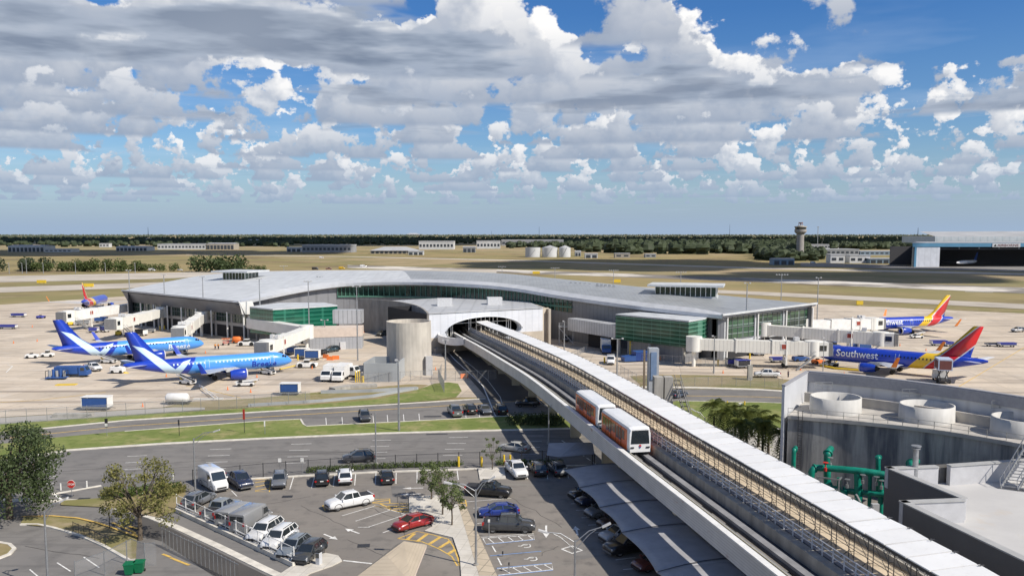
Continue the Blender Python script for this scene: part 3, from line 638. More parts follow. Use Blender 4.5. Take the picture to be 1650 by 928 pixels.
mb = MB(); mb.poly([pw(1.5, .0, 1.2), pw(5.2, 0, 1.4), pw(4.2, 3.4, .6), pw(2.2, 3.4, .6)]); mb.prism([tuple(pw(1.2, 0, 2.2).xy), tuple(pw(5.5, 0, 2.2).xy), tuple(pw(5.2, 0, .1).xy), tuple(pw(1.5, 0, .1).xy)], 0, 1.4); mb.build('buttress', CONCP, ST, True)
mb = MB(); mb.b2(14, 18.5, 255, 257.5, 5.2, 5.5)
for x in (14.2, 18.3):
    for y in (255.2, 257.2): mb.bar((x, y, 0), (x, y, 6.5), .15)
for z in (6, 6.5): mb.bar((14, 255.1, z), (18.5, 255.1, z), .08)
mb.bar((14, 255, 5.2), (18.5, 255, .2), .2); o = mb.build('access_platform', STEEL); tag(o, 'small steel access platform on posts right of the station side fin', 'platform')

# stair drum
ob = MB(); cx, cy, rr, hh = -24.6, 203, 5.3, 12.4; n = 40
def drum(r, z): return [(cx + r * math.cos(2 * math.pi * k / n), cy + r * math.sin(2 * math.pi * k / n), z) for k in range(n)]
D = thing('stair_drum', 'weathered round concrete drum beside the station, open at the top', 'tower', (cx, cy, 0))
mb = MB(); mb.loft([drum(rr, 0), drum(rr, hh), drum(rr - .35, hh), drum(rr - .35, 9.5)], 0, False); mb.build('drum_wall', mat('stained_drum_concrete', (.60, .56, .49), .92, var=.2, scale=.25, bump=.3, streak=.55, col2=(.36, .33, .29)), D, True)
mb = MB(); mb.poly(drum(rr - .3, 11.4)); mb.box((cx + 1.8, cy - .6, 11.7), (5, .5, .7), .3); mb.build('drum_cap', CONCT, D, True)
mb = MB(); mb.box((cx + 4.9, cy - 3.4, 2.2), (1.6, 1.6, 4.4), .4); mb.build('door_box', flat('door_grey', (.45, .45, .45)), D, True)
# service building and enclosure
B = thing('service_building', 'low grey service building with a beige parapet under the left glass annex', 'building', (-50, 247, 0))
mb = MB(); mb.prism([(-58, 242), (-43.4, 246), (-44, 252), (-60, 249)], 0, 3.6); mb.build('wall', ribbed('grey_block', (.36, .37, .39), 1.0, .4, .7, 'X', 0, .06, pz=.9), B, True)
mb = MB(); mb.prism([(-58.1, 241.9), (-43.3, 245.9), (-43.9, 252.1), (-60.1, 249.1)], 3.6, 6.2); mb.build('parapet', mat('beige_render', (.62, .52, .44), .8, var=.05), B, True)
mb = MB(); mb.box((-48.6, 244.35, 1.1), (1.6, .2, 2.2), .27); mb.build('door', flat('door_white', (.6, .6, .6)), B, True)
E = thing('equipment_enclosure', 'grey walled open-top equipment enclosure in front of the concrete drum', 'enclosure', (-30, 191, 0))
mb = MB(); e0 = [(-33.2, 190), (-25.8, 190), (-25, 200), (-32.4, 200)]
for i in range(4): mb.strip([(*e0[i], 0), (*e0[(i + 1) % 4], 0)], .3, 0, 4.3 if i else 4.2)
mb.build('wall', ribbed('pale_block', (.36, .38, .39), 30, .2, .7, 'X', 0, .06, pz=.6), E, True)
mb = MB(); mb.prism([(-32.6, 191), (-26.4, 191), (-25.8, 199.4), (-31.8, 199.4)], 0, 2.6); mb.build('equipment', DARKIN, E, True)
mb = MB()
for k in range(5): mb.cyl((-35 + k * .45, 189.4, 0), .13, 2.6 if k < 3 else 1.4, 8)
o = mb.build('pipe_stack', YEL); tag(o, 'yellow gas pipes standing at the left corner of the grey enclosure', 'pipes')
# ================================================================ elevated guideway
# left girder edge: x, y, deck height
GE = [(30.5, 4, 8.0), (26.2, 27, 8.0), (20.6, 55.7, 8.0), (16.9, 75.3, 8.0), (13.0, 95.3, 8.0), (7.7, 124, 8.0), (2.9, 152, 7.5), (-2.6, 178, 6.9), (-8.2, 205, 6.1), (-12.6, 226, 5.3), (-16.5, 243, 4.9), (-19.5, 258, 4.9)]
NG = 110
GC = curve(GE, NG)
def goff(i, off, dz=0.0):
    a, b = GC[max(i - 1, 0)], GC[min(i + 1, NG)]; t = (b - a); n = Vector((t.y, -t.x, 0)).normalized(); return GC[i] + n * off + Vector((0, 0, dz))
def gat(y, off, dz=0.0):    # point on the guideway by its y
    for i in range(NG):
        if GC[i].y <= y <= GC[i + 1].y:
            u = (y - GC[i].y) / (GC[i + 1].y - GC[i].y); return goff(i, off, dz).lerp(goff(i + 1, off, dz), u)
def gstrip(mb, sect, m=0, i0=0, i1=NG, cap=True):
    mb.loft([[goff(i, o, z) for o, z in sect] for i in range(i0, i1 + 1)], m, cap); return mb
GW = thing('elevated_guideway', 'long elevated concrete guideway with ribbed pale side girder curving towards the oval portal', 'guideway', (20, 60, 0))
rust = bpy.data.materials.new('girder_steel'); rust.use_nodes = True; g = Nodes(rust.node_tree); b_ = rust.node_tree.nodes['Principled BSDF']
c_ = g.coord('Object'); x, y, z = g.sep(c_); f = g.rng(g.m('PINGPONG', z, .13), 0, .035, 1, 0)
k_ = g.mix(g.m('MULTIPLY', f, .55), g.mix(g.rng(g.noise(c_, .35, 5, .6), .3, .7), (.50, .49, .475), (.62, .61, .59)), (.20, .195, .19))
rn = g.noise(g.comb(g.m('MULTIPLY', x, .8), g.m('MULTIPLY', y, .32), g.m('MULTIPLY', z, .7)), 1.0, 5, .7)
k_ = g.mix(g.rng(rn, .64, .74, 0, .9), k_, (.30, .12, .05)); g.l.new(k_, b_.inputs['Base Color']); b_.inputs['Roughness'].default_value = .6; b_.inputs['Metallic'].default_value = .1
gstrip(MB(), [(0, -2.0), (.25, -2.0), (.25, 0), (-.1, 0), (-.1, -.12), (0, -.12)]).build('side_girder', rust, GW, True)
gstrip(MB(), [(-.18, .0), (.42, .0), (.42, .12), (-.18, .12)]).build('girder_cap', WHITE, GW, True)
gstrip(gstrip(MB(), [(.25, -1.2), (1.8, -1.2), (1.8, -.9), (.25, -.9)]), [(2.65, -1.2), (9.7, -1.2), (9.7, -.9), (2.65, -.9)]).build('deck', mat('dark_deck', (.085, .085, .09), .9, var=.2, scale=.6), GW, True)
mb = MB()
gstrip(mb, [(.62, -.9), (.92, -.9), (.92, -.35), (.62, -.35)]); gstrip(mb, [(.98, -.9), (1.08, -.9), (1.08, -.2), (.98, -.2)])
mb.build('power_rail', flat('rail_pale', (.50, .47, .38), .5, .3), GW, True)
mb = MB(); gstrip(mb, [(1.25, -.9), (1.75, -.9), (1.75, -.62), (1.25, -.62)]); mb.build('running_pad', mat('pad_concrete', (.26, .26, .265), .7, var=.12, scale=.7), GW, True)
mb = MB(); gstrip(mb, [(2.75, -.9), (3.45, -.9), (3.45, -.62), (2.75, -.62)]); mb.build('running_pad', MATS['pad_concrete'], GW, True)
gstrip(MB(), [(4.15, -.9), (4.95, -.9), (4.95, .22), (4.15, .22)]).build('dividing_wall', mat('stained_wall', (.42, .385, .33), .92, var=.2, scale=.6, streak=1.1, col2=(.20, .185, .165)), GW, True)
gstrip(MB(), [(5.0, -.9), (9.7, -.9), (9.7, .05), (5.0, .05)]).build('walkway_floor', mat('plywood_floor', (.60, .50, .37), .85, var=.10, scale=.5), GW, True)
gstrip(MB(), [(9.7, -2.0), (9.95, -2.0), (9.95, .5), (9.7, .5)]).build('side_girder', CONC, GW, True)
# rail along the dividing wall
mb = MB()
for dz in (.62, .98, 1.32): gstrip(mb, [(4.98, dz - .035), (5.05, dz - .035), (5.05, dz + .035), (4.98, dz + .035)], i1=107)
L_ = [0]
for i in range(NG): L_.append(L_[-1] + (GC[i + 1] - GC[i]).length)
def gd(s_, off, dz=0.0):
    for i in range(NG):
        if L_[i] <= s_ <= L_[i + 1]:
            u = (s_ - L_[i]) / (L_[i + 1] - L_[i]); return goff(i, off, dz).lerp(goff(i + 1, off, dz), u)
s_ = 2.0
while s_ < L_[-1] - 12: mb.bar(gd(s_, 5.0, .1), gd(s_, 5.0, 1.34), .09, .09); s_ += 1.5
mb.build('handrail', flat('pale_rail', (.62, .63, .66), .5, .1), GW, True)
mb = MB()
for i in range(0, NG, 2):
    pass
# conduit runs beside the walkway
gstrip(MB(), [(5.15, .05), (5.6, .05), (5.6, .22), (5.15, .22)]).build('cable_tray', flat('tray_grey', (.20, .20, .22)), GW, True)
# slanted support piers
PIERM = mat('pier_tan', (.44, .38, .27), .9, var=.15, scale=.5, streak=.8)
for s_ in (12, 34, 62.5, 79.5, 97, 116, 135, 152, 168, 184, 200, 214, 228, 240):
    if s_ > L_[-1] - 8: break
    zc = gd(s_, 0).z; mb = MB(); t0, t1 = gd(s_ - .6, 2.2), gd(s_ + .6, 2.2); d = (t1 - t0).normalized(); nn = Vector((d.y, -d.x, 0))
    base = gd(s_, 4.9); base.z = 0
    for o in (.9, 8.9): mb.bar(Vector((base.x, base.y, max(.2, zc - 5.2))) + nn * (.6 if o > 5 else -.6), gd(s_, o, -1.95), 1.0, .9)
    mb.bar(base, Vector((base.x, base.y, zc - 4.4)), 1.7, 1.5); mb.bar(gd(s_, .4, -2.2), gd(s_, 9.5, -2.2), .8, .55)
    mb.build('pier', PIERM, GW, True)
# curved steel balcony where the guideway meets the portal
mb = MB(); bp = [Vector(p) for p in ((-20.2, 240.5, 5.2), (-20.6, 236, 5.0), (-18.8, 231, 4.9), (-15.5, 227.5, 4.9), (-12.9, 225.5, 5.3))]
bp = curve(bp, 12); mb.loft([[p + Vector((0, 0, -1.6)), p + Vector((.5, .3, -1.6)), p + Vector((.5, .3, .4)), p + Vector((0, 0, .4))] for p in bp]); mb.build('balcony', WHITE, GW, True)
mb = MB(); mb.add([*[p + Vector((0, 0, -1)) for p in bp], (-13, 243, 4), (-18, 245, 4)], [tuple(range(15))]); mb.build('balcony_floor', DARKIN, GW, True)
# ---------------------------------------------------------------- covered walkway on the deck
CW = thing('covered_walkway', 'temporary walkway roofed with white panels on thin scaffold posts along the guideway', 'covered walkway', (27, 60, 8))
CANM = mat('white_sheeting', (.82, .82, .81), .5, var=.025, scale=.35)
ROOFZ = 3.05
g = Nodes(CANM.node_tree); b_ = CANM.node_tree.nodes['Principled BSDF']; src = b_.inputs['Base Color'].links[0].from_socket; oi = g.n.new('ShaderNodeObjectInfo')
dn = g.noise(g.coord('Object'), 1.6, 5, .65); q_ = g.mix(g.rng(dn, .58, .78, 0, .35), src, (.48, .46, .42)); g.l.new(g.mix(1.0, q_, g.mix(oi.outputs['Random'], (.90, .90, .90), (1.0, 1.0, 1.0)), 'MULTIPLY'), b_.inputs['Base Color'])
s_ = 6.0; n_ = 0
while s_ < L_[-1] - 14:
    e = s_ + 2.27
    mb = MB(); a, b, c, d = gd(s_, 6.35, ROOFZ - .05), gd(e, 6.35, ROOFZ - .05), gd(e, 9.9, ROOFZ + .12), gd(s_, 9.9, ROOFZ + .12)
    jz = Vector((0, 0, random.uniform(-.025, .025))); a, b, c, d = a + jz, b + jz, c + jz * 2, d - jz; up = Vector((0, 0, .09)); mb.loft([[a, d, d + up, a + up], [b, c, c + up, b + up]])
    mb.build('roof_panel', CANM, CW, True)
    s_ += 2.44; n_ += 1
mb = MB(); gstrip(mb, [(6.42, ROOFZ - .28), (6.5, ROOFZ - .28), (6.5, ROOFZ - .08), (6.42, ROOFZ - .08)], i1=106); gstrip(mb, [(9.78, ROOFZ - .2), (9.86, ROOFZ - .2), (9.86, ROOFZ + .02), (9.78, ROOFZ + .02)], i1=106); mb.build('edge_beam', DSTEEL, CW, True)
s_ = 8.0; k = 0
while s_ < L_[-1] - 16:
    mb = MB()
    for o in (6.46, 6.9, 9.75): mb.bar(gd(s_, o, .05), gd(s_, o, ROOFZ + (.4 if o == 9.75 else -.05)), .05, .05)
    for dz in (.9, 1.9): mb.bar(gd(s_, 6.46, dz), gd(s_, 6.9, dz), .035, .035)
    mb.bar(gd(s_, 6.46, ROOFZ - .12), gd(s_, 9.75, ROOFZ - .0), .06, .06); mb.bar(gd(s_, 9.6, ROOFZ + .3), gd(s_, 10.05, ROOFZ + .3), .04, .04)
    mb.bar(gd(s_, 6.46, 1.0), gd(s_ + 1.1, 6.46, .08), .045, .045); mb.bar(gd(s_, 6.46, 1.9), gd(s_ + .9, 6.46, ROOFZ - .2), .045, .045)
    if s_ + 2.44 < L_[-1] - 16:
        mb.bar(gd(s_, 6.9, 1.0), gd(s_ + 2.44, 6.9, 1.0), .035, .035)
        mb.bar(gd(s_, 6.9, .3), gd(s_ + 2.44, 6.9, 2.4), .03, .03)
    mb.build('scaffold_frame', MATS.get('scaffold_grey') or mat('scaffold_grey', (.12, .12, .125), .5, .4), CW, True); s_ += 2.44
mb = MB(); s_ = 6.0
while s_ < L_[-1] - 16:     # mesh infill rail on the far side
    mb.bar(gd(s_, 9.72, .05), gd(s_, 9.72, 1.25), .04, .04); s_ += .8
for dz in (.65, 1.25): gstrip(mb, [(9.7, dz - .03), (9.76, dz - .03), (9.76, dz + .03), (9.7, dz + .03)], i1=106)
mb.build('handrail', STEEL, CW, True)
# ---------------------------------------------------------------- shuttle cars
def shuttle(y_front, label):
    p = gat(y_front, 2.25, -.62); q = gat(y_front + 11.6, 2.25, -.62); c = (p + q) / 2; rz = math.atan2(p.y - q.y, p.x - q.x)
    t = thing('shuttle_car', label, 'train car', tuple(c), rz, 'white and orange shuttle cars on the guideway')
    Lh, w, h0, h1 = 5.7, 1.36, .42, 3.35
    def ring(x, ww, zt, zb=h0): return [(x, -ww * .94, zb), (x, -ww, zb + .5), (x, -ww, zt - .55), (x, -ww * .9, zt - .12), (x, -ww * .6, zt), (x, ww * .6, zt), (x, ww * .9, zt - .12), (x, ww, zt - .55), (x, ww, zb + .5), (x, ww * .94, zb)]
    mb = MB(); mb.loft([ring(-Lh, w * .95, h1 - .12), ring(-Lh + .3, w, h1), ring(Lh - .55, w, h1), ring(Lh - .02, w * .93, h1 - .22)]); mb.build('body', mat('shuttle_white', (.78, .78, .77), .35, var=.04, coat=.4) if 'shuttle_white' not in MATS else MATS['shuttle_white'], t)
    # cab face: tall tapered windscreen
    for sx in (1, -1):
        mb = MB(); X = sx * (Lh + .03) - (0.0 if sx > 0 else -.0)
        mb.add([(X, -1.12, 1.42), (X, 1.12, 1.42), (X - .05 * sx, 1.0, 2.98), (X - .05 * sx, -1.0, 2.98), (X - .12 * sx, 1.05, 1.42), (X - .2 * sx, .95, 2.98), (X - .12 * sx, -1.05, 1.42), (X - .2 * sx, -.95, 2.98)], [(0, 1, 2, 3), (1, 4, 5, 2), (0, 3, 7, 6), (3, 2, 5, 7)]); wo = mb.build('windscreen', GLASS, t)
        mb = MB()
        for y in (-.95, .95): mb.box((X, y, .98), (.08, .42, .16))
        mb.build('headlights' if sx > 0 else 'rear_lights', DSTEEL, t)
        mb = MB(); mb.cyl((X - .02 * sx, 0, 1.18), .14, .04 * sx, 14, axis='X'); mb.build('round_emblem', RED, t)
        mb = MB(); mb.cyl((X - .02 * sx, 0, 1.02), .10, .05 * sx, 14, axis='X'); mb.build('emblem_band', BLUE, t)
    mb = MB(); mb.b2(-Lh + .4, Lh - .4, -1.15, 1.15, .02, .42); mb.build('undercarriage', BLACK, t)
    mb = MB(); mb.b2(-Lh + .2, Lh - .1, -1.3, 1.3, .38, .55); mb.build('bumper', flat('bumper_blue', (.12, .22, .30)), t)
    og = MATS.get('shuttle_orange') or mat('shuttle_orange', (.80, .15, .03), .4, var=.08, coat=.3)
    for sy in (1, -1):
        Y = sy * (w + .015)
        mb = MB(); mb.b2(-Lh + .45, Lh - .75, Y - .012, Y + .012, .55, 2.95); mb.build('side_panel', og, t)
        for x0, x1 in ((-4.7, -3.5), (-1.9, -.8), (-.65, .5), (3.0, 4.1)):
            mb = MB(); mb.b2(x0, x1, Y - .03, Y + .03, 1.55, 2.62); mb.build('side_window', flat('warm_tinted_glass', (.10, .045, .025), .1) if 'warm_tinted_glass' not in MATS else MATS['warm_tinted_glass'], t)
        for x0 in (-3.3, .75):
            d_ = MB().b2(x0, x0 + 2.1, Y - .035, Y + .035, .50, 2.88).build('door', og, t)
            mb = MB()
            for q_ in (0, 1): mb.b2(x0 + .15 + q_ * 1.02, x0 + .95 + q_ * 1.02, Y - .045, Y + .045, 1.2, 2.66)
            mb.build('door_glass', MATS['warm_tinted_glass'], d_)
            mb = MB()
            for q_ in (0, 1.03, 2.06): mb.b2(x0 + q_, x0 + q_ + .05, Y - .05, Y + .05, .62, 2.85)
            mb.build('door_frame', BLACK, d_)
    return t
shuttle(96.9, 'front shuttle car, its big tinted windscreen facing the camera')
shuttle(109.8, 'rear shuttle car, following close behind the front car')
# ---------------------------------------------------------------- stair tower beyond the walkway
t = thing('stair_tower', 'concrete block with a blue-grey panelled stair shaft beyond the white walkway roof', 'stair tower', (25.5, 140, 0))
c = G(1070, 655, 0)
mb = MB(); mb.b2(23.4, 24.9, 139, 141, 0, 9.6); mb.b2(25.1, 26.5, 139, 141, 0, 9.6); mb.build('block', CONC, t, True)
mb = MB(); mb.b2(23.6, 25.3, 146, 148, 2, 13.4); mb.build('shaft', MATS['cabinet_pale'] if 'cabinet_pale' in MATS else flat('cabinet_pale', (.40, .42, .45)), t, True)
mb = MB(); mb.b2(23.9, 24.9, 145.85, 145.98, 8, 12.8); mb.build('shaft_glazing', flat('blue_glazing', (.20, .28, .42), .2), t, True)
mb = MB()
for k in range(14): mb.box((27.2 + k * .12, 139.5 - k * .5, 9.0 - k * .62), (1.0, .3, .1))
for o in (-.5, .5): mb.bar((27.2 + o, 139.5, 10), (28.8 + o, 133, 1.6), .08); mb.bar((27.2 + o, 139.5, 9), (28.8 + o, 133, .6), .14)
mb.build('outer_stair', DSTEEL, t, True)
mb = MB(); mb.bar((22.3, 143, 0), (22.3, 143, 13.6), .32); o = mb.build('utility_pole', mat('weathered_pole', (.22, .17, .12), .9)); tag(o, 'dark utility pole standing against the stair tower', 'pole')
# ---------------------------------------------------------------- fabric carports
FAB = mat('grey_canopy_fabric', (.37, .37, .385), .75, var=.07, scale=.8)
t = thing('fabric_carport', 'row of scalloped grey fabric sunshades over the parked cars beside the guideway', 'carport', (13, 90, 0), 0, 'grey fabric carports')
ct = [(908, 757), (934, 786), (966, 818), (1002, 858), (1058, 922)]
tips = [G(x, y, 3.0) for x, y in ct] + [Vector((15.6, 65, 3)), Vector((17.6, 55, 3))]
for k in range(len(tips) - 1):
    a, b = tips[k], tips[k + 1]; d = (b - a).normalized(); nn = Vector((-d.y, d.x, 0)); nn = nn if nn.x > 0 else -nn
    rows = []
    for i in range(9):
        u = i / 8; sc = math.sin(math.pi * u); row = []
        for j in range(9):
            w_ = j / 8; inset = .42 * sc * (1 - w_) ** 2
            p = a.lerp(b, u) + nn * (inset + w_ * 7.4); p.z = 3.0 + .55 * math.sin(math.pi * min(1, w_ * .62 + .02)) - .10 * sc * (.3 + .7 * w_)
            row.append(p)
        rows.append(row)
    mb = MB(); vs = [p for r in rows for p in r]; mb.add(vs, [(i * 9 + j, i * 9 + j + 1, i * 9 + 10 + j, i * 9 + 9 + j) for i in range(8) for j in range(8)], 0, True)
    c = mb.build('canopy', FAB, t, True); md = c.modifiers.new('thick', 'SOLIDIFY'); md.thickness = .05
    mb = MB(); mb.tube([rows[0][j] + Vector((0, 0, .03)) for j in range(9)], .035, 6); mb.build('seam', flat('seam_dark', (.12, .12, .13)) if 'seam_dark' not in MATS else MATS['seam_dark'], c)
    q = a + nn * 5.2; mb = MB(); mb.cyl((q.x, q.y, 0), .14, 3.3, 8); mb.bar(q + Vector((0, 0, .8)), a + nn * .4 + Vector((0, 0, -.15)), .14, .14) if 0 else None
    mb.bar((q.x, q.y, 3.25), (a + nn * .3 + Vector((0, 0, -.2))), .12, .16); mb.build('post', DSTEEL, t, True)
t = thing('fabric_carport', 'small flat grey fabric sunshade at the top end of the parking row', 'carport', (8, 119, 0), 0, 'grey fabric carports')
mb = MB(); P_ = [G(881, 733, 3.0), G(902, 736, 3.0), G(958, 731, 3.0), G(955, 712.5, 3.6), G(930, 712.5, 3.8), G(884, 713.5, 3.6)]
mb.add(P_ + [p - Vector((0, 0, .06)) for p in P_], [(0, 1, 4, 5), (1, 2, 3, 4), (6, 7, 10, 11), (7, 8, 9, 10)]); mb.build('canopy', FAB, t, True)
for p in (P_[0], P_[2], P_[5], P_[3]): MB().bar((p.x, p.y + .3, 0), (p.x, p.y + .3, 3), .14).build('post', DSTEEL, t, True)
# ================================================================ cooling plant on the right
CP = thing('cooling_plant', 'stained concrete cooling plant with round fan stacks on its deck behind a pale screen wall', 'cooling plant', (45, 110, 0))
STN = bpy.data.materials.new('stained_plant_concrete'); STN.use_nodes = True; g = Nodes(STN.node_tree); b_ = STN.node_tree.nodes['Principled BSDF']
c_ = g.coord('Object'); x, y, z = g.sep(c_); s1 = g.m('ADD', x, g.m('MULTIPLY', y, -.7))
n1 = g.noise(g.comb(g.m('MULTIPLY', s1, .35), 0, g.m('MULTIPLY', z, .05)), 1.0, 4, .6); n2 = g.noise(g.comb(g.m('MULTIPLY', s1, 2.2), 0, g.m('MULTIPLY', z, .15)), 1.0, 4, .7); n3 = g.noise(c_, .9, 5, .65)
col = g.mix(g.rng(n2, .3, .7), (.30, .29, .27), (.43, .415, .385)); col = g.mix(g.rng(n1, .47, .62), col, (.12, .125, .135)); col = g.mix(g.rng(n3, .5, .8, 0, .5), col, (.22, .215, .205))
g.l.new(col, b_.inputs['Base Color']); b_.inputs['Roughness'].default_value = .95
DK = mat('deck_concrete', (.50, .47, .42), .9, var=.14, scale=.5, col2=(.34, .32, .29))
STK = mat('stack_concrete', (.60, .585, .55), .85, var=.08, scale=.6, streak=1.0, col2=(.42, .41, .38))
fw = curve([(36, 110, 0), (43.5, 106.6, 0), (50.5, 102.3, 0), (57, 95.4, 0), (63, 86, 0), (67, 76, 0)], 24)
bw = curve([(42.4, 121.6, 0), (49, 117.2, 0), (55, 111.2, 0), (60.6, 103.8, 0), (67, 93, 0), (71, 80, 0)], 24)
ZD = 9.4
mb = MB(); mb.wall(fw, 0, ZD); mb.wall([fw[0], bw[0]], 0, ZD); mb.build('wall', STN, CP, True)
mb = MB(); mb.add([(p.x, p.y, ZD) for p in fw] + [(p.x, p.y, ZD) for p in bw], [(i, i + 1, 26 + i, 25 + i) for i in range(24)]); mb.build('roof_deck', DK, CP, True)
mb = MB(); mb.strip(fw, .5, ZD - .35, ZD + .12); mb.strip([p + (f - p).normalized() * 2.0 for p, f in zip(bw, fw)], .5, ZD, ZD + 1.3); mb.build('deck_kerb', DK, CP, True)
mb = MB(); mb.strip(bw, .35, 0, 13.3); mb.build('screen_wall', ribbed('screen_panel', (.60, .61, .63), 3.0, .3, .5, 'H', .1, .05), CP, True)
mb = MB(); mb.strip([Vector((35.3, 110.0, 0)), Vector(bw[0])], .35, 0, 13.3); mb.build('screen_wall', MATS['screen_panel'], CP, True)
mb = MB(); mb.strip([p + Vector((0, 0, 0)) for p in bw], .7, 13.3, 13.5); mb.strip([Vector((35.3, 110.0, 0)), Vector(bw[0])], .5, 13.3, 13.5); mb.build('coping', flat('coping_grey', (.33, .33, .35)), CP, True)
mb = MB(); mb.strip(bw, .3, 12.0, 13.28, off=-.38); mb.build('louvre_strip', flat('louvre_grey', (.30, .30, .32)), CP, True)
for cx, cy in ((43.3, 113.0), (52.9, 107.6), (60.4, 99.8)):
    n = 48; rg = lambda r, z: [(cx + r * math.cos(2 * math.pi * k / n), cy + r * math.sin(2 * math.pi * k / n), z) for k in range(n)]
    mb = MB(); mb.loft([rg(3.3, ZD), rg(3.25, ZD + 2.05), rg(3.02, ZD + 2.05), rg(2.9, ZD - .6)], 0, False, True)
    st = mb.build('fan_stack', STK, CP, True)
    mb = MB(); mb.cyl((cx, cy, ZD + .3), .4, .5, 12)
    for k in range(8):
        a = k * math.pi / 4; d = Vector((math.cos(a), math.sin(a), 0)); q = Vector((-d.y, d.x, 0)); c = Vector((cx, cy, ZD + .5)); mb.add([c + q * .3, c + d * 2.8 + q * .35 + Vector((0, 0, .25)), c + d * 2.8 - q * .35, c - q * .3], [(0, 1, 2, 3)])
    mb.build('fan', flat('fan_grey', (.12, .12, .12)), st, True)
    mb = MB()
    for dx in (-1.3, -.3, 1.1): mb.bar((cx + dx, cy + 4.2, ZD + 2.2), (cx + dx, cy + 4.2, ZD + 3.2), .06)
    for z_ in (ZD + 2.3, ZD + 2.75, ZD + 3.2): mb.bar((cx - 1.3, cy + 4.2, z_), (cx + 1.1, cy + 4.2, z_), .06)
    mb.build('fan_access_rail', STEEL, st, True)
mb = MB()
for i in range(0, 25):
    p = fw[i]; mb.bar((p.x, p.y, ZD), (p.x, p.y, ZD + 1.05), .055, .055)
for dz in (.55, 1.05): mb.tube([(p.x, p.y, ZD + dz) for p in fw], .028, 6)
mb.build('deck_railing', flat('rail_steel', (.34, .33, .30), .5, .3), CP, True)
mb = MB()
d = (fw[6] - fw[0]).normalized(); p0 = fw[0] + d * 1.6; nn = Vector((d.y, -d.x, 0))
for o in (-.25, .25): mb.bar(p0 + d * o + nn * .3 + Vector((0, 0, .5)), p0 + d * o + nn * .3 + Vector((0, 0, ZD + .9)), .06)
for k in range(28): mb.bar(p0 + d * -.25 + nn * .3 + Vector((0, 0, .7 + k * .3)), p0 + d * .25 + nn * .3 + Vector((0, 0, .7 + k * .3)), .04)
for k in range(9): mb.loft([[p0 + d * .38 * math.cos(a) + nn * (.3 + .7 * max(0, math.sin(a))) + Vector((0, 0, 2.4 + k * .8 + h)) for h in (0, .05)] for a in [j * math.pi / 8 for j in range(9)]], cap=False, closed=False)
mb.build('caged_ladder', DSTEEL, CP, True)
# green pipework
GRN = mat('green_pipe_paint', (.0, .215, .145), .45, var=.16, scale=1.2)
t = thing('green_pipework', 'bright green chilled-water pipes with valves and flanges in front of the stained wall', 'pipework', (37, 96, 0))
def pt(x, y, Y): return G(x, y, 0) * 0 + Vector(((x - 825) / FPX, 0, 0)) * 0 + px_at(x, y, Y)
def px_at(x, y, Y):
    u, v = (x - PX0) / FPX, (y - PY0) / FPX; dy = math.cos(TH) - v * math.sin(TH); dz = -math.sin(TH) - v * math.cos(TH); q = Y / dy
    return Vector((u * q, Y, CH + dz * q))
pipes = [([(1278, 770, 106), (1279, 730, 106), (1281, 724, 106.4), (1283, 722, 107.5)], .28), ([(1333, 795, 100), (1333, 740, 100), (1335, 728, 100.6), (1340, 724, 104.5)], .42),
         ([(1307, 800, 99), (1307, 768, 99), (1310, 757, 99), (1322, 753.5, 99), (1390, 759, 97), (1440, 768, 95.6)], .40), ([(1335, 780, 99), (1342, 786, 99), (1380, 792, 97.5), (1440, 798, 95.5)], .34),
         ([(1415, 800, 98), (1415, 742, 98), (1416, 738, 98.4), (1419, 737, 101)], .27), ([(1384, 830, 97), (1384, 762, 97)], .45), ([(1362, 830, 97.5), (1362, 790, 97.5)], .38), ([(1470, 755, 97.5), (1468, 747, 98), (1478, 744, 101)], .45),
         ([(1352, 770, 98.6), (1352, 800, 98.6)], .2), ([(1402, 765, 96.8), (1402, 835, 96.8)], .22), ([(1420, 770, 96.3), (1420, 835, 96.3)], .3)]
for pts, r in pipes:
    P_ = [px_at(*p) for p in pts]; P_[-1] = P_[-1] + Vector((0, .3, 0)); mb = MB(); P2 = curve(P_, len(P_) * 4) if len(P_) > 2 else P_
    mb.tube(P2, r, 12)
    for q in (0, len(P2) // 2):
        if q + 1 < len(P2): mb.tube([P2[q], P2[q] + (P2[q + 1] - P2[q]).normalized() * .12], r * 1.35, 12)
    mb.build('pipe', GRN, t, True)
for (x, y, Y) in ((1330, 756, 98.3), (1390, 776, 96.4), (1412, 779, 96), (1338, 748, 98.8), (1420, 785, 95.8), (1365, 783, 96.8)):
    p = px_at(x, y, Y); mb = MB(); mb.cyl(p - Vector((0, 0, .2)), .18, .4, 10); mb.cyl(p + Vector((0, 0, .3)), .07, .5, 6); mb.cyl(p + Vector((0, 0, .8)), .32, .05, 12); mb.build('valve', RED if x == 1330 else STEEL, t, True)
t = thing('pipe_gantry', 'grey steel portal frame standing among the green pipes', 'gantry', tuple(G(1335, 800)))
mb = MB(); A_, B_, C_ = px_at(1317, 768, 97.5), px_at(1352, 773, 96.3), px_at(1357, 768, 98.0)
for p in (A_, B_, C_): mb.bar((p.x, p.y, 0), p, .16)
mb.bar(A_, B_, .16); mb.bar(B_, C_, .16); mb.build('frame', STEEL, t, True)
mb = MB(); p = px_at(1410, 818, 95.6); mb.box((p.x, p.y, p.z / 2 + .5), (.8, .5, p.z)); o = mb.build('control_cabinet', flat('cabinet_grey', (.45, .46, .47))); tag(o, 'grey control cabinet in the corner behind the green pipes', 'cabinet')
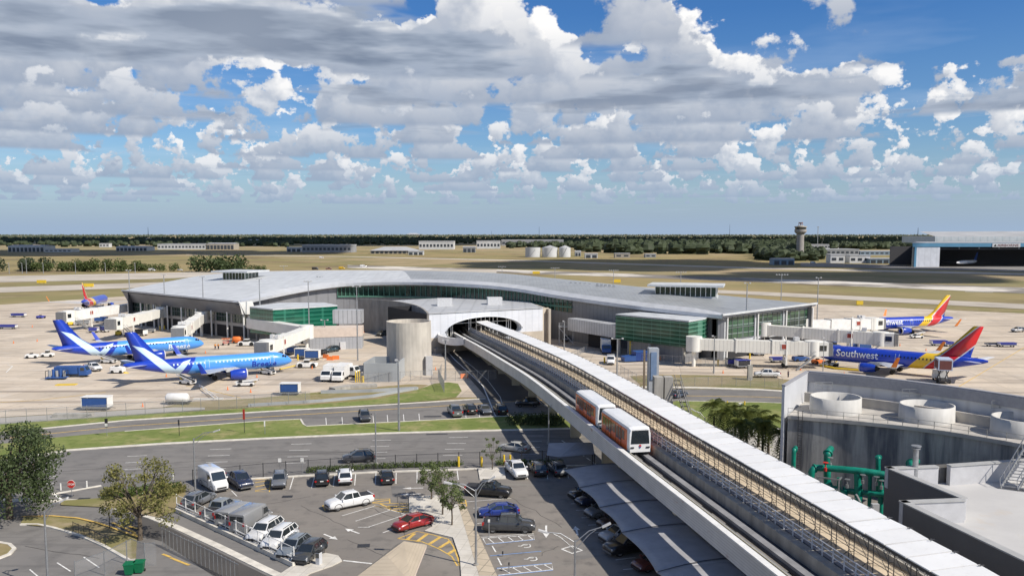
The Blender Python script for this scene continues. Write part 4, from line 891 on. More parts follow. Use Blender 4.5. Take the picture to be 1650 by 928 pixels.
# ---------------------------------------------------------------- flat-roofed building
NB = thing('flat_roof_building', 'dark grey flat-roofed building with pale membrane roof and stepped parapets at lower right', 'building', (45, 75, 0))
zt, zr = 9.0, 7.0
A, Bp, C, D = G(1426, 753.5, zt), G(1549, 804, zt), G(1449, 808, zt), G(1651, 905, zt); E_ = D + (D - C) * 1.6
F_, Gq = G(1507, 750.5, zt), G(1637, 741.6, zt); H_ = Gq + (Gq - F_) * 2.2
wallm = mat('charcoal_render', (.135, .130, .125), .8, var=.04, scale=.3); cap = mat('parapet_cap', (.40, .40, .39), .6, var=.05); inner = mat('parapet_inner', (.50, .50, .51), .7, var=.05)
foot = [A, Bp, C, D, E_, E_ + Vector((45, 10, 0)), H_]
mb = MB(); mb.wall([H_, A, Bp, C, E_], 0, zt); mb.build('wall', wallm, NB, True)
mb = MB(); mb.poly([A, Bp, C, E_, E_ + Vector((45, 10, 0)), H_], zr); mb.build('roof', m_multi('roof_membrane', [((.47, .46, .445),), ((.53, .52, .50), .15, .4, .65), ((.50, .43, .35), .3, .6, .85)], speck=((.45, .44, .42), 1.2, .62, .85)), NB, True)
def para(pts, name='parapet'):
    mb = MB(); mb.strip(pts, .55, zr, zt - .02, 1, off=-.30); mb.strip(pts, .75, zt, zt + .12, 0, off=-.3); mb.build(name, [cap, inner], NB, True)
para([E_, C]); para([C, Bp]); para([Bp, A]); para([A, F_]); q = F_ + (Gq - F_) * .14; para([q, H_])
mb = MB(); p = px_at(1474, 772, 86.5); mb.cyl((p.x, p.y, zr), .28, 4.0, 14); mb.cyl((p.x, p.y, zr + 4.0), .42, .12, 14); mb.cyl((p.x, p.y, zr + 4.25), .50, .1, 14); mb.build('flue', STEEL, NB, True)
mb = MB(); s0 = G(1612, 787, zr); 
for o in (0, 1.3, 2.4):
    a = s0 + Vector((o, -.6 * o, 0)); b = a + Vector((4.6, 2.2, 5.6)); mb.bar(a + Vector((0, 0, .1)), b, .14, .3)
    mb.bar(a + Vector((-.1, 0, 1.1)), b + Vector((-.1, 0, 1.1)), .07)
    for k in range(9): q = a.lerp(b, k / 8); mb.bar(q, q + Vector((-.1, 0, 1.1)), .05)
for k in range(20): a = s0.lerp(s0 + Vector((4.6, 2.2, 5.6)), k / 19); mb.bar(a, a + Vector((2.4, -1.44, 0)), .25, .04)
mb.build('roof_stair', STEEL, NB, True)
# ================================================================ aircraft
def text_mesh(body, size, bold=.0):
    cu = bpy.data.curves.new('t', 'FONT'); cu.body = body; cu.size = size; cu.offset = bold; cu.resolution_u = 2
    o = bpy.data.objects.new('t', cu); COL.objects.link(o); bpy.context.view_layer.update()
    me = bpy.data.meshes.new_from_object(o.evaluated_get(bpy.context.evaluated_depsgraph_get()))
    bm = bmesh.new(); bm.from_mesh(me); bmesh.ops.triangulate(bm, faces=bm.faces)
    for _ in range(2): bmesh.ops.subdivide_edges(bm, edges=[e for e in bm.edges if e.calc_length() > size * .25], cuts=1)
    vs = [v.co.copy() for v in bm.verts]; bm.verts.index_update(); fs = [tuple(v.index for v in f.verts) for f in bm.faces]; bm.free()
    bpy.data.objects.remove(o); bpy.data.curves.remove(cu); bpy.data.meshes.remove(me); return vs, fs
def text_width(vs): return max(v.x for v in vs)
def in_poly(g, x, z, pts):
    """mask that is 1 inside a convex polygon (counter-clockwise) of the x-z plane"""
    m = None; n = len(pts); area = sum(pts[i][0] * pts[(i + 1) % n][1] - pts[(i + 1) % n][0] * pts[i][1] for i in range(n)); pts = pts if area > 0 else pts[::-1]
    for i in range(n):
        (x0, z0), (x1, z1) = pts[i], pts[(i + 1) % n]; a, b = -(z1 - z0), (x1 - x0); l = math.hypot(a, b)
        d = g.m('ADD', g.m('MULTIPLY', g.m('SUBTRACT', x, x0), a / l), g.m('MULTIPLY', g.m('SUBTRACT', z, z0), b / l))
        d = g.rng(d, -.03, .03); m = d if m is None else g.m('MINIMUM', m, d)
    return m
def livery(name, fn, rough=.3):
    m = bpy.data.materials.new(name); m.use_nodes = True; g = Nodes(m.node_tree); b = m.node_tree.nodes['Principled BSDF']
    x, y, z = g.sep(g.coord('Object')); col = fn(g, x, y, z)
    n = g.noise(g.coord('Object'), .6, 4, .6); col = g.mix(g.rng(n, .45, .8, 0, .10), col, (.2, .2, .2))
    g.l.new(col, b.inputs['Base Color']); b.inputs['Roughness'].default_value = rough; b.inputs['Coat Weight'].default_value = .5; MATS[name] = m; return m
LB, DB = (.075, .31, .82), (.008, .045, .42)
def liv_blue(L):
    o = -L / 2
    def fn(g, x, y, z):
        edge = g.m('ADD', x, g.m('MULTIPLY', z, -.55)); col = g.mix(g.rng(edge, o + 12.2 - .1, o + 12.2 + .1), DB, LB)
        arm = [(o + a, b) for a, b in ((1.9, 8.7), (4.4, 7.9), (8.0, 5.2), (11.6, 1.9), (10.4, .9), (8.4, 2.4))]; arm2 = [(o + a, b) for a, b in ((9.8, 1.0), (11.2, 1.4), (13.9, 4.9), (12.2, 4.5), (10.0, 2.5))]
        return g.mix(g.m('MAXIMUM', in_poly(g, x, z, arm), in_poly(g, x, z, arm2)), col, (.55, .72, .86))
    return fn
def liv_multi(L):
    o = -L / 2; B_, Y_, R_, W_ = (.012, .05, .44), (.78, .50, .02), (.55, .012, .02), (.55, .58, .62)
    def fn(g, x, y, z):
        q = g.m('ADD', g.m('SUBTRACT', x, o), g.m('MULTIPLY', z, 1.05)); st = lambda e: g.rng(q, e - .06, e + .06)
        col = g.mix(st(11.0), B_, W_); col = g.mix(st(11.35), col, R_); col = g.mix(st(15.0), col, W_); col = g.mix(st(15.35), col, Y_); return g.mix(st(18.6), col, B_)
    return fn
PLAIN_W = flat('aircraft_white', (.75, .76, .78), .3, coat=.4)
WINGG = flat('wing_grey', (.48, .50, .52), .4)
def aircraft(label, L, r, zc, nose, yaw, kind, group):
    """nose = ground point under the nose; yaw = heading; built along +X"""
    d = Vector((math.cos(yaw), math.sin(yaw), 0)); c = Vector(nose) - d * L / 2
    t = thing('airliner', label, 'airliner', (c.x, c.y, 0), yaw, group); o = -L / 2
    mk = 'livery_' + kind
    ML = MATS.get(mk) or livery(mk, (liv_blue if kind == 'sky' else liv_multi)(L))
    st = [(0, .02, -.3), (.006, .2, -.28), (.016, .38, -.24), (.03, .55, -.18), (.05, .73, -.11), (.075, .88, -.05), (.105, .97, -.01), (.14, 1, 0), (.3, 1, 0), (.45, 1, 0), (.62, 1, 0), (.70, .95, .05), (.78, .82, .17), (.86, .63, .33), (.93, .42, .47), (.975, .26, .56), (1, .10, .6)]
    mb = MB(); n = 28; mb.loft([[(L / 2 - s_ * L, r * f * math.cos(2 * math.pi * k / n), zc + dz * r + r * 1.04 * f * math.sin(2 * math.pi * k / n)) for k in range(n)] for s_, f, dz in st], 0, True, True)
    fu = mb.build('fuselage', ML, t)
    wx = L * .04 + .6; span = L * .46
    for sy in (1, -1):
        mb = MB(); sec = []
        for u, cd_, sw, dz, th in ((0, 7.4, 0, 0, .5), (.32, 4.6, 3.3, .45, .32), (.97, 1.7, 8.6, 1.35, .12), (1.0, 1.2, 9.2, 1.6, .1)):
            x0 = wx + 3.2 - sw; y = sy * (1.2 + u * (span - 1.2)); z = zc - r * .62 + dz; sec.append([(x0, y, z), (x0 - cd_ * .35, y, z + th / 2), (x0 - cd_, y, z), (x0 - cd_ * .4, y, z - th / 2)])
        mb.loft(sec, 0, True, False); w = mb.build('wing', WINGG, t)
        y = sy * span; x0 = wx - 6.0; z = zc - r * .62 + 1.6
        mb = MB(); mb.loft([[(x0, y, z), (x0 - .5, y - .06, z), (x0 - 1.2, y, z), (x0 - .6, y + .06, z)], [(x0 - 1.4, y + sy * .75, z + 2.3), (x0 - 1.7, y + sy * .75 - .03, z + 2.3), (x0 - 2.1, y + sy * .75, z + 2.3), (x0 - 1.7, y + sy * .75 + .03, z + 2.3)]])
        mb.build('winglet', flat('winglet_orange', (.75, .22, .03)) if kind == 'multi' and 'winglet_orange' not in MATS else (MATS['winglet_orange'] if kind == 'multi' else (MATS.get('winglet_blue') or flat('winglet_blue', DB))), w)
        ex, ey, ez, er = wx + 4.4, sy * L * .148, zc - r * .62 - .85, 1.22 if kind == 'sky' else 1.08
        mb = MB(); rg = lambda X, q: [(X, ey + q * math.cos(2 * math.pi * k / 20), ez + q * math.sin(2 * math.pi * k / 20)) for k in range(20)]
        mb.loft([rg(ex - .5, er * .72), rg(ex, er * .80), rg(ex + .25, er * .9), rg(ex + .1, er), rg(ex - .9, er * 1.06), rg(ex - 2.6, er * .95), rg(ex - 3.5, er * .72)], 0, False, True); e = mb.build('engine', MATS.get('nacelle_blue') or flat('nacelle_blue', (.012, .05, .40), .25, coat=.5), t)
        mb = MB(); mb.loft([rg(ex - .02, er * .8), rg(ex + .27, er * .9), rg(ex + .12, er * 1.01), rg(ex - .02, er * 1.02)], 0, False, True); mb.build('intake_lip', MATS['unit_grey'], e)
        mb = MB(); mb.cyl((ex - .5, ey, ez), er * .74, .04, 20, axis='X'); mb.cyl((ex - .46, ey, ez), er * .22, .35, 10, r2=.02, axis='X'); mb.loft([rg(ex - 3.4, er * .6), rg(ex - 4.3, er * .3)]); mb.build('fan', DARKIN, e)
        mb = MB(); mb.loft([[(ex - .6, ey - .12, ez + er * .8), (ex - 4.2, ey - .12, ez + er * .5), (ex - 4.2, ey + .12, ez + er * .5), (ex - .6, ey + .12, ez + er * .8)], [(ex - 2.2, ey - .12, ez + er * 1.35), (ex - 5, ey - .12, ez + er * 1.35), (ex - 5, ey + .12, ez + er * 1.35), (ex - 2.2, ey + .12, ez + er * 1.35)]]); mb.build('pylon', WINGG, e)
        # tailplane
        mb = MB(); z = zc + r * .45; mb.loft([[(o + 5.2, sy * .5, z), (o + 3.5, sy * .5, z + .15), (o + 1.6, sy * .5, z), (o + 3.5, sy * .5, z - .15)], [(o + 1.3, sy * 6.3, z + .6), (o + .7, sy * 6.3, z + .66), (o - .1, sy * 6.3, z + .6), (o + .7, sy * 6.3, z + .54)]]); mb.build('tailplane', PLAIN_W if kind == 'sky' or True else ML, t)
        # main gear
        gx = wx - 2.0; mb = MB(); mb.bar((gx, sy * 2.9, .5), (gx, sy * 2.6, zc - r * .6), .26); g1 = mb.build('main_gear', STEEL, t)
        for q in (-.38, .38): MB().cyl((gx, sy * 2.9 + q - .16, .56), .56, .32, 16, axis='Y').build('wheel', BLACK, g1)
    mb = MB(); mb.bar((L / 2 - 4.6, 0, .35), (L / 2 - 4.4, 0, zc - r * .8), .16); g1 = mb.build('nose_gear', STEEL, t)
    for q in (-.24, .24): MB().cyl((L / 2 - 4.6, q - .1, .36), .36, .2, 14, axis='Y').build('wheel', BLACK, g1)
    # fin with dorsal fillet
    zt = 11.6 if kind == 'sky' else 12.4; zb = zc + r * .55
    prof = ((zb, 2.4, 10.2, .34), (zc + r * 1.12, 2.35, 8.4, .26), (zc + r * 1.7, 2.1, 6.9, .22), (zt - .3, .55, 3.0, .12), (zt, .5, 2.5, .08)) if kind == 'sky' else ((zb, 3.4, 13.4, .34), (zc + r * 1.1, 3.5, 10.2, .26), (zc + r * 1.9, 3.1, 8.2, .22), (zt - .25, 1.3, 3.5, .12), (zt, 1.3, 3.1, .08))
    mb = MB(); mb.loft([[(o + b_, 0, z_), (o + (a_ + b_) / 2, th, z_), (o + a_, 0, z_), (o + (a_ + b_) / 2, -th, z_)] for z_, a_, b_, th in prof], 0, True, True); mb.build('fin', ML, t)
    # cabin windows, doors, flight deck
    def patch(x0, x1, z0, z1, sy, m, name, rr=r, k=4, par=t):
        mb = MB(); vs = []
        for i in range(k + 1):
            z = z0 + (z1 - z0) * i / k; a = math.asin(max(-1, min(1, (z - zc) / (rr * 1.04 + .02)))); y = sy * (rr + .025) * math.cos(a); vs += [(x0, y, z), (x1, y, z)]
        mb.add(vs, [(2 * i, 2 * i + 1, 2 * i + 3, 2 * i + 2) for i in range(k)]); return mb.build(name, m, par)
    vis = -1 if kind == 'sky' else 1
    wz = zc + .42; x = L / 2 - L * .155
    wm_ = MATS.get('cabin_window') or flat('cabin_window', (.02, .025, .035), .15)
    wl_ = MATS.get('pale_cabin_window') or flat('pale_cabin_window', (.62, .74, .85), .2)
    for sy in (vis, -vis):
        x = L / 2 - L * .165; k = 0
        while x > o + L * .27:
            if sy == vis: patch(x, x - .30, wz, wz + .42, sy, wl_ if 'near' in label and kind == 'sky' else wm_, 'cabin_window', k=1)
            x -= .82; k += 1
            if k == 15 and sy == vis:
                x -= .9
        if sy == vis:
            for dx in (L * (.125 if kind == 'sky' else .10), L * .52 if kind == 'sky' else L * .5, ):
                x0 = L / 2 - dx - .0; dd = patch(x0, x0 - .9, zc - .55, zc + 1.25, sy, ML, 'door', rr=r + .03)
                for a, b, e, f in ((x0, x0 - .07, zc - .6, zc + 1.3), (x0 - .85, x0 - .92, zc - .6, zc + 1.3)): patch(a, b, e, f, sy, wl_, 'door_trim', rr=r + .05, par=dd)
        y0 = L / 2 - L * .052; mb = MB()
        for j, (xa, xb, fa, fb) in enumerate(((.040, .052, .18, .62), (.054, .070, .55, .86))):
            ra, rb = r * (.66 if j == 0 else .78), r * (.76 if j == 0 else .87); za = zc + r * (.30 if j == 0 else .38)
            q = lambda xf, rr_, an: (L / 2 - L * xf, sy * rr_ * 1.02 * math.cos(an), zc - .1 * r + rr_ * 1.08 * math.sin(an))
            mb.add([q(xa, ra, .62), q(xb, rb, .50), q(xb, rb, .85), q(xa, ra, 1.05)], [(0, 1, 2, 3)])
        mb.build('flight_deck_window', GLASS, t)
    word, size, xt, z0, m_ = ('Breeze', 2.05, L * .735, zc - 1.25, (flat('deep_blue_lettering', DB) if 'near' in label else flat('pale_lettering', (.75, .85, .95)))) if kind == 'sky' else ('Southwest', 2.35, L - 5.4, zc - .35, flat('white_lettering', (.85, .87, .90)))
    vs, fs = text_mesh(word, size, .035); mb = MB(); pv = []
    sx = 1 if kind == 'sky' else -1
    for v in vs:
        a = (v.y + z0 - zc) / (r + .04); pv.append((o + xt + sx * v.x, vis * (r + .045) * math.cos(a), zc + (r * 1.04 + .04) * math.sin(a)))
    mb.add(pv, fs); mb.build('airline_name', m_, t)
    return t
BG = 'light blue airliners parked at the left gates'; SG = 'blue airliners with red and yellow tails'
aircraft('near light blue airliner with deep blue tail, foremost of the two at the left', 37.0, 1.78, 3.35, (-52.9, 203.8, 0), R(29.5), 'sky', BG)
aircraft('far light blue airliner with deep blue tail, behind the other light blue one', 37.6, 1.78, 3.35, (-85.4, 235.5, 0), R(37.6), 'sky', BG)
aircraft('deep blue airliner with red and yellow tail, parked nearest the right jet bridge', 38.6, 1.88, 3.5, (77.2, 214.8, 0), R(139.4), 'multi', SG)
aircraft('blue airliner with upright yellow and red tail, farther back on the right apron', 36.8, 1.88, 3.5, (114.5, 281, 0), R(194.5), 'multi', SG)
aircraft('blue airliner of which only the tail shows behind the farthest left jet bridge', 36.8, 1.88, 3.5, (-188.4, 396, 0), R(101), 'multi', SG)

# ================================================================ jet bridges
JB = ribbed('bridge_cladding', (.74, .72, .66), .8, .35, .5, 'H', .1, .04)
JP = mat('bridge_plain', (.76, .745, .69), .5, var=.04, scale=.4)
def jet_bridge(label, a, b, za, zb, group, mat_=None, sections=3, canopy=True, sign=True, stair=True, side=1):
    a, b = Vector((a[0], a[1], 0)), Vector((b[0], b[1], 0)); d = (b - a); L = d.length; d.normalize(); n = Vector((-d.y, d.x, 0)) * side
    t = thing('jet_bridge', label, 'jet bridge', tuple((a + b) / 2), math.atan2(d.y, d.x), group)
    Z = lambda s_: za + (zb - za) * s_ / L
    mb = MB(); mb.cyl((a.x, a.y, za - .4), 2.0, 3.7, 16); mb.cyl((a.x, a.y, 0), .5, za, 10); mb.build('rotunda', JP, t, True)
    cuts = [1.2 + (L - 4.6) * k / sections for k in range(sections + 1)]
    for k in range(sections):
        s0, s1 = cuts[k], cuts[k + 1] + .4; w = 1.45 + .12 * k; h = 2.75 + .14 * k
        p, q = a + d * s0, a + d * s1; up = lambda P, z, o: P + n * o + Vector((0, 0, z))
        rg = lambda P, z: [up(P, z - .1 * k, -w), up(P, z - .1 * k, w), up(P, z + h, w), up(P, z + h, -w)]
        mb = MB(); mb.loft([rg(p, Z(s0)), rg(q, Z(s1))]); sec = mb.build('tunnel', mat_ or JB, t, True)
        mb = MB(); rg2 = lambda P, z: [up(P, z - .1 * k - .15, -w - .1), up(P, z - .1 * k - .15, w + .1), up(P, z + h + .15, w + .1), up(P, z + h + .15, -w - .1)]
        mb.loft([rg2(p, Z(s0)), rg2(p + d * .35, Z(s0))]); mb.loft([rg2(q - d * .35, Z(s1)), rg2(q, Z(s1))]); mb.build('frame', JP, sec, True)
    c = a + d * (L - 2.0); zc_ = Z(L - 2)
    mb = MB(); mb.cyl((c.x, c.y, zc_ - .4), 2.1, 3.7, 12); mb.box((b.x, b.y, zc_ + 1.4), (2.6, 3.6, 3.4), math.atan2(d.y, d.x)); cab = mb.build('cab', JP, t, True)
    mb = MB(); fr = b + d * 1.32; mb.box((fr.x, fr.y, zc_ + 1.35), (.12, 2.9, 2.6), math.atan2(d.y, d.x)); fs_ = b - n * 1.82; mb.box((fs_.x, fs_.y, zc_ + 1.7), (1.6, .1, 1.3), math.atan2(d.y, d.x)); fs_ = b + n * 1.82; mb.box((fs_.x, fs_.y, zc_ + 1.7), (1.6, .1, 1.3), math.atan2(d.y, d.x)); mb.build('cab_opening', GLASS, cab, True)
    if canopy:
        mb = MB()
        for k in range(3): q = b + d * (1.5 + k * .35); mb.box((q.x, q.y, zc_ + 1.4), (.28, 3.5 - .12 * k, 3.3 - .1 * k), math.atan2(d.y, d.x))
        mb.build('docking_hood', flat('hood_grey', (.22, .22, .22)) if 'hood_grey' not in MATS else MATS['hood_grey'], cab, True)
    s_ = L * .72; m_ = a + d * s_
    mb = MB()
    for o in (-1.7, 1.7): mb.bar(m_ + n * o + Vector((0, 0, .9)), m_ + n * o + Vector((0, 0, Z(s_) + 3.4)), .32)
    mb.bar(m_ - n * 1.9 + Vector((0, 0, 1.2)), m_ + n * 1.9 + Vector((0, 0, 1.2)), .5, .6); mb.bar(m_ - n * 1.9 + Vector((0, 0, Z(s_) - .5)), m_ + n * 1.9 + Vector((0, 0, Z(s_) - .5)), .3)
    lg = mb.build('drive_column', JP, t, True)
    for o in (-1.1, -.5, .5, 1.1): MB().cyl(m_ + n * o + Vector((0, 0, .55)) - n * .2, .55, .4, 14, axis='Y' if abs(d.x) > .7 else 'X').build('wheel', BLACK, lg, True)
    if stair:
        p0 = c + n * 2.2 + Vector((0, 0, zc_)); p1 = c + n * 3.4 - d * 4.6 + Vector((0, 0, .15)); mb = MB(); e = d * .0 + n * .9
        for o in (0, .9): mb.bar(p0 + n * o, p1 + n * o, .12, .3); mb.bar(p0 + n * o + Vector((0, 0, 1)), p1 + n * o + Vector((0, 0, 1)), .07)
        for k in range(12): q = p0.lerp(p1, k / 11); mb.bar(q, q + n * .9, .3, .06)
        mb.build('service_stair', STEEL, t, True)
    if sign:
        q = a + d * (L * .80 - 3); w = 1.45 + .12 * (sections - 1)
        for o in (-1,):
            for sd in (-1, 1):
                c_ = q + n * (w + .06) * sd; mb = MB(); mb.box((c_.x, c_.y, Z(L * .7) + 1.75), (1.7, .08, 1.5), math.atan2(d.y, d.x)); sg = mb.build('gate_sign', WHITE, t, True)
                c_ = q + n * (w + .12) * sd; mb = MB(); mb.box((c_.x, c_.y, Z(L * .7) + 1.75), (1.35, .04, 1.15), math.atan2(d.y, d.x)); mb.build('sign_panel', flat('sign_red_brown', (.30, .05, .03)) if 'sign_red_brown' not in MATS else MATS['sign_red_brown'], sg, True)
    mb = MB()
    for o in (-.8, .5): q = a + d * (L - 6) + n * o; mb.box((q.x, q.y, Z(L - 6) + 3.6), (1.2, .8, .8), math.atan2(d.y, d.x))
    mb.build('air_units', MATS['unit_grey'], t, True); return t
JG = 'jet bridges reaching from the terminal'
jet_bridge('ribbed cream jet bridge starting at the right green louvred annex, foremost of the right ones', (45.5, 212.5), (76.2, 209.2), 4.3, 3.5, JG, side=-1)
jet_bridge('ribbed cream jet bridge in the middle of the three right ones, ending over open apron', (70, 237), (99, 223.5), 5.2, 4.0, JG, side=-1)
jet_bridge('plain white jet bridge, rearmost at the right, reaching the far blue airliner', (86.5, 252.5), (112, 262), 4.9, 4.2, JG, mat_=WHITE)
jet_bridge('white jet bridge sloping down to the near light blue airliner', (-57.0, 236), (-60.8, 208.6), 4.6, 3.6, JG, mat_=JP, sections=2, side=-1)
t_ = jet_bridge('white jet bridge sloping to the nose of the far light blue airliner', (-101, 277), (-94.6, 241.5), 4.6, 3.5, JG, mat_=JP, sections=3)
jet_bridge('cream jet bridge with a grey cab and nothing docked, second from the left', (-121.5, 296), (-123.6, 264), 4.6, 3.8, JG, mat_=JP)
jet_bridge('long white jet bridge at the far left end of the terminal', (-141, 322), (-150.5, 287), 4.6, 3.9, JG, mat_=WHITE)
t = thing('fixed_walkway', 'fixed grey walkway on a post from the left glass annex to the nearest bridge', 'walkway', (-68, 248, 0))
mb = MB(); A_, B_ = Vector((-79.5, 259.5, 4.7)), Vector((-57.4, 236.5, 4.6)); mb.bar(A_ + Vector((0, 0, 1.4)), B_ + Vector((0, 0, 1.4)), 3.0, 3.0); mb.build('tunnel', JP, t, True)
mb = MB(); mb.cyl((-70, 249.6, 0), .45, 4.7, 10); mb.build('post', CONC, t, True)
# ================================================================ road vehicles
PAINT = m_obj('car_paint', .3, .7)
TRIM = flat('black_trim', (.03, .03, .032), .55)
RIM = flat('alloy_rim', (.32, .33, .34), .3, .8)
HL = flat('headlight_glass', (.70, .72, .75), .12)
TL = flat('tail_light_red', (.42, .012, .012), .25)
PLATE = flat('number_plate', (.70, .70, .66), .5)
# kind: length, width, lower body profile [(x, z_deck)], cabin [(x, z)] base/roof, wheel x, radius
CAR = {
 'sedan': dict(L=4.8, W=1.84, hood=.97, belt=.99, deck=1.06, cab=(1.30, .28, -1.05, -2.02), roof=1.46, wx=(1.45, -1.40), wr=.35, tail=1.10),
 'hatch': dict(L=4.4, W=1.80, hood=1.0, belt=1.04, deck=1.1, cab=(1.15, .25, -1.35, -2.0), roof=1.50, wx=(1.32, -1.28), wr=.33, tail=1.1),
 'suv':   dict(L=4.75, W=1.90, hood=1.12, belt=1.13, deck=1.2, cab=(1.32, .38, -1.62, -2.26), roof=1.70, wx=(1.45, -1.42), wr=.39, tail=1.17),
 'bigsuv':dict(L=5.2, W=2.02, hood=1.22, belt=1.25, deck=1.28, cab=(1.38, .60, -2.0, -2.5), roof=1.86, wx=(1.58, -1.5), wr=.42, tail=1.3),
 'pickup':dict(L=5.85, W=2.02, hood=1.26, belt=1.28, deck=1.28, cab=(1.52, .72, -.85, -1.12), roof=1.93, wx=(1.85, -1.75), wr=.42, tail=1.3, bed=True),
 'van':   dict(L=5.9, W=2.05, hood=1.35, belt=1.45, deck=1.5, cab=None, roof=2.55, wx=(1.95, -1.7), wr=.37, tail=1.5, van=True),
 'lowvan':dict(L=5.6, W=2.02, hood=1.25, belt=1.35, deck=1.4, cab=None, roof=2.1, wx=(1.8, -1.65), wr=.37, tail=1.4, van=True),
}
CARPROTO = {}
def car_parts(kind):
    """list of (name, mesh, depth); mesh built once per kind"""
    P = CAR[kind]; L, W = P['L'] / 2, P['W'] / 2; zb = .26 + (.1 if kind in ('pickup', 'bigsuv', 'suv') else 0); h, bt, tl = P['hood'], P['belt'], P['tail']; out = []
    van = P.get('van'); bed = P.get('bed'); R_ = P['roof']
    def sec(x, w, zt, z0, sh=.10):
        return [(x, -w * .93, z0), (x, -w, z0 + .18), (x, -w, zt - .30), (x, -w * (1 - sh * .5), zt - .06), (x, -w * (1 - sh * 1.5), zt), (x, w * (1 - sh * 1.5), zt), (x, w * (1 - sh * .5), zt - .06), (x, w, zt - .30), (x, w, z0 + .18), (x, w * .93, z0)]
    def fin(mb, name, mats, par='root'):
        o = mb.build(name, mats); me = o.data; bpy.data.objects.remove(o); out.append((name, me, par))
    mb = MB()
    if van:
        s = [sec(-L, W * .94, R_ - .08, zb + .1, .06), sec(-L + .12, W * .98, R_, zb, .06), sec(L * .38, W, R_, zb, .06), sec(L * .50, W, R_ - .10, zb, .08), sec(L * .74, W * .99, h + .10, zb, .12), sec(L * .93, W * .93, h - .18, zb, .2), sec(L, W * .80, h - .45, zb + .12, .2)]
    else:
        rear = tl if not bed else bt
        s = [sec(-L, W * .88, rear - .22, zb + .14, .2), sec(-L + .10, W * .95, rear - .06, zb + .04, .12), sec(-L + .5, W, rear, zb), sec(P['cab'][3] if not bed else -1.1, W, bt + .02, zb), sec(0, W, bt, zb), sec(P['cab'][0] - .1, W, h + .02, zb), sec(L * .80, W * .99, h - .06, zb, .15), sec(L * .93, W * .95, h - .15, zb + .04, .2), sec(L * .985, W * .87, h - .30, zb + .08, .22), sec(L, W * .78, h - .46, zb + .14, .25)]
    mb.loft(s, 0, True, True); fin(mb, 'body', PAINT)
    if bed:
        mb = MB(); mb.b2(-L + .22, P['cab'][3] - .12, -W + .22, W - .22, bt - .02, bt + .03); fin(mb, 'cargo_bed', TRIM)
        mb = MB(); mb.b2(-L + .02, -L + .14, -W + .1, W - .1, .75, bt + .01); fin(mb, 'tailgate', PAINT)
    # glasshouse: dark lofted cabin, painted roof and pillars on top
    if not van:
        a, b, c, d = P['cab']; zr = R_; wb, wt = W * .90, W * .72
        mb = MB(); rg = lambda x, w, z: [(x, -w, z), (x, w, z)]
        base = bt - .06
        V = [(a, -wb * .93, h - .04), (a, wb * .93, h - .04), (d, wb * .93, base + .04), (d, -wb * .93, base + .04), (b, -wt, zr - .05), (b, wt, zr - .05), (c, wt, zr - .05), (c, -wt, zr - .05), ((a + b) / 2 - .25, -wb, base), ((a + b) / 2 - .25, wb, base), ((c + d) / 2, wb, base), ((c + d) / 2, -wb, base)]
        mb.add(V, [(0, 1, 5, 4), (3, 7, 6, 2), (8, 4, 7, 11), (9, 10, 6, 5), (0, 4, 8), (1, 9, 5), (3, 11, 7), (2, 6, 10)]); fin(mb, 'windows', GLASS)
        mb = MB(); k = .10
        rr = lambda x, w, z: [(x, -w, z - .07), (x, -w * .86, z), (x, w * .86, z), (x, w, z - .07)]
        mb.loft([rr(b + .06, wt + .01, zr - .03), rr(b - .25, wt + .04, zr), rr((b + c) / 2, wt + .05, zr + .02), rr(c + .2, wt + .03, zr - .005), rr(c - .04, wt, zr - .05)], 0, True, True); fin(mb, 'roof', PAINT)
        for sy in (-1, 1):
            mb = MB(); mb.bar((b, sy * wt, zr - .05), ((a + b) / 2 + (a - b) * .45, sy * wb * .95, h - .02), .09, .07); fin(mb, 'pillar', PAINT); mb = MB(); mb.bar((c, sy * wt, zr - .05), (d + .02, sy * wb * .95, base + .06), .14 if not bed else .2, .08); fin(mb, 'pillar', PAINT)
            m_ = (b + c) / 2; mb = MB(); mb.bar((m_, sy * (wt + .015), zr - .05), (m_ - .04, sy * (wb + .01), base + .02), .09, .05); fin(mb, 'pillar', PAINT)
            if kind in ('suv', 'bigsuv', 'hatch'): mb = MB(); mb.bar((c + .75, sy * (wt + .015), zr - .05), (d + .95, sy * (wb + .01), base + .02), .10, .05); fin(mb, 'pillar', PAINT)
        if kind in ('suv', 'bigsuv'):
            mb = MB()
            for sy in (-1, 1): mb.bar((b - .2, sy * wt * .92, zr + .07), (c + .2, sy * wt * .92, zr + .07), .05, .05)
            fin(mb, 'roof_rails', TRIM)
    else:
        mb = MB(); w = W * .92; x0, z0, x1, z1 = L * .735, h + .13, L * .505, R_ - .16
        mb.add([(x0, -w * .92, z0), (x0, w * .92, z0), (x1, w * .88, z1), (x1, -w * .88, z1)], [(0, 1, 2, 3)]); n_ = Vector((z1 - z0, 0, x0 - x1)).normalized() * .05; mb.v = [(p[0] + n_.x, p[1], p[2] + n_.z) for p in mb.v]; fin(mb, 'windscreen', GLASS)
        for sy in (-1, 1): mb = MB(); Y = sy * (W + .012); mb.add([(L * .66, Y, h + .12), (L * .52, Y, R_ - .42), (L * .28, Y, R_ - .42), (L * .28, Y, h + .06)], [(0, 1, 2, 3)]); fin(mb, 'side_window', GLASS)
        mb = MB()
        for y0, y1 in ((-W + .22, -.05), (.05, W - .22)): mb.b2(-L - .015, -L + .02, y0, y1, R_ - .85, R_ - .3)
        fin(mb, 'rear_window', GLASS)
        mb = MB()
        for sy in (-1, 1): mb.b2(L * .22, L * .235, sy * (W + .01) - .01, sy * (W + .01) + .01, .5, R_ - .3); mb.b2(-L * .25, L * .2, sy * (W + .01) - .01, sy * (W + .01) + .01, 1.02, 1.06)
        fin(mb, 'door_seams', TRIM)
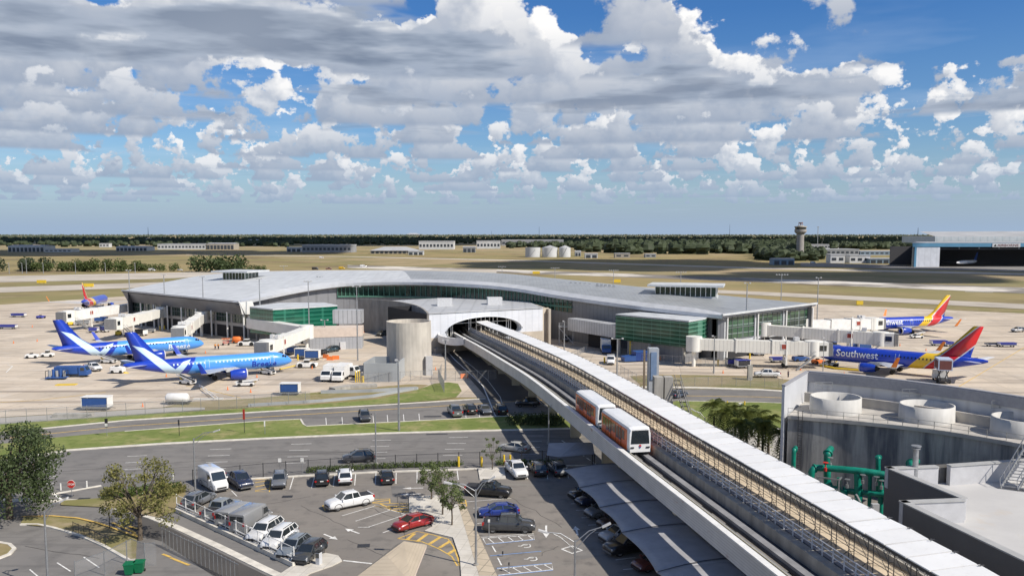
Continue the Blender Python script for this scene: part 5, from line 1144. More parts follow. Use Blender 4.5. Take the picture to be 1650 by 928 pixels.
    for sx in P['wx']:
        for sy in (-1, 1):
            mb = MB(); mb.cyl((sx, sy * (W - .235) - .12, P['wr']), P['wr'], .24, 20, axis='Y'); fin(mb, 'wheel', BLACK)
            mb = MB(); mb.cyl((sx, sy * (W - .105) - .012, P['wr']), P['wr'] * .62, .025, 14, axis='Y'); fin(mb, 'rim', RIM, 'wheel')
            mb = MB(); n = 14; rg = lambda r, y: [(sx + r * math.cos(math.pi * k / n), sy * y, P['wr'] + .03 + r * math.sin(math.pi * k / n)) for k in range(n + 1)]
            mb.loft([rg(P['wr'] - .05, W * .80), rg(P['wr'] + .09, W + .012), rg(P['wr'] + .03, W + .02), rg(P['wr'] - .1, W * .80)], cap=False, closed=False); fin(mb, 'wheel_arch', TRIM)
    mb = MB(); mb.b2(L - .22, L + .01, -W * .55, W * .55, zb + .22, h - .50) if not van else mb.b2(L - .1, L + .02, -W * .6, W * .6, zb + .25, h - .62); fin(mb, 'grille', TRIM)
    mb = MB(); mb.b2(L - .2, L + .04, -W * .80, W * .80, zb + .02, zb + .2); fin(mb, 'front_bumper', TRIM if kind != 'pickup' else RIM); mb = MB(); mb.b2(-L - .05, -L + .1, -W * .85, W * .85, zb + .04, zb + .26); fin(mb, 'rear_bumper', TRIM if kind != 'pickup' else RIM)
    for sy in (-1, 1):
        mb = MB(); mb.b2(L - .34, L - .06, sy * W * .70 - .17, sy * W * .70 + .17, h - .47, h - .30); fin(mb, 'headlight', HL)
        mb = MB(); zt_ = (tl - .42) if not van else 1.2; mb.b2(-L - .012, -L + .22, sy * W * .83 - .12, sy * W * .83 + .12, zt_, zt_ + (.2 if not (van or bed) else .38)); fin(mb, 'tail_light', TL)
        x = P['cab'][0] - .25 if not van else L * .6; mb = MB(); mb.box((x, sy * (W + .12), bt + .08 if not van else h + .25), (.16, .22, .17)); fin(mb, 'door_mirror', PAINT)
    mb = MB(); mb.b2(-L - .025, -L + .01, -.22, .22, zb + .42, zb + .56); fin(mb, 'number_plate', PLATE)
    if not van:
        mb = MB(); x0 = P['cab'][0]
        for sy in (-1, 1):
            for xx in ((b + c) / 2, b + .55 * (a - b)): mb.b2(xx - .008, xx + .008, sy * (W + .004) - .006, sy * (W + .004) + .006, zb + .2, bt - .08)
        fin(mb, 'door_seams', TRIM)
    return out
def car(kind, px, py, head, col, label, group, cat=None, name=None, z=.07, at=None, full=True):
    """head = second ground pixel the nose points towards, or an angle in radians"""
    c = G(px, py) if at is None else Vector(at)
    yaw = head if not isinstance(head, tuple) else math.atan2(*(G(*head) - c).yx)
    if kind not in CARPROTO: CARPROTO[kind] = car_parts(kind)
    nm = name or {'sedan': 'parked_car', 'hatch': 'parked_car', 'suv': 'parked_car', 'bigsuv': 'parked_car', 'pickup': 'pickup_truck', 'van': 'van', 'lowvan': 'van'}[kind]
    t = bpy.data.objects.new(nm, None); COL.objects.link(t); t.location = (c.x, c.y, z); t.rotation_euler = (0, 0, yaw); t['label'] = label; t['group'] = group
    t['category'] = cat or {'pickup_truck': 'pickup truck', 'van': 'van'}.get(nm, 'car')
    last = None
    for n_, me, par in CARPROTO[kind]:
        o = bpy.data.objects.new(n_, me); COL.objects.link(o); o.parent = last if (par == 'wheel' and last is not None) else t; o.color = (*col, 1)
        if n_ == 'wheel': last = o
    return t
SIL, GRY, DGR, BLK, NAVY, WHT = (.36, .37, .38), (.14, .15, .165), (.055, .058, .065), (.010, .010, .011), (.012, .022, .06), (.74, .74, .73)
GA, GB_, GC_ = 'vehicles along the fence of the lower car park', 'cars in the top row of the car park', 'vehicles in the right half of the car park'
ST_ = G(470, 769) - G(467, 789); up_ = math.atan2(ST_.y, ST_.x)       # along the top-row bays, towards the road
# diagonal row, front of each pointing up and right
dv = (G(390, 800) - G(330, 826)); dg = math.atan2(dv.y, dv.x)
car('van', 344, 786, (372, 803), WHT, 'white high-roof van at the top left corner of the car park', GA, 'van')
car('pickup', 386, 783, (410, 800), NAVY, 'dark navy pickup truck parked nose out beside the white high-roof van', GA)
car('suv', 321, 814, dg + .10, GRY, 'slate grey crossover at the upper end of the fence row', GA)
car('pickup', 357, 830, dg + .12, (.22, .24, .25), 'silver grey pickup truck, second in the fence row', GA)
car('lowvan', 381, 841, dg + .10, (.26, .265, .27), 'grey covered pickup between the silver pickup and the grey panel van', GA)
car('van', 406, 851, dg + .10, (.24, .245, .25), 'large grey panel van in the middle of the fence row', GA)
car('bigsuv', 428, 866, dg + math.pi + .12, WHT, 'white off-roader just below the grey panel van in the fence row', GA)
car('bigsuv', 451, 878, dg + math.pi + .14, WHT, 'white large people carrier, lower of the two white cars in the fence row', GA)
car('suv', 474, 892, dg + math.pi + .14, (.20, .23, .26), 'blue-grey crossover, second from the lower end of the fence row', GA)
car('suv', 499, 900, dg + math.pi + .14, (.045, .05, .055), 'dark grey crossover at the lower end of the fence row', GA)
for px, py, k, col, lab, rev in ((450.5, 782, 'suv', GRY, 'grey estate car parked nose out beside the yellow hatching in the top row', 1), (519, 778, 'suv', BLK, 'black crossover with red tail lights in the top row, left of the white one', 0), (556, 776, 'suv', WHT, 'white crossover with a black lower edge in the top row', 0), (623, 775, 'sedan', BLK, 'black saloon with red tail lights standing alone in the top row', 0)):
    car(k, px, py, up_ + (math.pi if rev else 0), col, lab, GB_)
car('suv', 578, 744, (540, 746), DGR, 'black crossover driving left on the wide road', 'cars on the road')
car('sedan', 829, 727, (790, 722), (.42, .41, .38), 'silver saloon on the road beside the small tree', 'cars on the road')
car('pickup', 563, 817, (538, 822), WHT, 'white crew-cab pickup crossing the yellow hatching of the car park', GC_)
car('sedan', 665, 850, (640, 857), (.30, .012, .012), 'dark red saloon by the pale concrete island', GC_)
car('pickup', 787, 799, (815, 801), BLK, 'black pickup truck, uppermost of the three by the right walkway', GC_)
car('sedan', 803, 831, (770, 833), (.012, .035, .22), 'bright blue saloon between the black and the grey pickup', GC_)
car('pickup', 820, 856, (850, 856.5), (.045, .047, .05), 'charcoal grey crew-cab pickup beside the white hatched bay', GC_)
car('pickup', 832, 765, up_ + math.pi + .05, WHT, 'white heavy pickup parked nose out right of the pale island', GC_)
car('suv', 866, 763, up_, DGR, 'dark estate car in shade right of the white heavy pickup', GC_)
car('suv', 898, 763, up_, GRY, 'grey crossover in shade beneath the small fabric sunshade', GC_)
GE_ = 'cars half under the fabric sunshades'
hd = (G(930, 810) - G(975, 803)); hdg = math.atan2(hd.y, hd.x)
for px, py, k, col, lab in ((938, 801, 'sedan', BLK, 'black car at the top end under the long sunshade'), (950, 812, 'sedan', NAVY, 'navy car, second from the top under the long sunshade'), (966, 832, 'suv', GRY, 'grey crossover, third from the top under the long sunshade'), (985, 848, 'hatch', (.05, .03, .03), 'dark maroon car, fourth from the top under the long sunshade'), (992, 871, 'suv', SIL, 'silver car, fifth from the top under the long sunshade'), (1008, 889, 'pickup', BLK, 'black pickup, next to last under the long sunshade'), (1048, 915, 'sedan', (.12, .03, .025), 'dark red-brown car at the lower end under the long sunshade')):
    car(k, px + 8, py, hdg, col, lab, GE_)
GF = 'cars parked along the airport road'
for px, py, k, col, lab in ((587.5, 677, 'suv', DGR, 'dark crossover standing alone in the roadside bays'), (733, 669, 'pickup', GRY, 'grey pickup, leftmost of the four cars beside the lawn'), (757, 665.5, 'suv', BLK, 'black crossover, second of the four cars beside the lawn'), (781, 665.5, 'sedan', (.09, .1, .12), 'grey-blue saloon, third of the four cars beside the lawn'), (806, 666, 'suv', BLK, 'black crossover in shade, rightmost of the four cars beside the lawn')):
    car(k, px, py, up_ + .05 + (math.pi if px in (587.5, 781) else 0), col, lab, GF)
car('suv', 850, 655, (830, 655), BLK, 'black car in deep shade under the guideway on the airport road', 'cars on the road')
car('sedan', 1093, 640, (1110, 636), (.04, .06, .10), 'dark blue car on the airport road beside the stair tower', 'cars on the road')
car('lowvan', 984, 586, (984, 600), WHT, 'white minibus on the yard right of the guideway', 'vehicles in the service yard', name='minibus', cat='minibus')
car('pickup', 1236, 608, (1214, 607.5), WHT, 'white pickup with open bed by the dry bank on the right', 'vehicles in the service yard')
car('suv', 911, 550, (905, 560), GRY, 'grey car against the grey terminal wall right of the station', 'vehicles in the service yard')
car('suv', 616, 541, (600, 544), (.10, .10, .09), 'small dark car beside the curved concrete wall', 'vehicles on the apron')
car('suv', 535, 567, (520, 569), (.02, .05, .07), 'dark teal car behind the orange barriers by the service building', 'vehicles on the apron')
car('pickup', 150, 597, (165, 600), WHT, 'white service pickup behind the blue lift truck on the left apron', 'vehicles on the apron')
car('suv', 1640, 535, (1620, 536), (.5, .5, .5), 'pale car at the right edge of the apron', 'vehicles on the apron')
# ================================================================ trees and plants
LEAFC = {}
def leafmat(name, a, b):
    m = bpy.data.materials.new(name); m.use_nodes = True; g = Nodes(m.node_tree); bs = m.node_tree.nodes['Principled BSDF']
    n = g.noise(g.coord('Object'), 1.1, 4, .6); gi = g.n.new('ShaderNodeNewGeometry'); f = g.m('ADD', g.m('MULTIPLY', g.rng(n, .3, .7), .6), g.m('MULTIPLY', gi.outputs['Random Per Island'], .45))
    g.l.new(g.mix(f, a, b), bs.inputs['Base Color']); bs.inputs['Roughness'].default_value = .65; bs.inputs['Specular IOR Level'].default_value = .3
    tr = g.n.new('ShaderNodeBsdfTranslucent'); g.l.new(g.mix(f, a, b), tr.inputs[0]); mx = g.n.new('ShaderNodeMixShader'); mx.inputs[0].default_value = .22
    g.l.new(bs.outputs[0], mx.inputs[1]); g.l.new(tr.outputs[0], mx.inputs[2]); g.l.new(mx.outputs[0], m.node_tree.nodes['Material Output'].inputs[0]); MATS[name] = m; return m
LF_OAK = leafmat('oak_leaves', (.035, .058, .02), (.095, .125, .05)); LF_BR = leafmat('autumn_oak_leaves', (.095, .11, .028), (.26, .235, .08)); LF_LT = leafmat('young_leaves', (.07, .105, .03), (.17, .20, .08)); LF_PALM = leafmat('palm_fronds', (.06, .09, .02), (.21, .23, .06)); LF_FAR = leafmat('distant_foliage', (.035, .050, .03), (.075, .098, .048)); LF_SHR = leafmat('shrub_leaves', (.05, .085, .02), (.13, .17, .045)); LF_FARL = leafmat('distant_hazy_foliage', (.10, .12, .085), (.15, .17, .11))  # the pale distant foliage has horizon haze mixed into its colour
BARK = mat('bark', (.12, .095, .07), .95, var=.25, scale=3, bump=.4)
def leaves(mb, c, r, n, size, rnd, flat_=.8, m=0):
    """leaf clumps spread through a lumpy volume"""
    for _ in range(n):
        while True:
            v = Vector((rnd.uniform(-1, 1), rnd.uniform(-1, 1), rnd.uniform(-1, 1)))
            if .15 < v.length < 1: break
        p = Vector(c) + Vector((v.x * r, v.y * r, v.z * r * flat_)) * (.45 + .55 * v.length)
        a = Vector((rnd.gauss(0, 1), rnd.gauss(0, 1), rnd.gauss(0, 1))).normalized(); b = a.orthogonal().normalized(); b.rotate(Matrix.Rotation(rnd.uniform(0, 6.28), 3, a)); c2 = a.cross(b); s_ = size * rnd.uniform(.6, 1.35)
        mb.add([p - b * s_, p + c2 * s_ * .6, p + b * s_, p - c2 * s_ * .6], [(0, 1, 2, 3)], m)
def tree(label, base, h, rad, lm, group, seed=1, n=2600, size=.16, trunk=.22, fork=.35, clumps=16, lean=(0, 0), name='oak_tree', cat='tree', crown_lo=.3, gap=.55):
    rnd = random.Random(seed); b = Vector(base); t = thing(name, label, cat, tuple(b), 0, group)
    mb = MB(); top = b + Vector((lean[0], lean[1], h * .62)); fk = b + Vector((lean[0] * .3, lean[1] * .3, h * fork))
    mb.tube([b, b.lerp(fk, .5) + Vector((.05, 0, 0)), fk], [trunk * 1.25, trunk, trunk * .85], 8)
    cl = []
    for i in range(clumps):
        a = i * 2.399 + rnd.uniform(-.3, .3); u = (i + .5) / clumps; rr = rad * (.25 + .68 * math.sqrt(rnd.uniform(.15, 1))) * (1 - .45 * max(0, u - .55)); z = h * (crown_lo + (1 - crown_lo - .08) * u)
        p = b + Vector((lean[0] + rr * math.cos(a), lean[1] + rr * math.sin(a), z)); cl.append(p)
        q = fk.lerp(p, .55) + Vector((rnd.uniform(-.3, .3), rnd.uniform(-.3, .3), h * .04)); mb.tube([fk - Vector((0, 0, rnd.uniform(0, h * .08))), q, p], [trunk * .5, trunk * .28, trunk * .08], 6)
        p2 = p + Vector((rnd.uniform(-1, 1), rnd.uniform(-1, 1), rnd.uniform(0, .8))) * rad * .25; mb.tube([q, p2], [trunk * .2, trunk * .05], 5)
    mb.build('trunk', BARK, t, True)
    mb = MB()
    for p in cl: leaves(mb, p, rad * rnd.uniform(.26, .46) * gap / .55, n // clumps, size, rnd, .75)
    mb.build('crown', lm, t, True); return t
tree('large dark green oak cut by the left edge of the picture', (-58.5, 97, 0), 10.9, 5.3, LF_OAK, 'trees around the car park', 3, 12000, .17, .36, clumps=30, crown_lo=.22, gap=.58)
tree('thin-leaved brownish oak on the grass strip by the new lane', tuple(G(226, 870)), 9.2, 3.5, LF_BR, 'trees around the car park', 5, 4000, .14, .24, clumps=22, crown_lo=.25, gap=.47)
for px, py, h, r, s_, lab in ((695, 806, 4.4, 1.5, 11, 'small street tree, uppermost of three on the pale concrete island'), (713, 831, 6.6, 1.7, 12, 'tallest street tree, middle one of three on the pale concrete island'), (728, 848, 5.2, 1.5, 13, 'small street tree nearest the camera on the pale concrete island')):
    tree(lab, tuple(G(px, py)), h, r, LF_LT, 'small trees in the car park', s_, 1250, .12, .09, clumps=13, fork=.42, crown_lo=.42, gap=.62, name='young_tree')
tree('sparse thin street tree on the small pale island by the road', tuple(G(793, 758)), 5.2, 1.3, LF_LT, 'small trees in the car park', 14, 420, .11, .06, clumps=11, fork=.3, crown_lo=.3, name='young_tree')
def shrub_row(label, a, b, n, r, h, lm, name='hedge', cat='hedge', seed=2, dens=60, size=.10, group=None):
    rnd = random.Random(seed); mb = MB(); a, b = G(*a), G(*b)
    for i in range(n):
        p = a.lerp(b, (i + .5) / n) + Vector((rnd.uniform(-.2, .2), rnd.uniform(-.2, .2), h * .5)); leaves(mb, p, r * rnd.uniform(.75, 1.2), dens, size, rnd, h * .55 / r)
    o = mb.build(name, lm); tag(o, label, cat, group); return o
shrub_row('low green hedge behind the top row, between the dark fence posts', (493, 762), (606, 755), 42, .5, .9, LF_SHR, group='hedges by the car park')
shrub_row('low green hedge behind the top row, right stretch up to the pale island', (606, 755), (742, 751), 48, .5, .9, LF_SHR, seed=4, group='hedges by the car park')
shrub_row('low dark hedge right of the pale island', (800, 750), (905, 749), 34, .5, .9, LF_SHR, seed=6, group='hedges by the car park')
shrub_row('bushy shrubs on the corner where the side road meets the car park', (170, 806), (288, 790), 20, 1.1, 1.3, LF_SHR, 'shrubs', 'shrubs', 8, 130, .13)
shrub_row('dense dark shrubs in the shade under the guideway', (822, 684), (905, 686), 22, 1.3, 2.2, LF_OAK, 'shrubs', 'shrubs', 9, 150, .15)
shrub_row('brown-green shrubs along the upper left corner of the fence row', (262, 803), (300, 792), 10, .8, 1.1, LF_BR, 'shrubs', 'shrubs', 19, 100, .12)
def palm(label, base, h, seed, dead=False, r=2.7, n=46):
    rnd = random.Random(seed); b = Vector(base); t = thing('palm_tree', label, 'palm tree', tuple(b), 0, 'palms beside the white-roofed walkway')
    top = b + Vector((rnd.uniform(-.2, .2), 0, h)); mb = MB(); mb.tube([b, b.lerp(top, .5), top], [.22, .17, .16], 8); mb.build('trunk', BARK, t, True)
    mb = MB()
    for i in range(n):
        a = i * 2.4 + rnd.uniform(-.2, .2); el = rnd.uniform(-1.4, 1.15); L = r * rnd.uniform(.8, 1.1); d = Vector((math.cos(a) * math.cos(el), math.sin(a) * math.cos(el), math.sin(el))); q = Vector((-math.sin(a), math.cos(a), 0))
        pts = [top + d * L * u - Vector((0, 0, 1.15 * L * u * u * .55)) for u in (0, .25, .5, .75, 1)]
        for k in range(12):
            u = k / 11; p = pts[min(3, int(u * 4))].lerp(pts[min(4, int(u * 4) + 1)], u * 4 - min(3, int(u * 4))); w = L * .34 * math.sin(math.pi * (.12 + .83 * u))
            for sy in (-1, 1): e = p + q * sy * w + d * .22 - Vector((0, 0, w * .5)); mb.add([p, p + d * .16, e], [(0, 1, 2)])
    mb.build('fronds', LF_PALM, t, True); return t
palms = [(1150, 702, 5.2), (1165, 722, 5.6), (1184, 712, 5.3), (1203, 726, 5.8), (1222, 720, 5.4), (1238, 732, 5.4), (1257, 742, 4.0), (1211, 704, 4.4), (1172, 700, 4.4), (1194, 742, 5.5), (1228, 748, 5.8)]
where = ('first from the left', 'second from the left', 'beside the lawn', 'in the middle of the clump', 'right of the middle', 'dark one on the right side', 'lone one next to the plant wall', 'far one against the lawn', 'small one against the lawn', 'front one nearest the walkway roof', 'front right one nearest the walkway roof')
for i, ((x, y, h), w) in enumerate(zip(palms, where)): palm('palm %s in the clump between walkway and cooling plant' % w, tuple(G(x, y)), h, 40 + i)
# airfield bushes and trees
rnd = random.Random(21)
def bush(px, py, w, h, lm, label, group, name='bush', cat='bush', n=500):
    c = G(px, py); t = MB(); k = max(3, int(w / h * 1.6))
    for i in range(k): leaves(t, c + Vector(((i + .5) / k * w - w / 2, rnd.uniform(-h, h), h * rnd.uniform(.32, .5))), h * rnd.uniform(.42, .62), n // k, h * .085, rnd, .95)
    o = t.build(name, lm); tag(o, label, cat, group); return o
LF_MID = leafmat('airfield_foliage', (.045, .07, .022), (.12, .155, .05))
for i, (x, y, w, h, lm, lab) in enumerate(((20, 436, 36, 13, LF_FAR, 'dark tree mass at the left edge beyond the taxiway'), (52, 437, 26, 13, LF_FAR, 'dark rounded tree clump beyond the left taxiway'), (85, 437, 30, 9, LF_MID, 'low green bushes right of the dark clumps beyond the taxiway'), (118, 437, 34, 9, LF_MID, 'low green bushes in the middle of the airfield thicket'), (150, 437, 34, 11, LF_MID, 'taller green bushes in the airfield thicket'), (190, 437, 38, 12, LF_MID, 'green thicket hump left of the last airfield bushes'), (222, 437, 28, 8, LF_MID, 'low olive bushes near the right end of the thicket'), (256, 437, 38, 8, LF_MID, 'olive bushes at the right end of the airfield thicket'), (345, 439, 48, 16, LF_OAK, 'big rounded dark tree clump behind the left roof lantern'), (370, 438, 26, 13, LF_OAK, 'right lobe of the tree clump behind the left roof lantern'), (405, 437, 26, 6, LF_MID, 'low green bush just right of the left roof lantern'))):
    bush(x, y, w, h, lm, lab, 'airfield trees and bushes', n=1100)
# far woods: one mass that nobody could count
def woods(name, rows, lm, seed, n, hmin, hmax, size):
    rnd = random.Random(seed); mb = MB()
    for (x0, x1, y0, y1) in rows:
        for _ in range(n):
            px = rnd.uniform(x0, x1); py = y0 + (y1 - y0) * rnd.random() ** 1.3; c = G(px, py); h = rnd.uniform(hmin, hmax); r = h * rnd.uniform(.45, .8)
            # lumpy crown: low-poly displaced ball
            vs = []; K, J = 7, 4; ph = rnd.uniform(0, 6)
            for j in range(J + 1):
                el = -.4 + 1.97 * j / J
                for k in range(K):
                    a = 2 * math.pi * k / K + ph; q = 1 + rnd.uniform(-.28, .28); vs.append(c + Vector((r * q * math.cos(a) * math.cos(el), r * q * math.sin(a) * math.cos(el), h * .5 + h * .5 * q * math.sin(el))))
            mb.add(vs, [(j * K + k, j * K + (k + 1) % K, (j + 1) * K + (k + 1) % K, (j + 1) * K + k) for j in range(J) for k in range(K)])
            mb.add([c + Vector((-r * .9, 0, -.2)), c + Vector((r * .9, 0, -.2)), c + Vector((r * .8, 0, h * .45)), c + Vector((-r * .8, 0, h * .45))], [(0, 1, 2, 3)])
    return struct(name, mb, lm, 'stuff')
woods('woods', [(-80, 1730, 383.5, 393)], LF_FAR, 3, 2600, 9, 17, 1)
woods('woods', [(-80, 480, 386, 397.5), (-80, 480, 388, 398.5), (480, 700, 386, 395), (820, 1010, 392, 400), (1340, 1480, 392, 402)], LF_FAR, 5, 260, 9, 15, 1)
woods('woods', [(930, 1300, 392, 409), (1000, 1290, 396, 410), (1225, 1285, 400, 418)], LF_FAR, 6, 190, 11, 21, 1)
woods('woods', [(1236, 1322, 413, 420.5)], LF_FAR, 16, 90, 9, 15, 1)
woods('woods', [(-80, 1730, 379.6, 383.6)], LF_FARL, 9, 3600, 10, 20, 1)
woods('woods', [(-300, 2000, 378.4, 380.0)], LF_FARL, 10, 1500, 14, 26, 1)
# ================================================================ far airfield buildings
FW_ = mat('far_white', (.55, .56, .57), .6, var=.06, scale=.05); FG = mat('far_grey', (.28, .29, .31), .7, var=.08, scale=.05); FB = mat('far_blue_grey', (.20, .28, .36), .6, var=.06, scale=.05); FT = mat('far_tan', (.36, .33, .28), .7, var=.06, scale=.05); FR_ = mat('far_roof', (.42, .43, .45), .5, var=.08, scale=.05)
WIN_F = flat('far_windows', (.05, .06, .075), .3); HBLUE = mat('hangar_blue', (.10, .26, .40), .5, var=.05, scale=.1)
fg = 'low buildings beyond the runways'
def far_bld(x0, x1, yt, yb, m, label, kind='shed', dep=.6, Yb=None):
    a, b = G(x0, yb), G(x1, yb); Y = a.y; w = abs(b.x - a.x); h = (yb - yt) * Y / FPX; cx = (a.x + b.x) / 2; d = max(14, min(60, w * dep))
    t = thing('far_building', label, 'building', (cx, Y + d / 2, 0), 0, fg)
    if kind == 'hip':
        mb = MB(); mb.b2(cx - w / 2, cx + w / 2, Y, Y + d, 0, h * .45); mb.build('wall', m, t, True)
        mb = MB(); mb.add([(cx - w / 2 - 2, Y - 2, h * .45), (cx + w / 2 + 2, Y - 2, h * .45), (cx + w / 2 + 2, Y + d, h * .45), (cx - w / 2 - 2, Y + d, h * .45), (cx - w / 4, Y + d / 2, h), (cx + w / 4, Y + d / 2, h)], [(0, 1, 5, 4), (1, 2, 5), (2, 3, 4, 5), (3, 0, 4)]); mb.build('roof', FR_, t, True)
        z0, z1 = .5, h * .38
    else:
        mb = MB(); mb.b2(cx - w / 2, cx + w / 2, Y, Y + d, 0, h * .88); mb.build('wall', m, t, True)
        mb = MB()
        if kind == 'gable': mb.add([(cx - w / 2 - .6, Y - .6, h * .86), (cx + w / 2 + .6, Y - .6, h * .86), (cx + w / 2 + .6, Y + d / 2, h), (cx - w / 2 - .6, Y + d / 2, h), (cx + w / 2 + .6, Y + d + .6, h * .86), (cx - w / 2 - .6, Y + d + .6, h * .86)], [(0, 1, 2, 3), (3, 2, 4, 5), (0, 3, 5), (1, 4, 2)])
        else: mb.b2(cx - w / 2 - .4, cx + w / 2 + .4, Y - .4, Y + d + .4, h * .88 + .02, h)
        mb.build('roof', FR_, t, True); z0, z1 = h * .3, h * .62
    k = max(2, min(14, int(w / 7)))
    for i in range(k):
        x = cx - w / 2 + w * (i + .5) / k; q = w / k * (.30 if kind != 'gable' else .36)
        mb = MB(); mb.b2(x - q, x + q, Y - .25, Y - .05, z0 if kind != 'gable' else .3, z1); mb.build('window' if kind != 'gable' else 'shed_door', WIN_F, t, True)
L_ = [(13, 71, 395, 406, FW_, 'pale long shed at the far left beyond the airfield', 'gable'), (72, 115, 401, 406.5, FW_, 'low white shed right of the long pale far-left shed', 'flat'), (160, 176, 392, 398.5, FW_, 'small white block above the left far sheds', 'flat'), (187, 237, 396.5, 404.5, FW_, 'white shed with rounded right end left of the grey yard', 'gable'), (254, 331, 393, 402, FW_, 'wide pale warehouse behind the left airfield trees', 'flat'), (333, 377, 391.5, 402, FT, 'tan-fronted warehouse right of the wide pale one', 'gable'), (235, 247, 384, 388.5, FW_, 'tiny white building on the horizon above the left woods', 'flat'),
      (400, 415, 386, 392, FW_, 'small white house amid the dark woods, left of centre', 'gable'), (462, 485, 398, 406, FW_, 'small white hangar left of the grey double shed', 'gable'), (487, 566, 394.5, 407, FG, 'wide grey shed with pale roof left of centre', 'flat'), (597, 670, 398, 409, FT, 'low grey hip-roofed building left of the white block', 'hip'), (675, 731, 388.5, 402, FW_, 'tall white block with a dark window row behind the terminal', 'flat'), (746, 766, 397, 407, FG, 'small grey shed between the two white blocks', 'gable'), (768, 806, 388, 401, FW_, 'white two-storey block left of the long grey warehouse', 'flat'), (808, 908, 386.5, 396, FG, 'very long grey warehouse behind the white storage tanks', 'flat'), (658, 682, 404, 411, FW_, 'low white shed in front of the hip-roofed building', 'gable'),
      (927, 936, 404, 413, FW_, 'small white hut right of the storage tanks', 'gable'), (943, 963, 408, 416, FW_, 'white gabled shed right of the small hut', 'gable'), (991, 1015, 408, 415.5, FT, 'low tan row of stores before the dark woods', 'flat'), (1040, 1057, 409, 415, FG, 'little grey shed at the end of the row of stores', 'flat'),
      (1246, 1280, 416, 427, FB, 'blue-grey lean-to left of the white trailers, below the control tower', 'gable'), (1338, 1361, 410, 424, FW_, 'white square hangar annex, left one of two', 'flat'), (1369, 1402, 411, 424, FW_, 'white hangar annex, right one of two', 'flat'), (1302, 1384, 401.5, 411, FG, 'wide grey office row right of the control tower', 'flat'), (1386, 1464, 404.5, 411, FB, 'long blue-grey shed left of the big hangar', 'flat'), (1402, 1464, 416, 424.5, FB, 'low teal shed in front of the long blue-grey one', 'gable'), (1307, 1360, 394, 401, FR_, 'pale roofed offices farther back near the control tower', 'flat'), (655, 676, 375.8, 379.2, FW_, 'white dome-like building on the horizon', 'hip'), (1402, 1418, 392, 398, FW_, 'bright white cube among trees left of the big hangar', 'flat')]
for r_ in L_: far_bld(*r_)
for i, (x0, x1, yt, lab) in enumerate(((846.6, 871, 399, 'flat-topped white storage tank, left of three'), (874, 899, 395.6, 'cone-topped white storage tank, middle of three'), (901, 920, 395.6, 'cone-topped white storage tank, right of three'))):
    a, b = G(x0, 414.5), G(x1, 414.5); r = (b.x - a.x) / 2; c = (a + b) / 2; h = (414.5 - yt) * a.y / FPX; t = thing('storage_tank', lab, 'tank', (c.x, c.y + r, 0), 0, 'white storage tanks beyond the runway')
    mb = MB(); mb.cyl((c.x, c.y + r, 0), r, h * (.97 if i == 0 else .8), 28); mb.build('shell', MATS['far_white'], t, True)
    mb = MB(); mb.cyl((c.x, c.y + r, h * (.97 if i == 0 else .8)), r, h * (.03 if i == 0 else .2), 28, r2=r if i == 0 else .5); mb.build('tank_roof', MATS['far_roof'], t, True)
    mb = MB(); mb.bar((c.x - r * .5, c.y - .1, 0), (c.x + r * .3, c.y - .3, h * .8), .5); mb.build('stair', FG, t, True)
# control tower
c = G(1288.5, 418); k = c.y / FPX; t = thing('control_tower', 'round concrete control tower with a dark glazed cab rising above the far woods', 'control tower', tuple(c))
hz = lambda y: 33 - (y - 377) * k
mb = MB(); mb.cyl((c.x, c.y, 0), 5.0, hz(376), 20, r2=4.5); mb.build('shaft', mat('tower_concrete', (.33, .31, .29), .9, var=.1, scale=.1, streak=.3), t, True)
mb = MB(); mb.cyl((c.x, c.y, hz(377)), 5.2, 2.8, 20, r2=7.6); mb.cyl((c.x, c.y, hz(377) + 2.8), 7.6, 3.2, 20); mb.build('cab_base', MATS['tower_concrete'], t, True)
mb = MB(); mb.cyl((c.x, c.y, hz(371)), 6.6, 4.2, 12, r2=7.4, smooth=False); mb.build('cab_glazing', GLASS, t, True)
mb = MB(); mb.cyl((c.x, c.y, hz(366.5)), 7.8, 1.4, 20); mb.cyl((c.x, c.y, hz(366.5) + 1.2), 5, 1.4, 16, r2=3); mb.build('cab_roof', FT, t, True)
mb = MB(); mb.bar((c.x, c.y, hz(363)), (c.x, c.y, hz(358.5)), 1.2); mb.cyl((c.x, c.y, hz(360.5)), 2.0, 1.4, 10, r2=2.6)
for dx in (-2.6, 2.4): mb.bar((c.x + dx, c.y, hz(363)), (c.x + dx, c.y, hz(358)), .5)
mb.build('antennas', flat('antenna_red_grey', (.30, .16, .15)), t, True)
# hangar
Y = 862; X = lambda px: (px - 825) * Y / FPX; Z = lambda y, Y_=862: 33 - (y - 377) * Y_ / FPX
t = thing('aircraft_hangar', 'big hangar with blue trim, a white door panel and a dark opening', 'hangar', (X(1600), Y, 0))
x0, x1 = X(1468), X(1990); zt_ = Z(391.5)
mb = MB(); mb.prism([(x0, Y), (x0 + 4, Y), (x0 + 42, Y + 70), (x0 + 38, Y + 70)], 0, zt_); mb.b2(x0 + 38, x1, Y + 68, Y + 70, 0, zt_); mb.b2(x1 - 4, x1, Y, Y + 70, 0, zt_); mb.build('wall', mat('hangar_tan', (.35, .33, .27), .8, var=.05, scale=.1), t, True)
mb = MB(); mb.prism([(x0 - .5, Y - 1), (x1 + .5, Y - 1), (x1 + .5, Y + 70), (x0 + 38, Y + 70)], zt_, zt_ + .8); mb.build('roof', FR_, t, True)
mb = MB(); mb.b2(x0, x1, Y - 1.2, Y, Z(397.6), zt_ - .05); mb.b2(x0 + 2, x0 + 4, Y - 1.2, Y - .1, 0, Z(397.7)); mb.build('blue_trim', HBLUE, t, True)
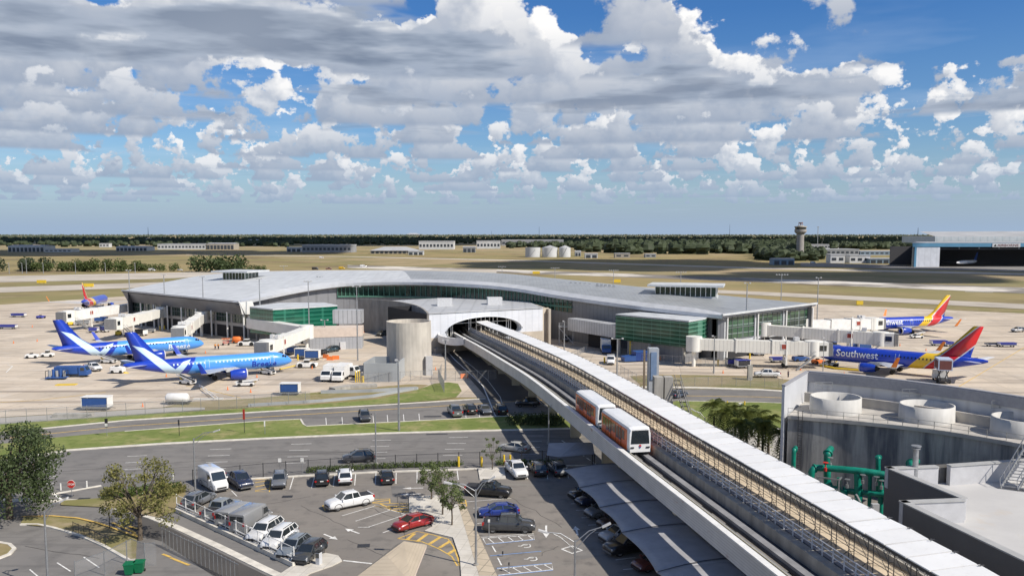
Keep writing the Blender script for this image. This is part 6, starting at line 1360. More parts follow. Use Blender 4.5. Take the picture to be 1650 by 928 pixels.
mb = MB(); mb.b2(X(1474), X(1512), Y - .8, Y - .2, 0, Z(397.8)); mb.build('door_panel', ribbed('hangar_door', (.66, .68, .72), 6, .15, .5, 'X', .1), t, True)
mb = MB(); mb.b2(x0 + 4.2, x1 - 4.2, Y + 60, Y + 60.5, 0, Z(398)); mb.build('back_wall', flat('hangar_dark', (.06, .06, .065), .9), t, True)
mb = MB(); 
for xx in range(0, 11): mb.b2(X(1512) + xx * 20, X(1512) + xx * 20 + .7, Y + 1, Y + 2, Z(401), Z(398)); 
mb.b2(X(1512), x1 - 5, Y + 1.2, Y + 1.8, Z(401.5), Z(401)); mb.build('door_rails', FG, t, True)
mb = MB(); Y2 = 940; X2 = lambda px: (px - 825) * Y2 / FPX; mb.b2(X2(1504), X2(1990), Y2, Y2 + 80, zt_ - 1, Z(381, Y2)); mb.build('upper_wall', ribbed('upper_pale', (.50, .54, .56), 8, .3, .6, 'X', .1, cold=(.2, .3, .35)), t, True)
mb = MB(); mb.add([(X2(1504), Y2, Z(381, Y2)), (X2(1990), Y2, Z(381, Y2)), (X2(1990), Y2 + 60, Z(371, Y2)), (X2(1520), Y2 + 60, Z(373, Y2))], [(0, 1, 2, 3)]); mb.build('upper_roof', FR_, t, True)
mb = MB(); mb.b2(X(1595), X(1640), Y - 1.7, Y - 1.25, Z(398), Z(392)); sg = mb.build('name_board', FW_, t, True)
vs, fs = text_mesh('AIRBORNE', 3.4, .06); wd = text_width(vs); sc = (X(1637) - X(1603)) / wd
mb = MB(); mb.add([(X(1603) + v.x * sc, Y - 1.75, Z(397.0) + v.y * 1.0) for v in vs], fs); mb.build('lettering', flat('sign_dark_red', (.12, .02, .03)), sg, True)
mb = MB(); mb.add([(X(1597), Y - 1.75, Z(397)), (X(1602), Y - 1.75, Z(397)), (X(1599.5), Y - 1.75, Z(393))], [(0, 1, 2)]); mb.build('logo_triangle', flat('sign_black', (.02, .02, .02)), sg, True)
t = thing('airliner', 'small white jet parked nose out inside the dark hangar', 'airliner', (X(1570), Y + 18, 0), 0); mb = MB(); mb.tube([(X(1545), Y + 6, 4), (X(1549), Y + 8, 4.2), (X(1560), Y + 12, 4.4), (X(1590), Y + 26, 4.6), (X(1600), Y + 32, 5)], [.3, 1.3, 1.9, 1.9, .7], 14); mb.build('fuselage', PLAIN_W, t, True)
mb = MB(); mb.add([(X(1568), Y + 16, 3.6), (X(1576), Y + 20, 3.6), (X(1600), Y + 2, 4.4), (X(1596), Y + 2, 4.4)], [(0, 1, 2, 3)]); mb.add([(X(1560), Y + 20, 3.6), (X(1566), Y + 24, 3.6), (X(1550), Y + 40, 4.4), (X(1546), Y + 40, 4.4)], [(0, 1, 2, 3)]); mb.build('wings', WINGG, t, True)
mb = MB(); mb.loft([[(X(1590), Y + 26, 6), (X(1591), Y + 26.4, 6), (X(1600), Y + 32, 6), (X(1599), Y + 31.6, 6)], [(X(1599), Y + 31, 14), (X(1599.4), Y + 31.4, 14), (X(1604), Y + 34, 14), (X(1603), Y + 33.6, 14)]]); mb.build('fin', flat('jet_fin_blue', (.03, .08, .3)), t, True)
# horizon masts
for i, (x, yt, w, lab) in enumerate(((241.5, 366, .7, 'thin radio mast on the horizon above the left woods'), (868.5, 365, .6, 'thin radio mast on the horizon above the storage tanks'), (1174, 362, .5, 'thin radio mast on the horizon left of the control tower'), (1476, 367, .9, 'short stubby mast on the horizon left of the hangar roof'), (792, 372, .5, 'small radio mast on the horizon above the white block'))):
    Y_ = 5200; xx = (x - 825) * Y_ / FPX; zz = 33 + (377 - yt) * Y_ / FPX; mb = MB()
    for o in (-1, 1): mb.bar((xx + o * w * 2.2, Y_, 0), (xx, Y_, zz), w * 1.5)
    for q in range(1, 9): mb.bar((xx - w * 2 * (1 - q / 9), Y_, zz * q / 9), (xx + w * 2 * (1 - q / 9), Y_, zz * q / 9), w)
    tag(mb.build('radio_mast', flat('mast_grey', (.16, .16, .18)) if 'mast_grey' not in MATS else MATS['mast_grey']), lab, 'mast', 'masts on the horizon')
c = G(1317, 402); mb = MB(); zt_ = 33 + (377 - 366) * c.y / FPX; mb.bar(c, c + Vector((0, 0, zt_)), 1.0); mb.box((c.x, c.y, zt_), (4, 1, 1.4)); tag(mb.build('light_mast', STEEL), 'grey floodlight mast on the far woods right of the control tower', 'light mast')
# unseen cloud meshes, added and placed only to cast shade on the far field
rnd = random.Random(5)
def shade_cloud(cx, cy, rx, ry, z, n, rb=None):
    mb = MB()
    for _ in range(n):
        a = rnd.uniform(0, 6.283); q = math.sqrt(rnd.random()); x, y = cx + rx * q * math.cos(a), cy + ry * q * math.sin(a); r = rnd.uniform(.7, 1.25) * (rb or 62); K, J = 14, 7; rings = []
        for j in range(J + 1):
            el = -math.pi / 2 + math.pi * j / J; rings.append([(x + r * math.cos(el) * math.cos(2 * math.pi * k / K) * rnd.uniform(.92, 1.08), y + r * math.cos(el) * math.sin(2 * math.pi * k / K) * rnd.uniform(.92, 1.08), z + r * .6 * max(-.25, math.sin(el))) for k in range(K)])
        mb.loft(rings, 0, False, True)
    return struct('shade_cloud', mb, flat('shade_cloud_white', (.85, .85, .86), 1) if 'shade_cloud_white' not in MATS else MATS['shade_cloud_white'], 'stuff')
H_ = 900
def shade(x0, x1, y0, y1, n): shade_cloud((x0 + x1) / 2 - SUN_DX * H_, (y0 + y1) / 2 - SUN_DY * H_, (x1 - x0) / 2, (y1 - y0) / 2, H_, n)
shade(0, 1500, 600, 800, 40); shade(-20, 330, 800, 1060, 24); shade(-1900, -300, 1290, 1740, 170); shade_cloud(400 + 2250, 4700 - 1375, 3600, 2000, 2500, 240, 420)
# ================================================================ ground service equipment
ga = 'baggage carts on the apron'; gt = 'tractors on the apron'; gb = 'belt loaders by the airliners'
GBL = flat('cart_blue', (.03, .09, .28), .5); GPU = flat('tug_violet', (.05, .06, .32), .5); GGR = flat('machine_grey', (.30, .31, .32), .5); TARP = None and mat('pale_tarpaulin', (.62, .64, .62), .8, var=.08)
def at_px(px, py, head):
    c = G(px, py); return c, (head if not isinstance(head, tuple) else math.atan2(*(G(*head) - c).yx))
def wheels(t, xs, y, r, w=.3):
    for x in xs:
        for sy in (-1, 1): MB().cyl((x, sy * y - w / 2, r), r, w, 12, axis='Y').build('wheel', BLACK, t)
def cart(px, py, head, label, col=GBL, L=3.4, W=2.0, H=2.5, name='baggage_cart', cat='baggage cart', curtain=True, top=WHITE, grp=ga):
    c, a = at_px(px, py, head); t = thing(name, label, cat, (c.x, c.y, .03), a, grp)
    MB().b2(-L / 2, L / 2, -W / 2, W / 2, .5, .68).build('bed', GGR, t); MB().b2(-L / 2 - .05, L / 2 + .05, -W / 2 - .05, W / 2 + .05, H - .1, H).build('top', top, t)
    for x in (-L / 2 + .06, L / 2 - .06):
        MB().b2(x - .05, x + .05, -W / 2, W / 2, .68, H - .1).build('end_panel', WHITE, t)
    if curtain:
        for sy in (-1, 1): MB().b2(-L / 2 + .2, L / 2 - .2, sy * (W / 2 - .04) - .03, sy * (W / 2 - .04) + .03, .8, H - .25).build('curtain', col, t)
    mb = MB(); mb.bar((L / 2, 0, .5), (L / 2 + 1.0, 0, .35), .08); mb.build('tow_bar', DSTEEL, t); wheels(t, (-L * .32, L * .32), W / 2 - .25, .27, .18); return t
def tractor(px, py, head, label, col=WHITE, L=3.2, W=1.7, H=1.0, cabin=True, name='tow_tractor', cat='tractor', wr=.38):
    c, a = at_px(px, py, head); t = thing(name, label, cat, (c.x, c.y, .03), a, gt)
    rg = lambda x, w, z0, z1: [(x, -w, z0), (x, w, z0), (x, w, z1), (x, w * .85, z1 + .08), (x, -w * .85, z1 + .08), (x, -w, z1)]
    MB().loft([rg(-L / 2, W * .46, .35, H * .8), rg(-L / 2 + .2, W / 2, .28, H), rg(L * .1, W / 2, .28, H), rg(L / 2 - .15, W / 2, .28, H * .86), rg(L / 2, W * .45, .38, H * .7)]).build('body', col, t)
    if cabin:
        mb = MB(); mb.b2(-L * .12, L * .12, -W * .38, W * .38, H, H + .75); cb = mb.build('cab', GLASS, t); MB().b2(-L * .15, L * .15, -W * .42, W * .42, H + .75, H + .84).build('cab_roof', col, cb)
    else:
        MB().b2(-.5, .1, -.4, .4, H, H + .35).build('seat', BLACK, t); MB().bar((.3, 0, H), (.15, 0, H + .5), .06).build('steering', DSTEEL, t)
    wheels(t, (-L * .3, L * .32), W / 2 - .08, wr); return t
def belt_loader(px, py, head, label, rise=1.9):
    c, a = at_px(px, py, head); t = thing('belt_loader', label, 'belt loader', (c.x, c.y, .03), a, gb)
    MB().b2(-2.2, 1.6, -.8, .8, .35, .85).build('chassis', WHITE, t); mb = MB(); mb.bar((-2.5, .15, .8), (2.5, .15, rise), .8, .2); mb.build('conveyor', BLACK, t)
    mb = MB()
    for o in (-.35, .65): mb.bar((-2.5, o, .9), (2.5, o, rise + .12), .08, .28)
    mb.build('conveyor_frame', WHITE, t); MB().b2(-1.6, -.9, -.85, -.35, .85, 1.5).build('driver_seat', DSTEEL, t); mb = MB(); mb.bar((1.2, .15, .8), (2.0, .15, rise * .75), .2); mb.build('lift_ram', YEL, t); wheels(t, (-1.5, 1.1), .75, .35); return t
def box_truck(px, py, head, label, col=WHITE, L=7, W=2.4, H=3.2, lift=0, box=None, boxcol2=None, name='service_truck', cat='truck'):
    c, a = at_px(px, py, head); t = thing(name, label, cat, (c.x, c.y, .03), a, 'service trucks on the apron')
    rg = lambda x, w, z0, z1: [(x, -w, z0), (x, w, z0), (x, w, z1 - .1), (x, w * .85, z1), (x, -w * .85, z1), (x, -w, z1 - .1)]
    cabn = MB().loft([rg(L / 2 - 2.1, W / 2, .55, 2.45), rg(L / 2 - .8, W / 2, .5, 2.5), rg(L / 2 - .35, W / 2, .5, 1.6), rg(L / 2, W * .46, .55, 1.3)]).build('cab', col, t)
    mb = MB(); mb.add([(L / 2 - .33, -W * .42, 1.62), (L / 2 - .33, W * .42, 1.62), (L / 2 - .76, W * .40, 2.38), (L / 2 - .76, -W * .40, 2.38)], [(0, 1, 2, 3)]); mb.v = [(p[0] + .05, p[1], p[2]) for p in mb.v]; mb.build('windscreen', GLASS, cabn)
    for sy in (-1, 1): mb = MB(); mb.b2(L / 2 - 1.7, L / 2 - .85, sy * (W / 2 + .01) - .01, sy * (W / 2 + .01) + .01, 1.5, 2.25); mb.build('side_window', GLASS, cabn)
    MB().b2(-L / 2, L / 2 - .4, -W * .38, W * .38, .45, .75).build('chassis', DSTEEL, t)
    MB().b2(-L / 2, L / 2 - 2.3, -W / 2, W / 2, .8 + lift, H + lift).build('cargo_box', box or col, t)
    if boxcol2:
        for sy in (-1, 1): MB().b2(-L / 2 + .4, L / 2 - 2.7, sy * (W / 2 + .02) - .01, sy * (W / 2 + .02) + .01, 1.1 + lift, H - .4 + lift).build('box_panel', boxcol2, t)
        MB().b2(-L / 2 - .03, -L / 2 - .01, -W * .42, W * .42, 1.0 + lift, H - .3 + lift).build('rear_shutter', boxcol2, t)
    if lift > 1:
        mb = MB()
        for sy in (-.8, .8):
            mb.bar((-L / 2 + .5, sy, .8), (L / 2 - 2.8, sy, .8 + lift), .16); mb.bar((-L / 2 + .5, sy, .8 + lift), (L / 2 - 2.8, sy, .8), .16)
        mb.build('scissor_lift', DSTEEL, t)
    wheels(t, (-L * .3, L * .33), W / 2 - .18, .46); return t
# left apron
cart(30, 511, 0, 'violet-blue flat cart train far out on the left apron', GPU, 5.5, 1.7, 1.5, top=GPU); cart(12, 530, 0, 'violet-blue carts at the left edge, nearer than the others', GPU, 6.5, 1.7, 1.5, top=GPU)
tractor(66, 513, 1.2, 'lone violet tractor far out on the left apron', GPU, cabin=False); cart(151, 536, .1, 'blue cart left of the second jet bridge', GPU, 3, 1.8, 1.7, top=GPU); cart(169, 535, -.6, 'blue cart in the shadow of the second jet bridge', GPU, 3.4, 1.8, 1.9, top=GBL)
cart(163, 520, .1, 'dark blue covered cart behind the two left jet bridges', GBL, 4.5, 2, 2.2, top=GBL); cart(133, 524, .3, 'dusty cart train beneath the long far-left bridge', GGR, 4.8, 2, 1.8, top=GGR)
tractor(52, 577, .2, 'small white equipment cart left of the far blue airliner tail', cabin=False); tractor(77, 575, .15, 'white tow tractor behind the far blue airliner tail')
box_truck(118, 607, .10, 'blue maintenance truck with racks of equipment on the left apron', MATS['cart_blue'], 7.5, 2.3, 2.5, box=GBL)
t = thing('equipment_trolley', 'blue rack trolley loaded with cylinders behind the blue maintenance truck', 'trolley', tuple(G(92, 611)), .1); MB().b2(-2.2, 2.2, -1, 1, .4, .6).build('bed', GBL, t)
for k in range(5): MB().cyl((-1.6 + k * .8, .1 * (k % 2), .6), .32, 1.4 + .3 * (k % 2), 10).build('gas_cylinder', GBL if k % 2 else GGR, t)
for x in (-2.1, 2.1): mb = MB(); mb.bar((x, -.9, .6), (x, -.9, 2), .1); mb.bar((x, .9, .6), (x, .9, 2), .1); mb.bar((x, -.9, 2), (x, .9, 2), .1); mb.build('rack', DSTEEL, t)
wheels(t, (-1.5, 1.5), .8, .3, .2)
tractor(190, 601, 0, 'white ground power unit beneath the near blue airliner tail', cabin=False, H=1.5)
cart(157, 660, -.02, 'blue-sided baggage cart with white roof by the perimeter fence at left', GBL, 5.0, 2.2, 2.6); cart(468, 636, -.02, 'blue-sided baggage cart with white roof alone near the dry bank', GBL, 3.9, 2.1, 2.5)
cart(487, 577, -.05, 'dark-curtained cart, left one right of the near airliner nose', GBL, 3.6, 2.1, 2.7); cart(504, 580, -.05, 'dark-curtained cart, right one right of the near airliner nose', GBL, 3.8, 2.1, 2.7)
cart(470, 571, .5, 'blue cart hidden behind the two dark-curtained carts', GBL, 3.4, 2, 2.3)
belt_loader(174, 585, R(165), 'belt loader under the far blue airliner rear hold'); belt_loader(301, 619, R(150), 'belt loader at the rear hold of the near blue airliner'); belt_loader(430, 603, R(150), 'belt loader beneath the nose of the near blue airliner'); belt_loader(289, 570, R(150), 'belt loader at the front hold of the far blue airliner'); belt_loader(398, 622, R(5), 'white belt loader parked right of the near airliner engine', 1.3)
tractor(495, 592, .05, 'white pushback tractor with big black wheels ahead of the near airliner', L=5.0, W=2.3, H=1.15, wr=.6); tractor(398, 557, .05, 'white pushback tractor with big black wheels beneath the annex', L=5.0, W=2.3, H=1.15, wr=.6)
mb = MB(); a, b = G(452, 597), G(480, 591); mb.bar(a + Vector((0, 0, .4)), b + Vector((0, 0, .5)), .2); mb.bar(a + Vector((0, .5, .4)), a + Vector((0, -.5, .4)), .3); tag(mb.build('tow_bar', YEL), 'yellow tow bar between the near airliner nose wheel and the pushback tractor', 'tow bar')
box_truck(531, 612, R(-95), 'white catering truck, left of the parked group near the enclosure', WHITE, 6.5, 2.4, 3.4); box_truck(549, 613, R(-95), 'white catering truck, middle of the parked group near the enclosure', WHITE, 6.5, 2.4, 3.4); box_truck(562, 606, R(-20), 'white box truck, right end of the parked group near the enclosure', WHITE, 5.5, 2.3, 3.0)
t = thing('water_tanker', 'rounded white tank trailer parked by the dry bank', 'tanker', tuple(G(286, 651)), .02); mb = MB(); mb.tube([(-2.2, 0, 1.25), (-2.0, 0, 1.25), (-1.8, 0, 1.25), (1.8, 0, 1.25), (2.0, 0, 1.25), (2.2, 0, 1.25)], [.5, .8, .95, .95, .8, .5], 18); mb.build('tank', WHITE, t); MB().b2(-2.1, 2.6, -.7, .7, .45, .6).build('chassis', DSTEEL, t); wheels(t, (-1.2, 1.4), .8, .3, .2)
mb = MB(); a, b, c = G(321, 625), G(346, 646), G(312, 646); h = Vector((0, 0, .5))
mb.bar(a + h, b + h, .14); mb.bar(a + h * 1.6, G(352, 645) + h, .12); mb.bar(c + h * .8, G(360, 645) + h * .8, .3); mb.bar(G(325, 636) + h, G(344, 640) + h, .15); tag(mb.build('towbar_frame', WHITE), 'white A-shaped towbar frame lying by the dry bank', 'towbar frame')
t = thing('orange_compressor', 'orange tank compressor on wheels under the terminal edge', 'compressor', tuple(G(383, 553)), .1); mb = MB(); mb.tube([(-1.5, 0, 1.2), (-1.3, 0, 1.2), (1.3, 0, 1.2), (1.5, 0, 1.2)], [.5, .9, .9, .5], 14); mb.build('tank', ORANGE, t); MB().b2(-1.7, 1.7, -.7, .7, .4, .6).build('frame', ORANGE, t); wheels(t, (-1, 1), .7, .35, .2)
t = thing('scissor_platform', 'red-orange scissor platform beside the orange compressor', 'lift', tuple(G(364, 556)), .3); mb = MB()
for k in range(3): mb.bar((-1, 0, .4 + k * .5), (1, 0, .9 + k * .5), .1); mb.bar((1, 0, .4 + k * .5), (-1, 0, .9 + k * .5), .1)
mb.build('scissor', RED, t); MB().b2(-1.2, 1.2, -.6, .6, 1.9, 2.0).build('deck', ORANGE, t); wheels(t, (-.8, .8), .6, .3, .2)
box_truck(300, 549, R(0), 'white high-lift truck beside the second sloping jet bridge', WHITE, 6, 2.3, 2.6) if 0 else None
# barriers, cones, workers
def cone(px, py, label, s_=1.0):
    c = G(px, py, .02); mb = MB(); mb.b2(c.x - .2, c.x + .2, c.y - .2, c.y + .2, .02, .06); mb.cyl(c, .17 * s_, .8 * s_, 10, r2=.03); tag(mb.build('traffic_cone', ORANGE), label, 'traffic cone', 'orange traffic cones')
for x, y, l in ((367, 628, 'cone on the apron before the near airliner wing'), (414, 608, 'cone below the near airliner engine'), (503, 594, 'cone right of the pushback tractor'), (52, 527, 'cone far out at left between the cart trains'), (22, 553, 'pair-end cone at the far left apron'), (60, 550, 'cone left of the far airliner tail'), (152, 655, 'cone near the perimeter fence at left'), (702, 596, 'cone right of the concrete drum'), (190, 521, 'cone beneath the jet bridges at left'), (230, 655, 'small cone on the grey perimeter road'), (404, 632, 'cone near the belt loader by the engine'), (268, 607, 'cone behind the near airliner shadow'), (331, 569, 'cone behind the near airliner fuselage'), (586, 536, 'cone by the curved concrete wall')): cone(x, y, l)
def barrier(px, py, a, label, n=1):
    c = G(px, py); mb = MB(); M_ = Matrix.Translation((c.x, c.y, .02)) @ Matrix.Rotation(a, 4, 'Z')
    for k in range(n): mb.loft([[tuple(M_ @ Vector((x + k * 1.9, -.28, 0))), tuple(M_ @ Vector((x + k * 1.9, .28, 0))), tuple(M_ @ Vector((x + k * 1.9, .1, 1.0))), tuple(M_ @ Vector((x + k * 1.9, -.1, 1.0)))] for x in (-.9, .9)])
    tag(mb.build('traffic_barrier', ORANGE), label, 'barrier', 'orange barriers')
barrier(525, 577, -.5, 'orange barrier, left one in front of the dark teal car'); barrier(532, 580, -.2, 'orange barrier, middle one in front of the dark teal car'); barrier(541, 579, .1, 'orange barrier, right one in front of the dark teal car'); barrier(748, 609, .4, 'orange barrier under the guideway near the lane')
barrier(1052, 578, 0, 'orange-red barrier by the louvred annex columns'); barrier(1060, 580, .2, 'orange-red barrier right of the blue skip')
SKIN = flat('skin', (.38, .22, .15), .6); VEST = flat('hi_vis_vest', (.75, .28, .03), .8); VESTY = flat('hi_vis_yellow_vest', (.55, .62, .05), .8); TRO = flat('dark_trousers', (.03, .035, .06), .9)
def person(px, py, a, label, vest=None):
    c = G(px, py, .02); t = thing('person', label, 'person', tuple(c), a, 'apron workers')
    def skin_mesh(nodes, edges, rad, name, m, par):
        me = bpy.data.meshes.new(name); me.from_pydata(nodes, edges, []); o = bpy.data.objects.new(name, me); COL.objects.link(o); o.parent = par; me.materials.append(m)
        sk = o.modifiers.new('skin', 'SKIN'); sk.use_smooth_shade = True
        for v, r in zip(me.skin_vertices[0].data, rad): v.radius = (r, r)
        me.skin_vertices[0].data[0].use_root = True; sb = o.modifiers.new('sub', 'SUBSURF'); sb.levels = 1; sb.render_levels = 1; return o
    N_ = [(0, 0, .95), (0, 0, 1.18), (0, 0, 1.42), (0, 0, 1.54), (.02, 0, 1.68), (0, .2, 1.42), (.05, .26, 1.15), (.15, .26, .9), (0, -.2, 1.42), (.02, -.27, 1.14), (.1, -.29, .88), (0, .1, .9), (.03, .12, .5), (0, .13, .08), (.13, .14, .04), (0, -.1, .9), (-.02, -.12, .5), (-.06, -.13, .08), (.07, -.14, .04)]
    E_2 = [(0, 1), (1, 2), (2, 3), (3, 4), (2, 5), (5, 6), (6, 7), (2, 8), (8, 9), (9, 10), (0, 11), (11, 12), (12, 13), (13, 14), (0, 15), (15, 16), (16, 17), (17, 18)]
    body = skin_mesh(N_, E_2, [.15, .15, .16, .06, .105, .075, .055, .045, .075, .055, .045, .10, .07, .05, .045, .10, .07, .05, .045], 'body', SKIN, t)
    skin_mesh([(0, 0, .92), (0, 0, 1.18), (0, 0, 1.44), (0, .22, 1.43), (.03, .27, 1.22), (0, -.22, 1.43), (.01, -.28, 1.2)], [(0, 1), (1, 2), (2, 3), (3, 4), (2, 5), (5, 6)], [.18, .18, .185, .095, .075, .095, .075], 'vest', vest or VEST, t)
    skin_mesh([(0, 0, .97), (0, .1, .9), (.03, .12, .5), (0, .13, .1), (0, -.1, .9), (-.02, -.12, .5), (-.06, -.13, .1)], [(0, 1), (1, 2), (2, 3), (0, 4), (4, 5), (5, 6)], [.165, .125, .095, .075, .125, .095, .075], 'trousers', TRO, t)
    MB().cyl((.02, 0, 1.72), .125, .09, 12, r2=.06).build('cap', TRO, t); return t
person(347, 563, -1.2, 'worker in an orange vest, left one of the pair between the airliners'); person(352, 563, -1.8, 'worker in an orange vest, right one of the pair between the airliners'); person(168, 575, 0, 'worker in a yellow vest at the far airliner rear hold', VESTY); person(214, 590, .4, 'worker in a yellow vest beneath the near airliner tail', VESTY) if 0 else None
person(182, 601, 1, 'worker in a yellow vest by the white ground power unit', VESTY); person(1252, 607, 2, 'worker in dark clothes right of the white yard pickup', TRO); person(1270, 608, 2.4, 'worker in dark clothes farther right on the dry bank edge', TRO)
person(434, 597, 1, 'worker in an orange vest beneath the near airliner nose')
# yellow pads
mb = MB(); c = G(107, 620); mb.box((c.x, c.y, .1), (4.2, 1.6, .14), .12); tag(mb.build('rubber_mat', YEL), 'yellow-orange mat lying before the blue maintenance truck', 'mat')
mb = MB(); c = G(197, 601); mb.tube([c + Vector((0, 0, .1)), c + Vector((1, .4, .1)), c + Vector((1.6, -.2, .1)), c + Vector((.6, -.4, .1))], .12, 6); tag(mb.build('hose', YEL), 'yellow hose coiled beneath the near airliner tail', 'hose')
# right apron and yard
cart(1182, 590, .1, 'black and violet cart train beneath the foremost right bridge', GPU, 4.0, 2, 2.0, top=DSTEEL); cart(1196, 593, .2, 'dark cart by the yellow bollards beneath the right bridge', DSTEEL, 3.4, 2, 2.1, top=GPU)
tractor(1290, 582, .1, 'navy baggage tractor left of the foremost right bridge stairs', GBL, cabin=True, L=4.2, W=1.9, H=1.2); cart(1377, 563, 0, 'blue cart behind the nose of the right airliner', GBL, 4, 2, 2.2, top=GBL); cart(1392, 564, 0, 'dark blue cart right of the other one behind the right airliner', GBL, 3.6, 2, 2.4, top=DSTEEL)
cart(1512, 557, 0, 'violet cart train in the middle of the right apron', GPU, 4.6, 1.9, 1.6, top=GPU); cart(1528, 558, 0, 'short violet cart at the tail of the mid-apron train', GPU, 2.6, 1.8, 1.4, top=GPU); cart(1601, 558, 0, 'low baggage dollies far right, left part', GPU, 4.6, 1.9, 1.0, top=DSTEEL); cart(1622, 559, 0, 'low baggage dollies far right, right part', GPU, 5.0, 1.9, 1.3, top=GPU)
box_truck(1517, 615, R(75), 'raised catering truck with red-brown shutter and blue and white box at the right airliner tail', WHITE, 6.6, 2.9, 3.3, lift=2.2, box=flat('box_white_blue', (.45, .52, .66)), boxcol2=flat('shutter_brown', (.14, .045, .04)))
tractor(1574, 585, .2, 'dark tug behind the tailplane of the right airliner', DSTEEL, cabin=False)
mb = MB(); mb.tube([G(1322, 590) + Vector((0, 0, .25)), G(1345, 595) + Vector((0, 0, .25)), G(1385, 598) + Vector((0, 0, .25))], .28, 8); tag(mb.build('air_hose', YEL), 'long yellow air hose lying beneath the right airliner', 'hose')
t = thing('skip_container', 'blue waste container with ribbed sides standing right of the minibus', 'container', tuple(G(1030, 582)), .25); rg = lambda x, z: [(x, -1.3, .3), (x, 1.3, .3), (x, 1.5, z), (x, -1.5, z)]
MB().loft([rg(-1.5, 2.6), rg(4.2, 2.6)]).build('hull', ribbed('skip_blue', (.02, .06, .24), .6, .5, .5, 'X', .1), t); MB().loft([rg(-4.6, 1.4), rg(-1.5, 1.7)]).build('hopper', GBL, t); MB().b2(-1.55, 4.25, -1.55, 1.55, 2.6, 2.72).build('rim', GBL, t); MB().b2(1.6, 2.4, -1.53, -1.5, 1.3, 1.9).build('paper_label', WHITE, t)
t = thing('height_frame', 'yellow height-limit frame behind the blue waste container', 'frame', tuple(G(1028, 575))); a, b = G(1015, 574), G(1041, 572)
mb = MB(); mb.bar(a, a + Vector((0, 0, 4.2)), .3); mb.bar(b, b + Vector((0, 0, 4.2)), .3); mb.bar(a + Vector((0, 0, 4.2)), b + Vector((0, 0, 4.2)), .3); mb.bar(a + Vector((0, 0, 3.2)), b + Vector((0, 0, 3.2)), .12); mb.build('frame', YEL, t, True)
box_truck(976, 568, R(-92), 'blue and white lorry backed into the dark loading dock', GBL, 8, 2.5, 3.8, box=WHITE)
box_truck(720, 596, R(-60), 'dark service truck in the shade beneath the portal balcony', DSTEEL, 5, 2.2, 2.2) if 0 else None
def pillar(px, py, r, h, m, name, label, cat, group=None, sq=False):
    c = G(px, py); mb = MB()
    if sq: mb.box((c.x, c.y, h / 2), (r * 2, r * 2, h))
    else: mb.cyl((c.x, c.y, 0), r, h, 12)
    return tag(mb.build(name, m), label, cat, group)
pillar(1208, 612, .5, 3.4, CONC, 'concrete_post', 'square concrete post left of the white yard pickup', 'post', sq=True)
for x, y, l in ((974, 585, 'left of the minibus'), (258, 532, 'left one of two under the third jet bridge'), (265, 531, 'right one of two under the third jet bridge'), (480, 580, 'beside the dark-curtained carts'), (1157, 589, 'beneath the foremost right bridge'), (1208, 578, 'right of the dark cart train'), (917, 577, 'behind the walkway roof near the dock ramp'), (585, 616, 'left front corner of the grey enclosure')): pillar(x, y, .22, 1.5, YEL, 'bollard', 'yellow bollard %s' % l, 'bollard', 'yellow bollards')
for x, y, l in ((67, 457, 'far out on the left taxiway'), (143, 463, 'left of the terminal roof corner'), (864, 442, 'small one behind the middle of the roof'), (994, 456, 'above the right roof')):
    c = G(x, y); mb = MB(); mb.box((c.x, c.y, 1.4), (6 if x < 900 else 5, .8, 2.0)); mb.box((c.x - 1.5, c.y, .3), (.4, .4, .6)); mb.box((c.x + 1.5, c.y, .3), (.4, .4, .6)); tag(mb.build('taxiway_sign', YEL), 'yellow taxiway sign %s' % l, 'sign', 'yellow taxiway signs')
c = G(1385, 492); mb = MB(); mb.box((c.x, c.y, 1.2), (3, .8, 1.8)); mb.bar((c.x - 1, c.y, 0), (c.x - 1, c.y, .6), .2); mb.bar((c.x + 1, c.y, 0), (c.x + 1, c.y, .6), .2); tag(mb.build('taxiway_sign', YEL), 'yellow taxiway sign on the green strip right of the terminal', 'sign', 'yellow taxiway signs')
for i, (x, y, k, col, lab) in enumerate(((508, 435, 'van', (.03, .03, .03), 'dark tractor on the field left'), (530, 434.5, 'pickup', (.25, .1, .08), 'reddish truck on the field'), (551, 434, 'van', (.7, .45, .03), 'yellow truck on the field behind the roof'), (585, 431, 'van', (.7, .7, .7), 'white truck on the field behind the roof'), (518, 416.5, 'van', (.7, .7, .7), 'white van with red load far on the field'), (1310, 425, 'van', (.6, .6, .6), 'white van far off below the control tower'), (245, 437, 'van', (.72, .72, .72), 'white van on the taxiway edge before the bushes'), (290, 436.5, 'suv', (.72, .72, .72), 'white car on the taxiway edge'))):
    car(k, x, y, 0, col, lab, 'vehicles far off on the airfield')

# more equipment under and around the right bridges and the left gates
cart(1252, 584, .1, 'grey dolly with a violet tarpaulin between the dark carts and the navy tractor', GPU, 3.6, 1.9, 1.4, top=GPU)
belt_loader(1340, 590, R(20), 'belt loader half under the nose of the right airliner'); tractor(1318, 586, .4, 'small red-orange tug under the foremost right bridge stairs', ORANGE, cabin=False)
cart(1222, 573, .1, 'violet cart in the shade beneath the middle right bridge', GPU, 3.4, 1.9, 2.0, top=GPU); cart(1310, 566, 0, 'low grey dolly between the two right bridges', GGR, 4.5, 1.9, 1.0, top=GGR)
tractor(1345, 561, 0, 'navy tug with a cab between the two right bridges', GBL, cabin=True); belt_loader(1478, 545, R(10), 'belt loader under the far right airliner wing')
cart(240, 536, .2, 'grey dolly beneath the third left bridge', GGR, 4, 1.9, 1.2, top=GGR); tractor(288, 541, .2, 'dark tug in the shade of the terminal edge', DSTEEL, cabin=False); cart(228, 541, -.4, 'dark cart in the shade behind the second left bridge', DSTEEL, 3.6, 2, 2.1, top=DSTEEL)
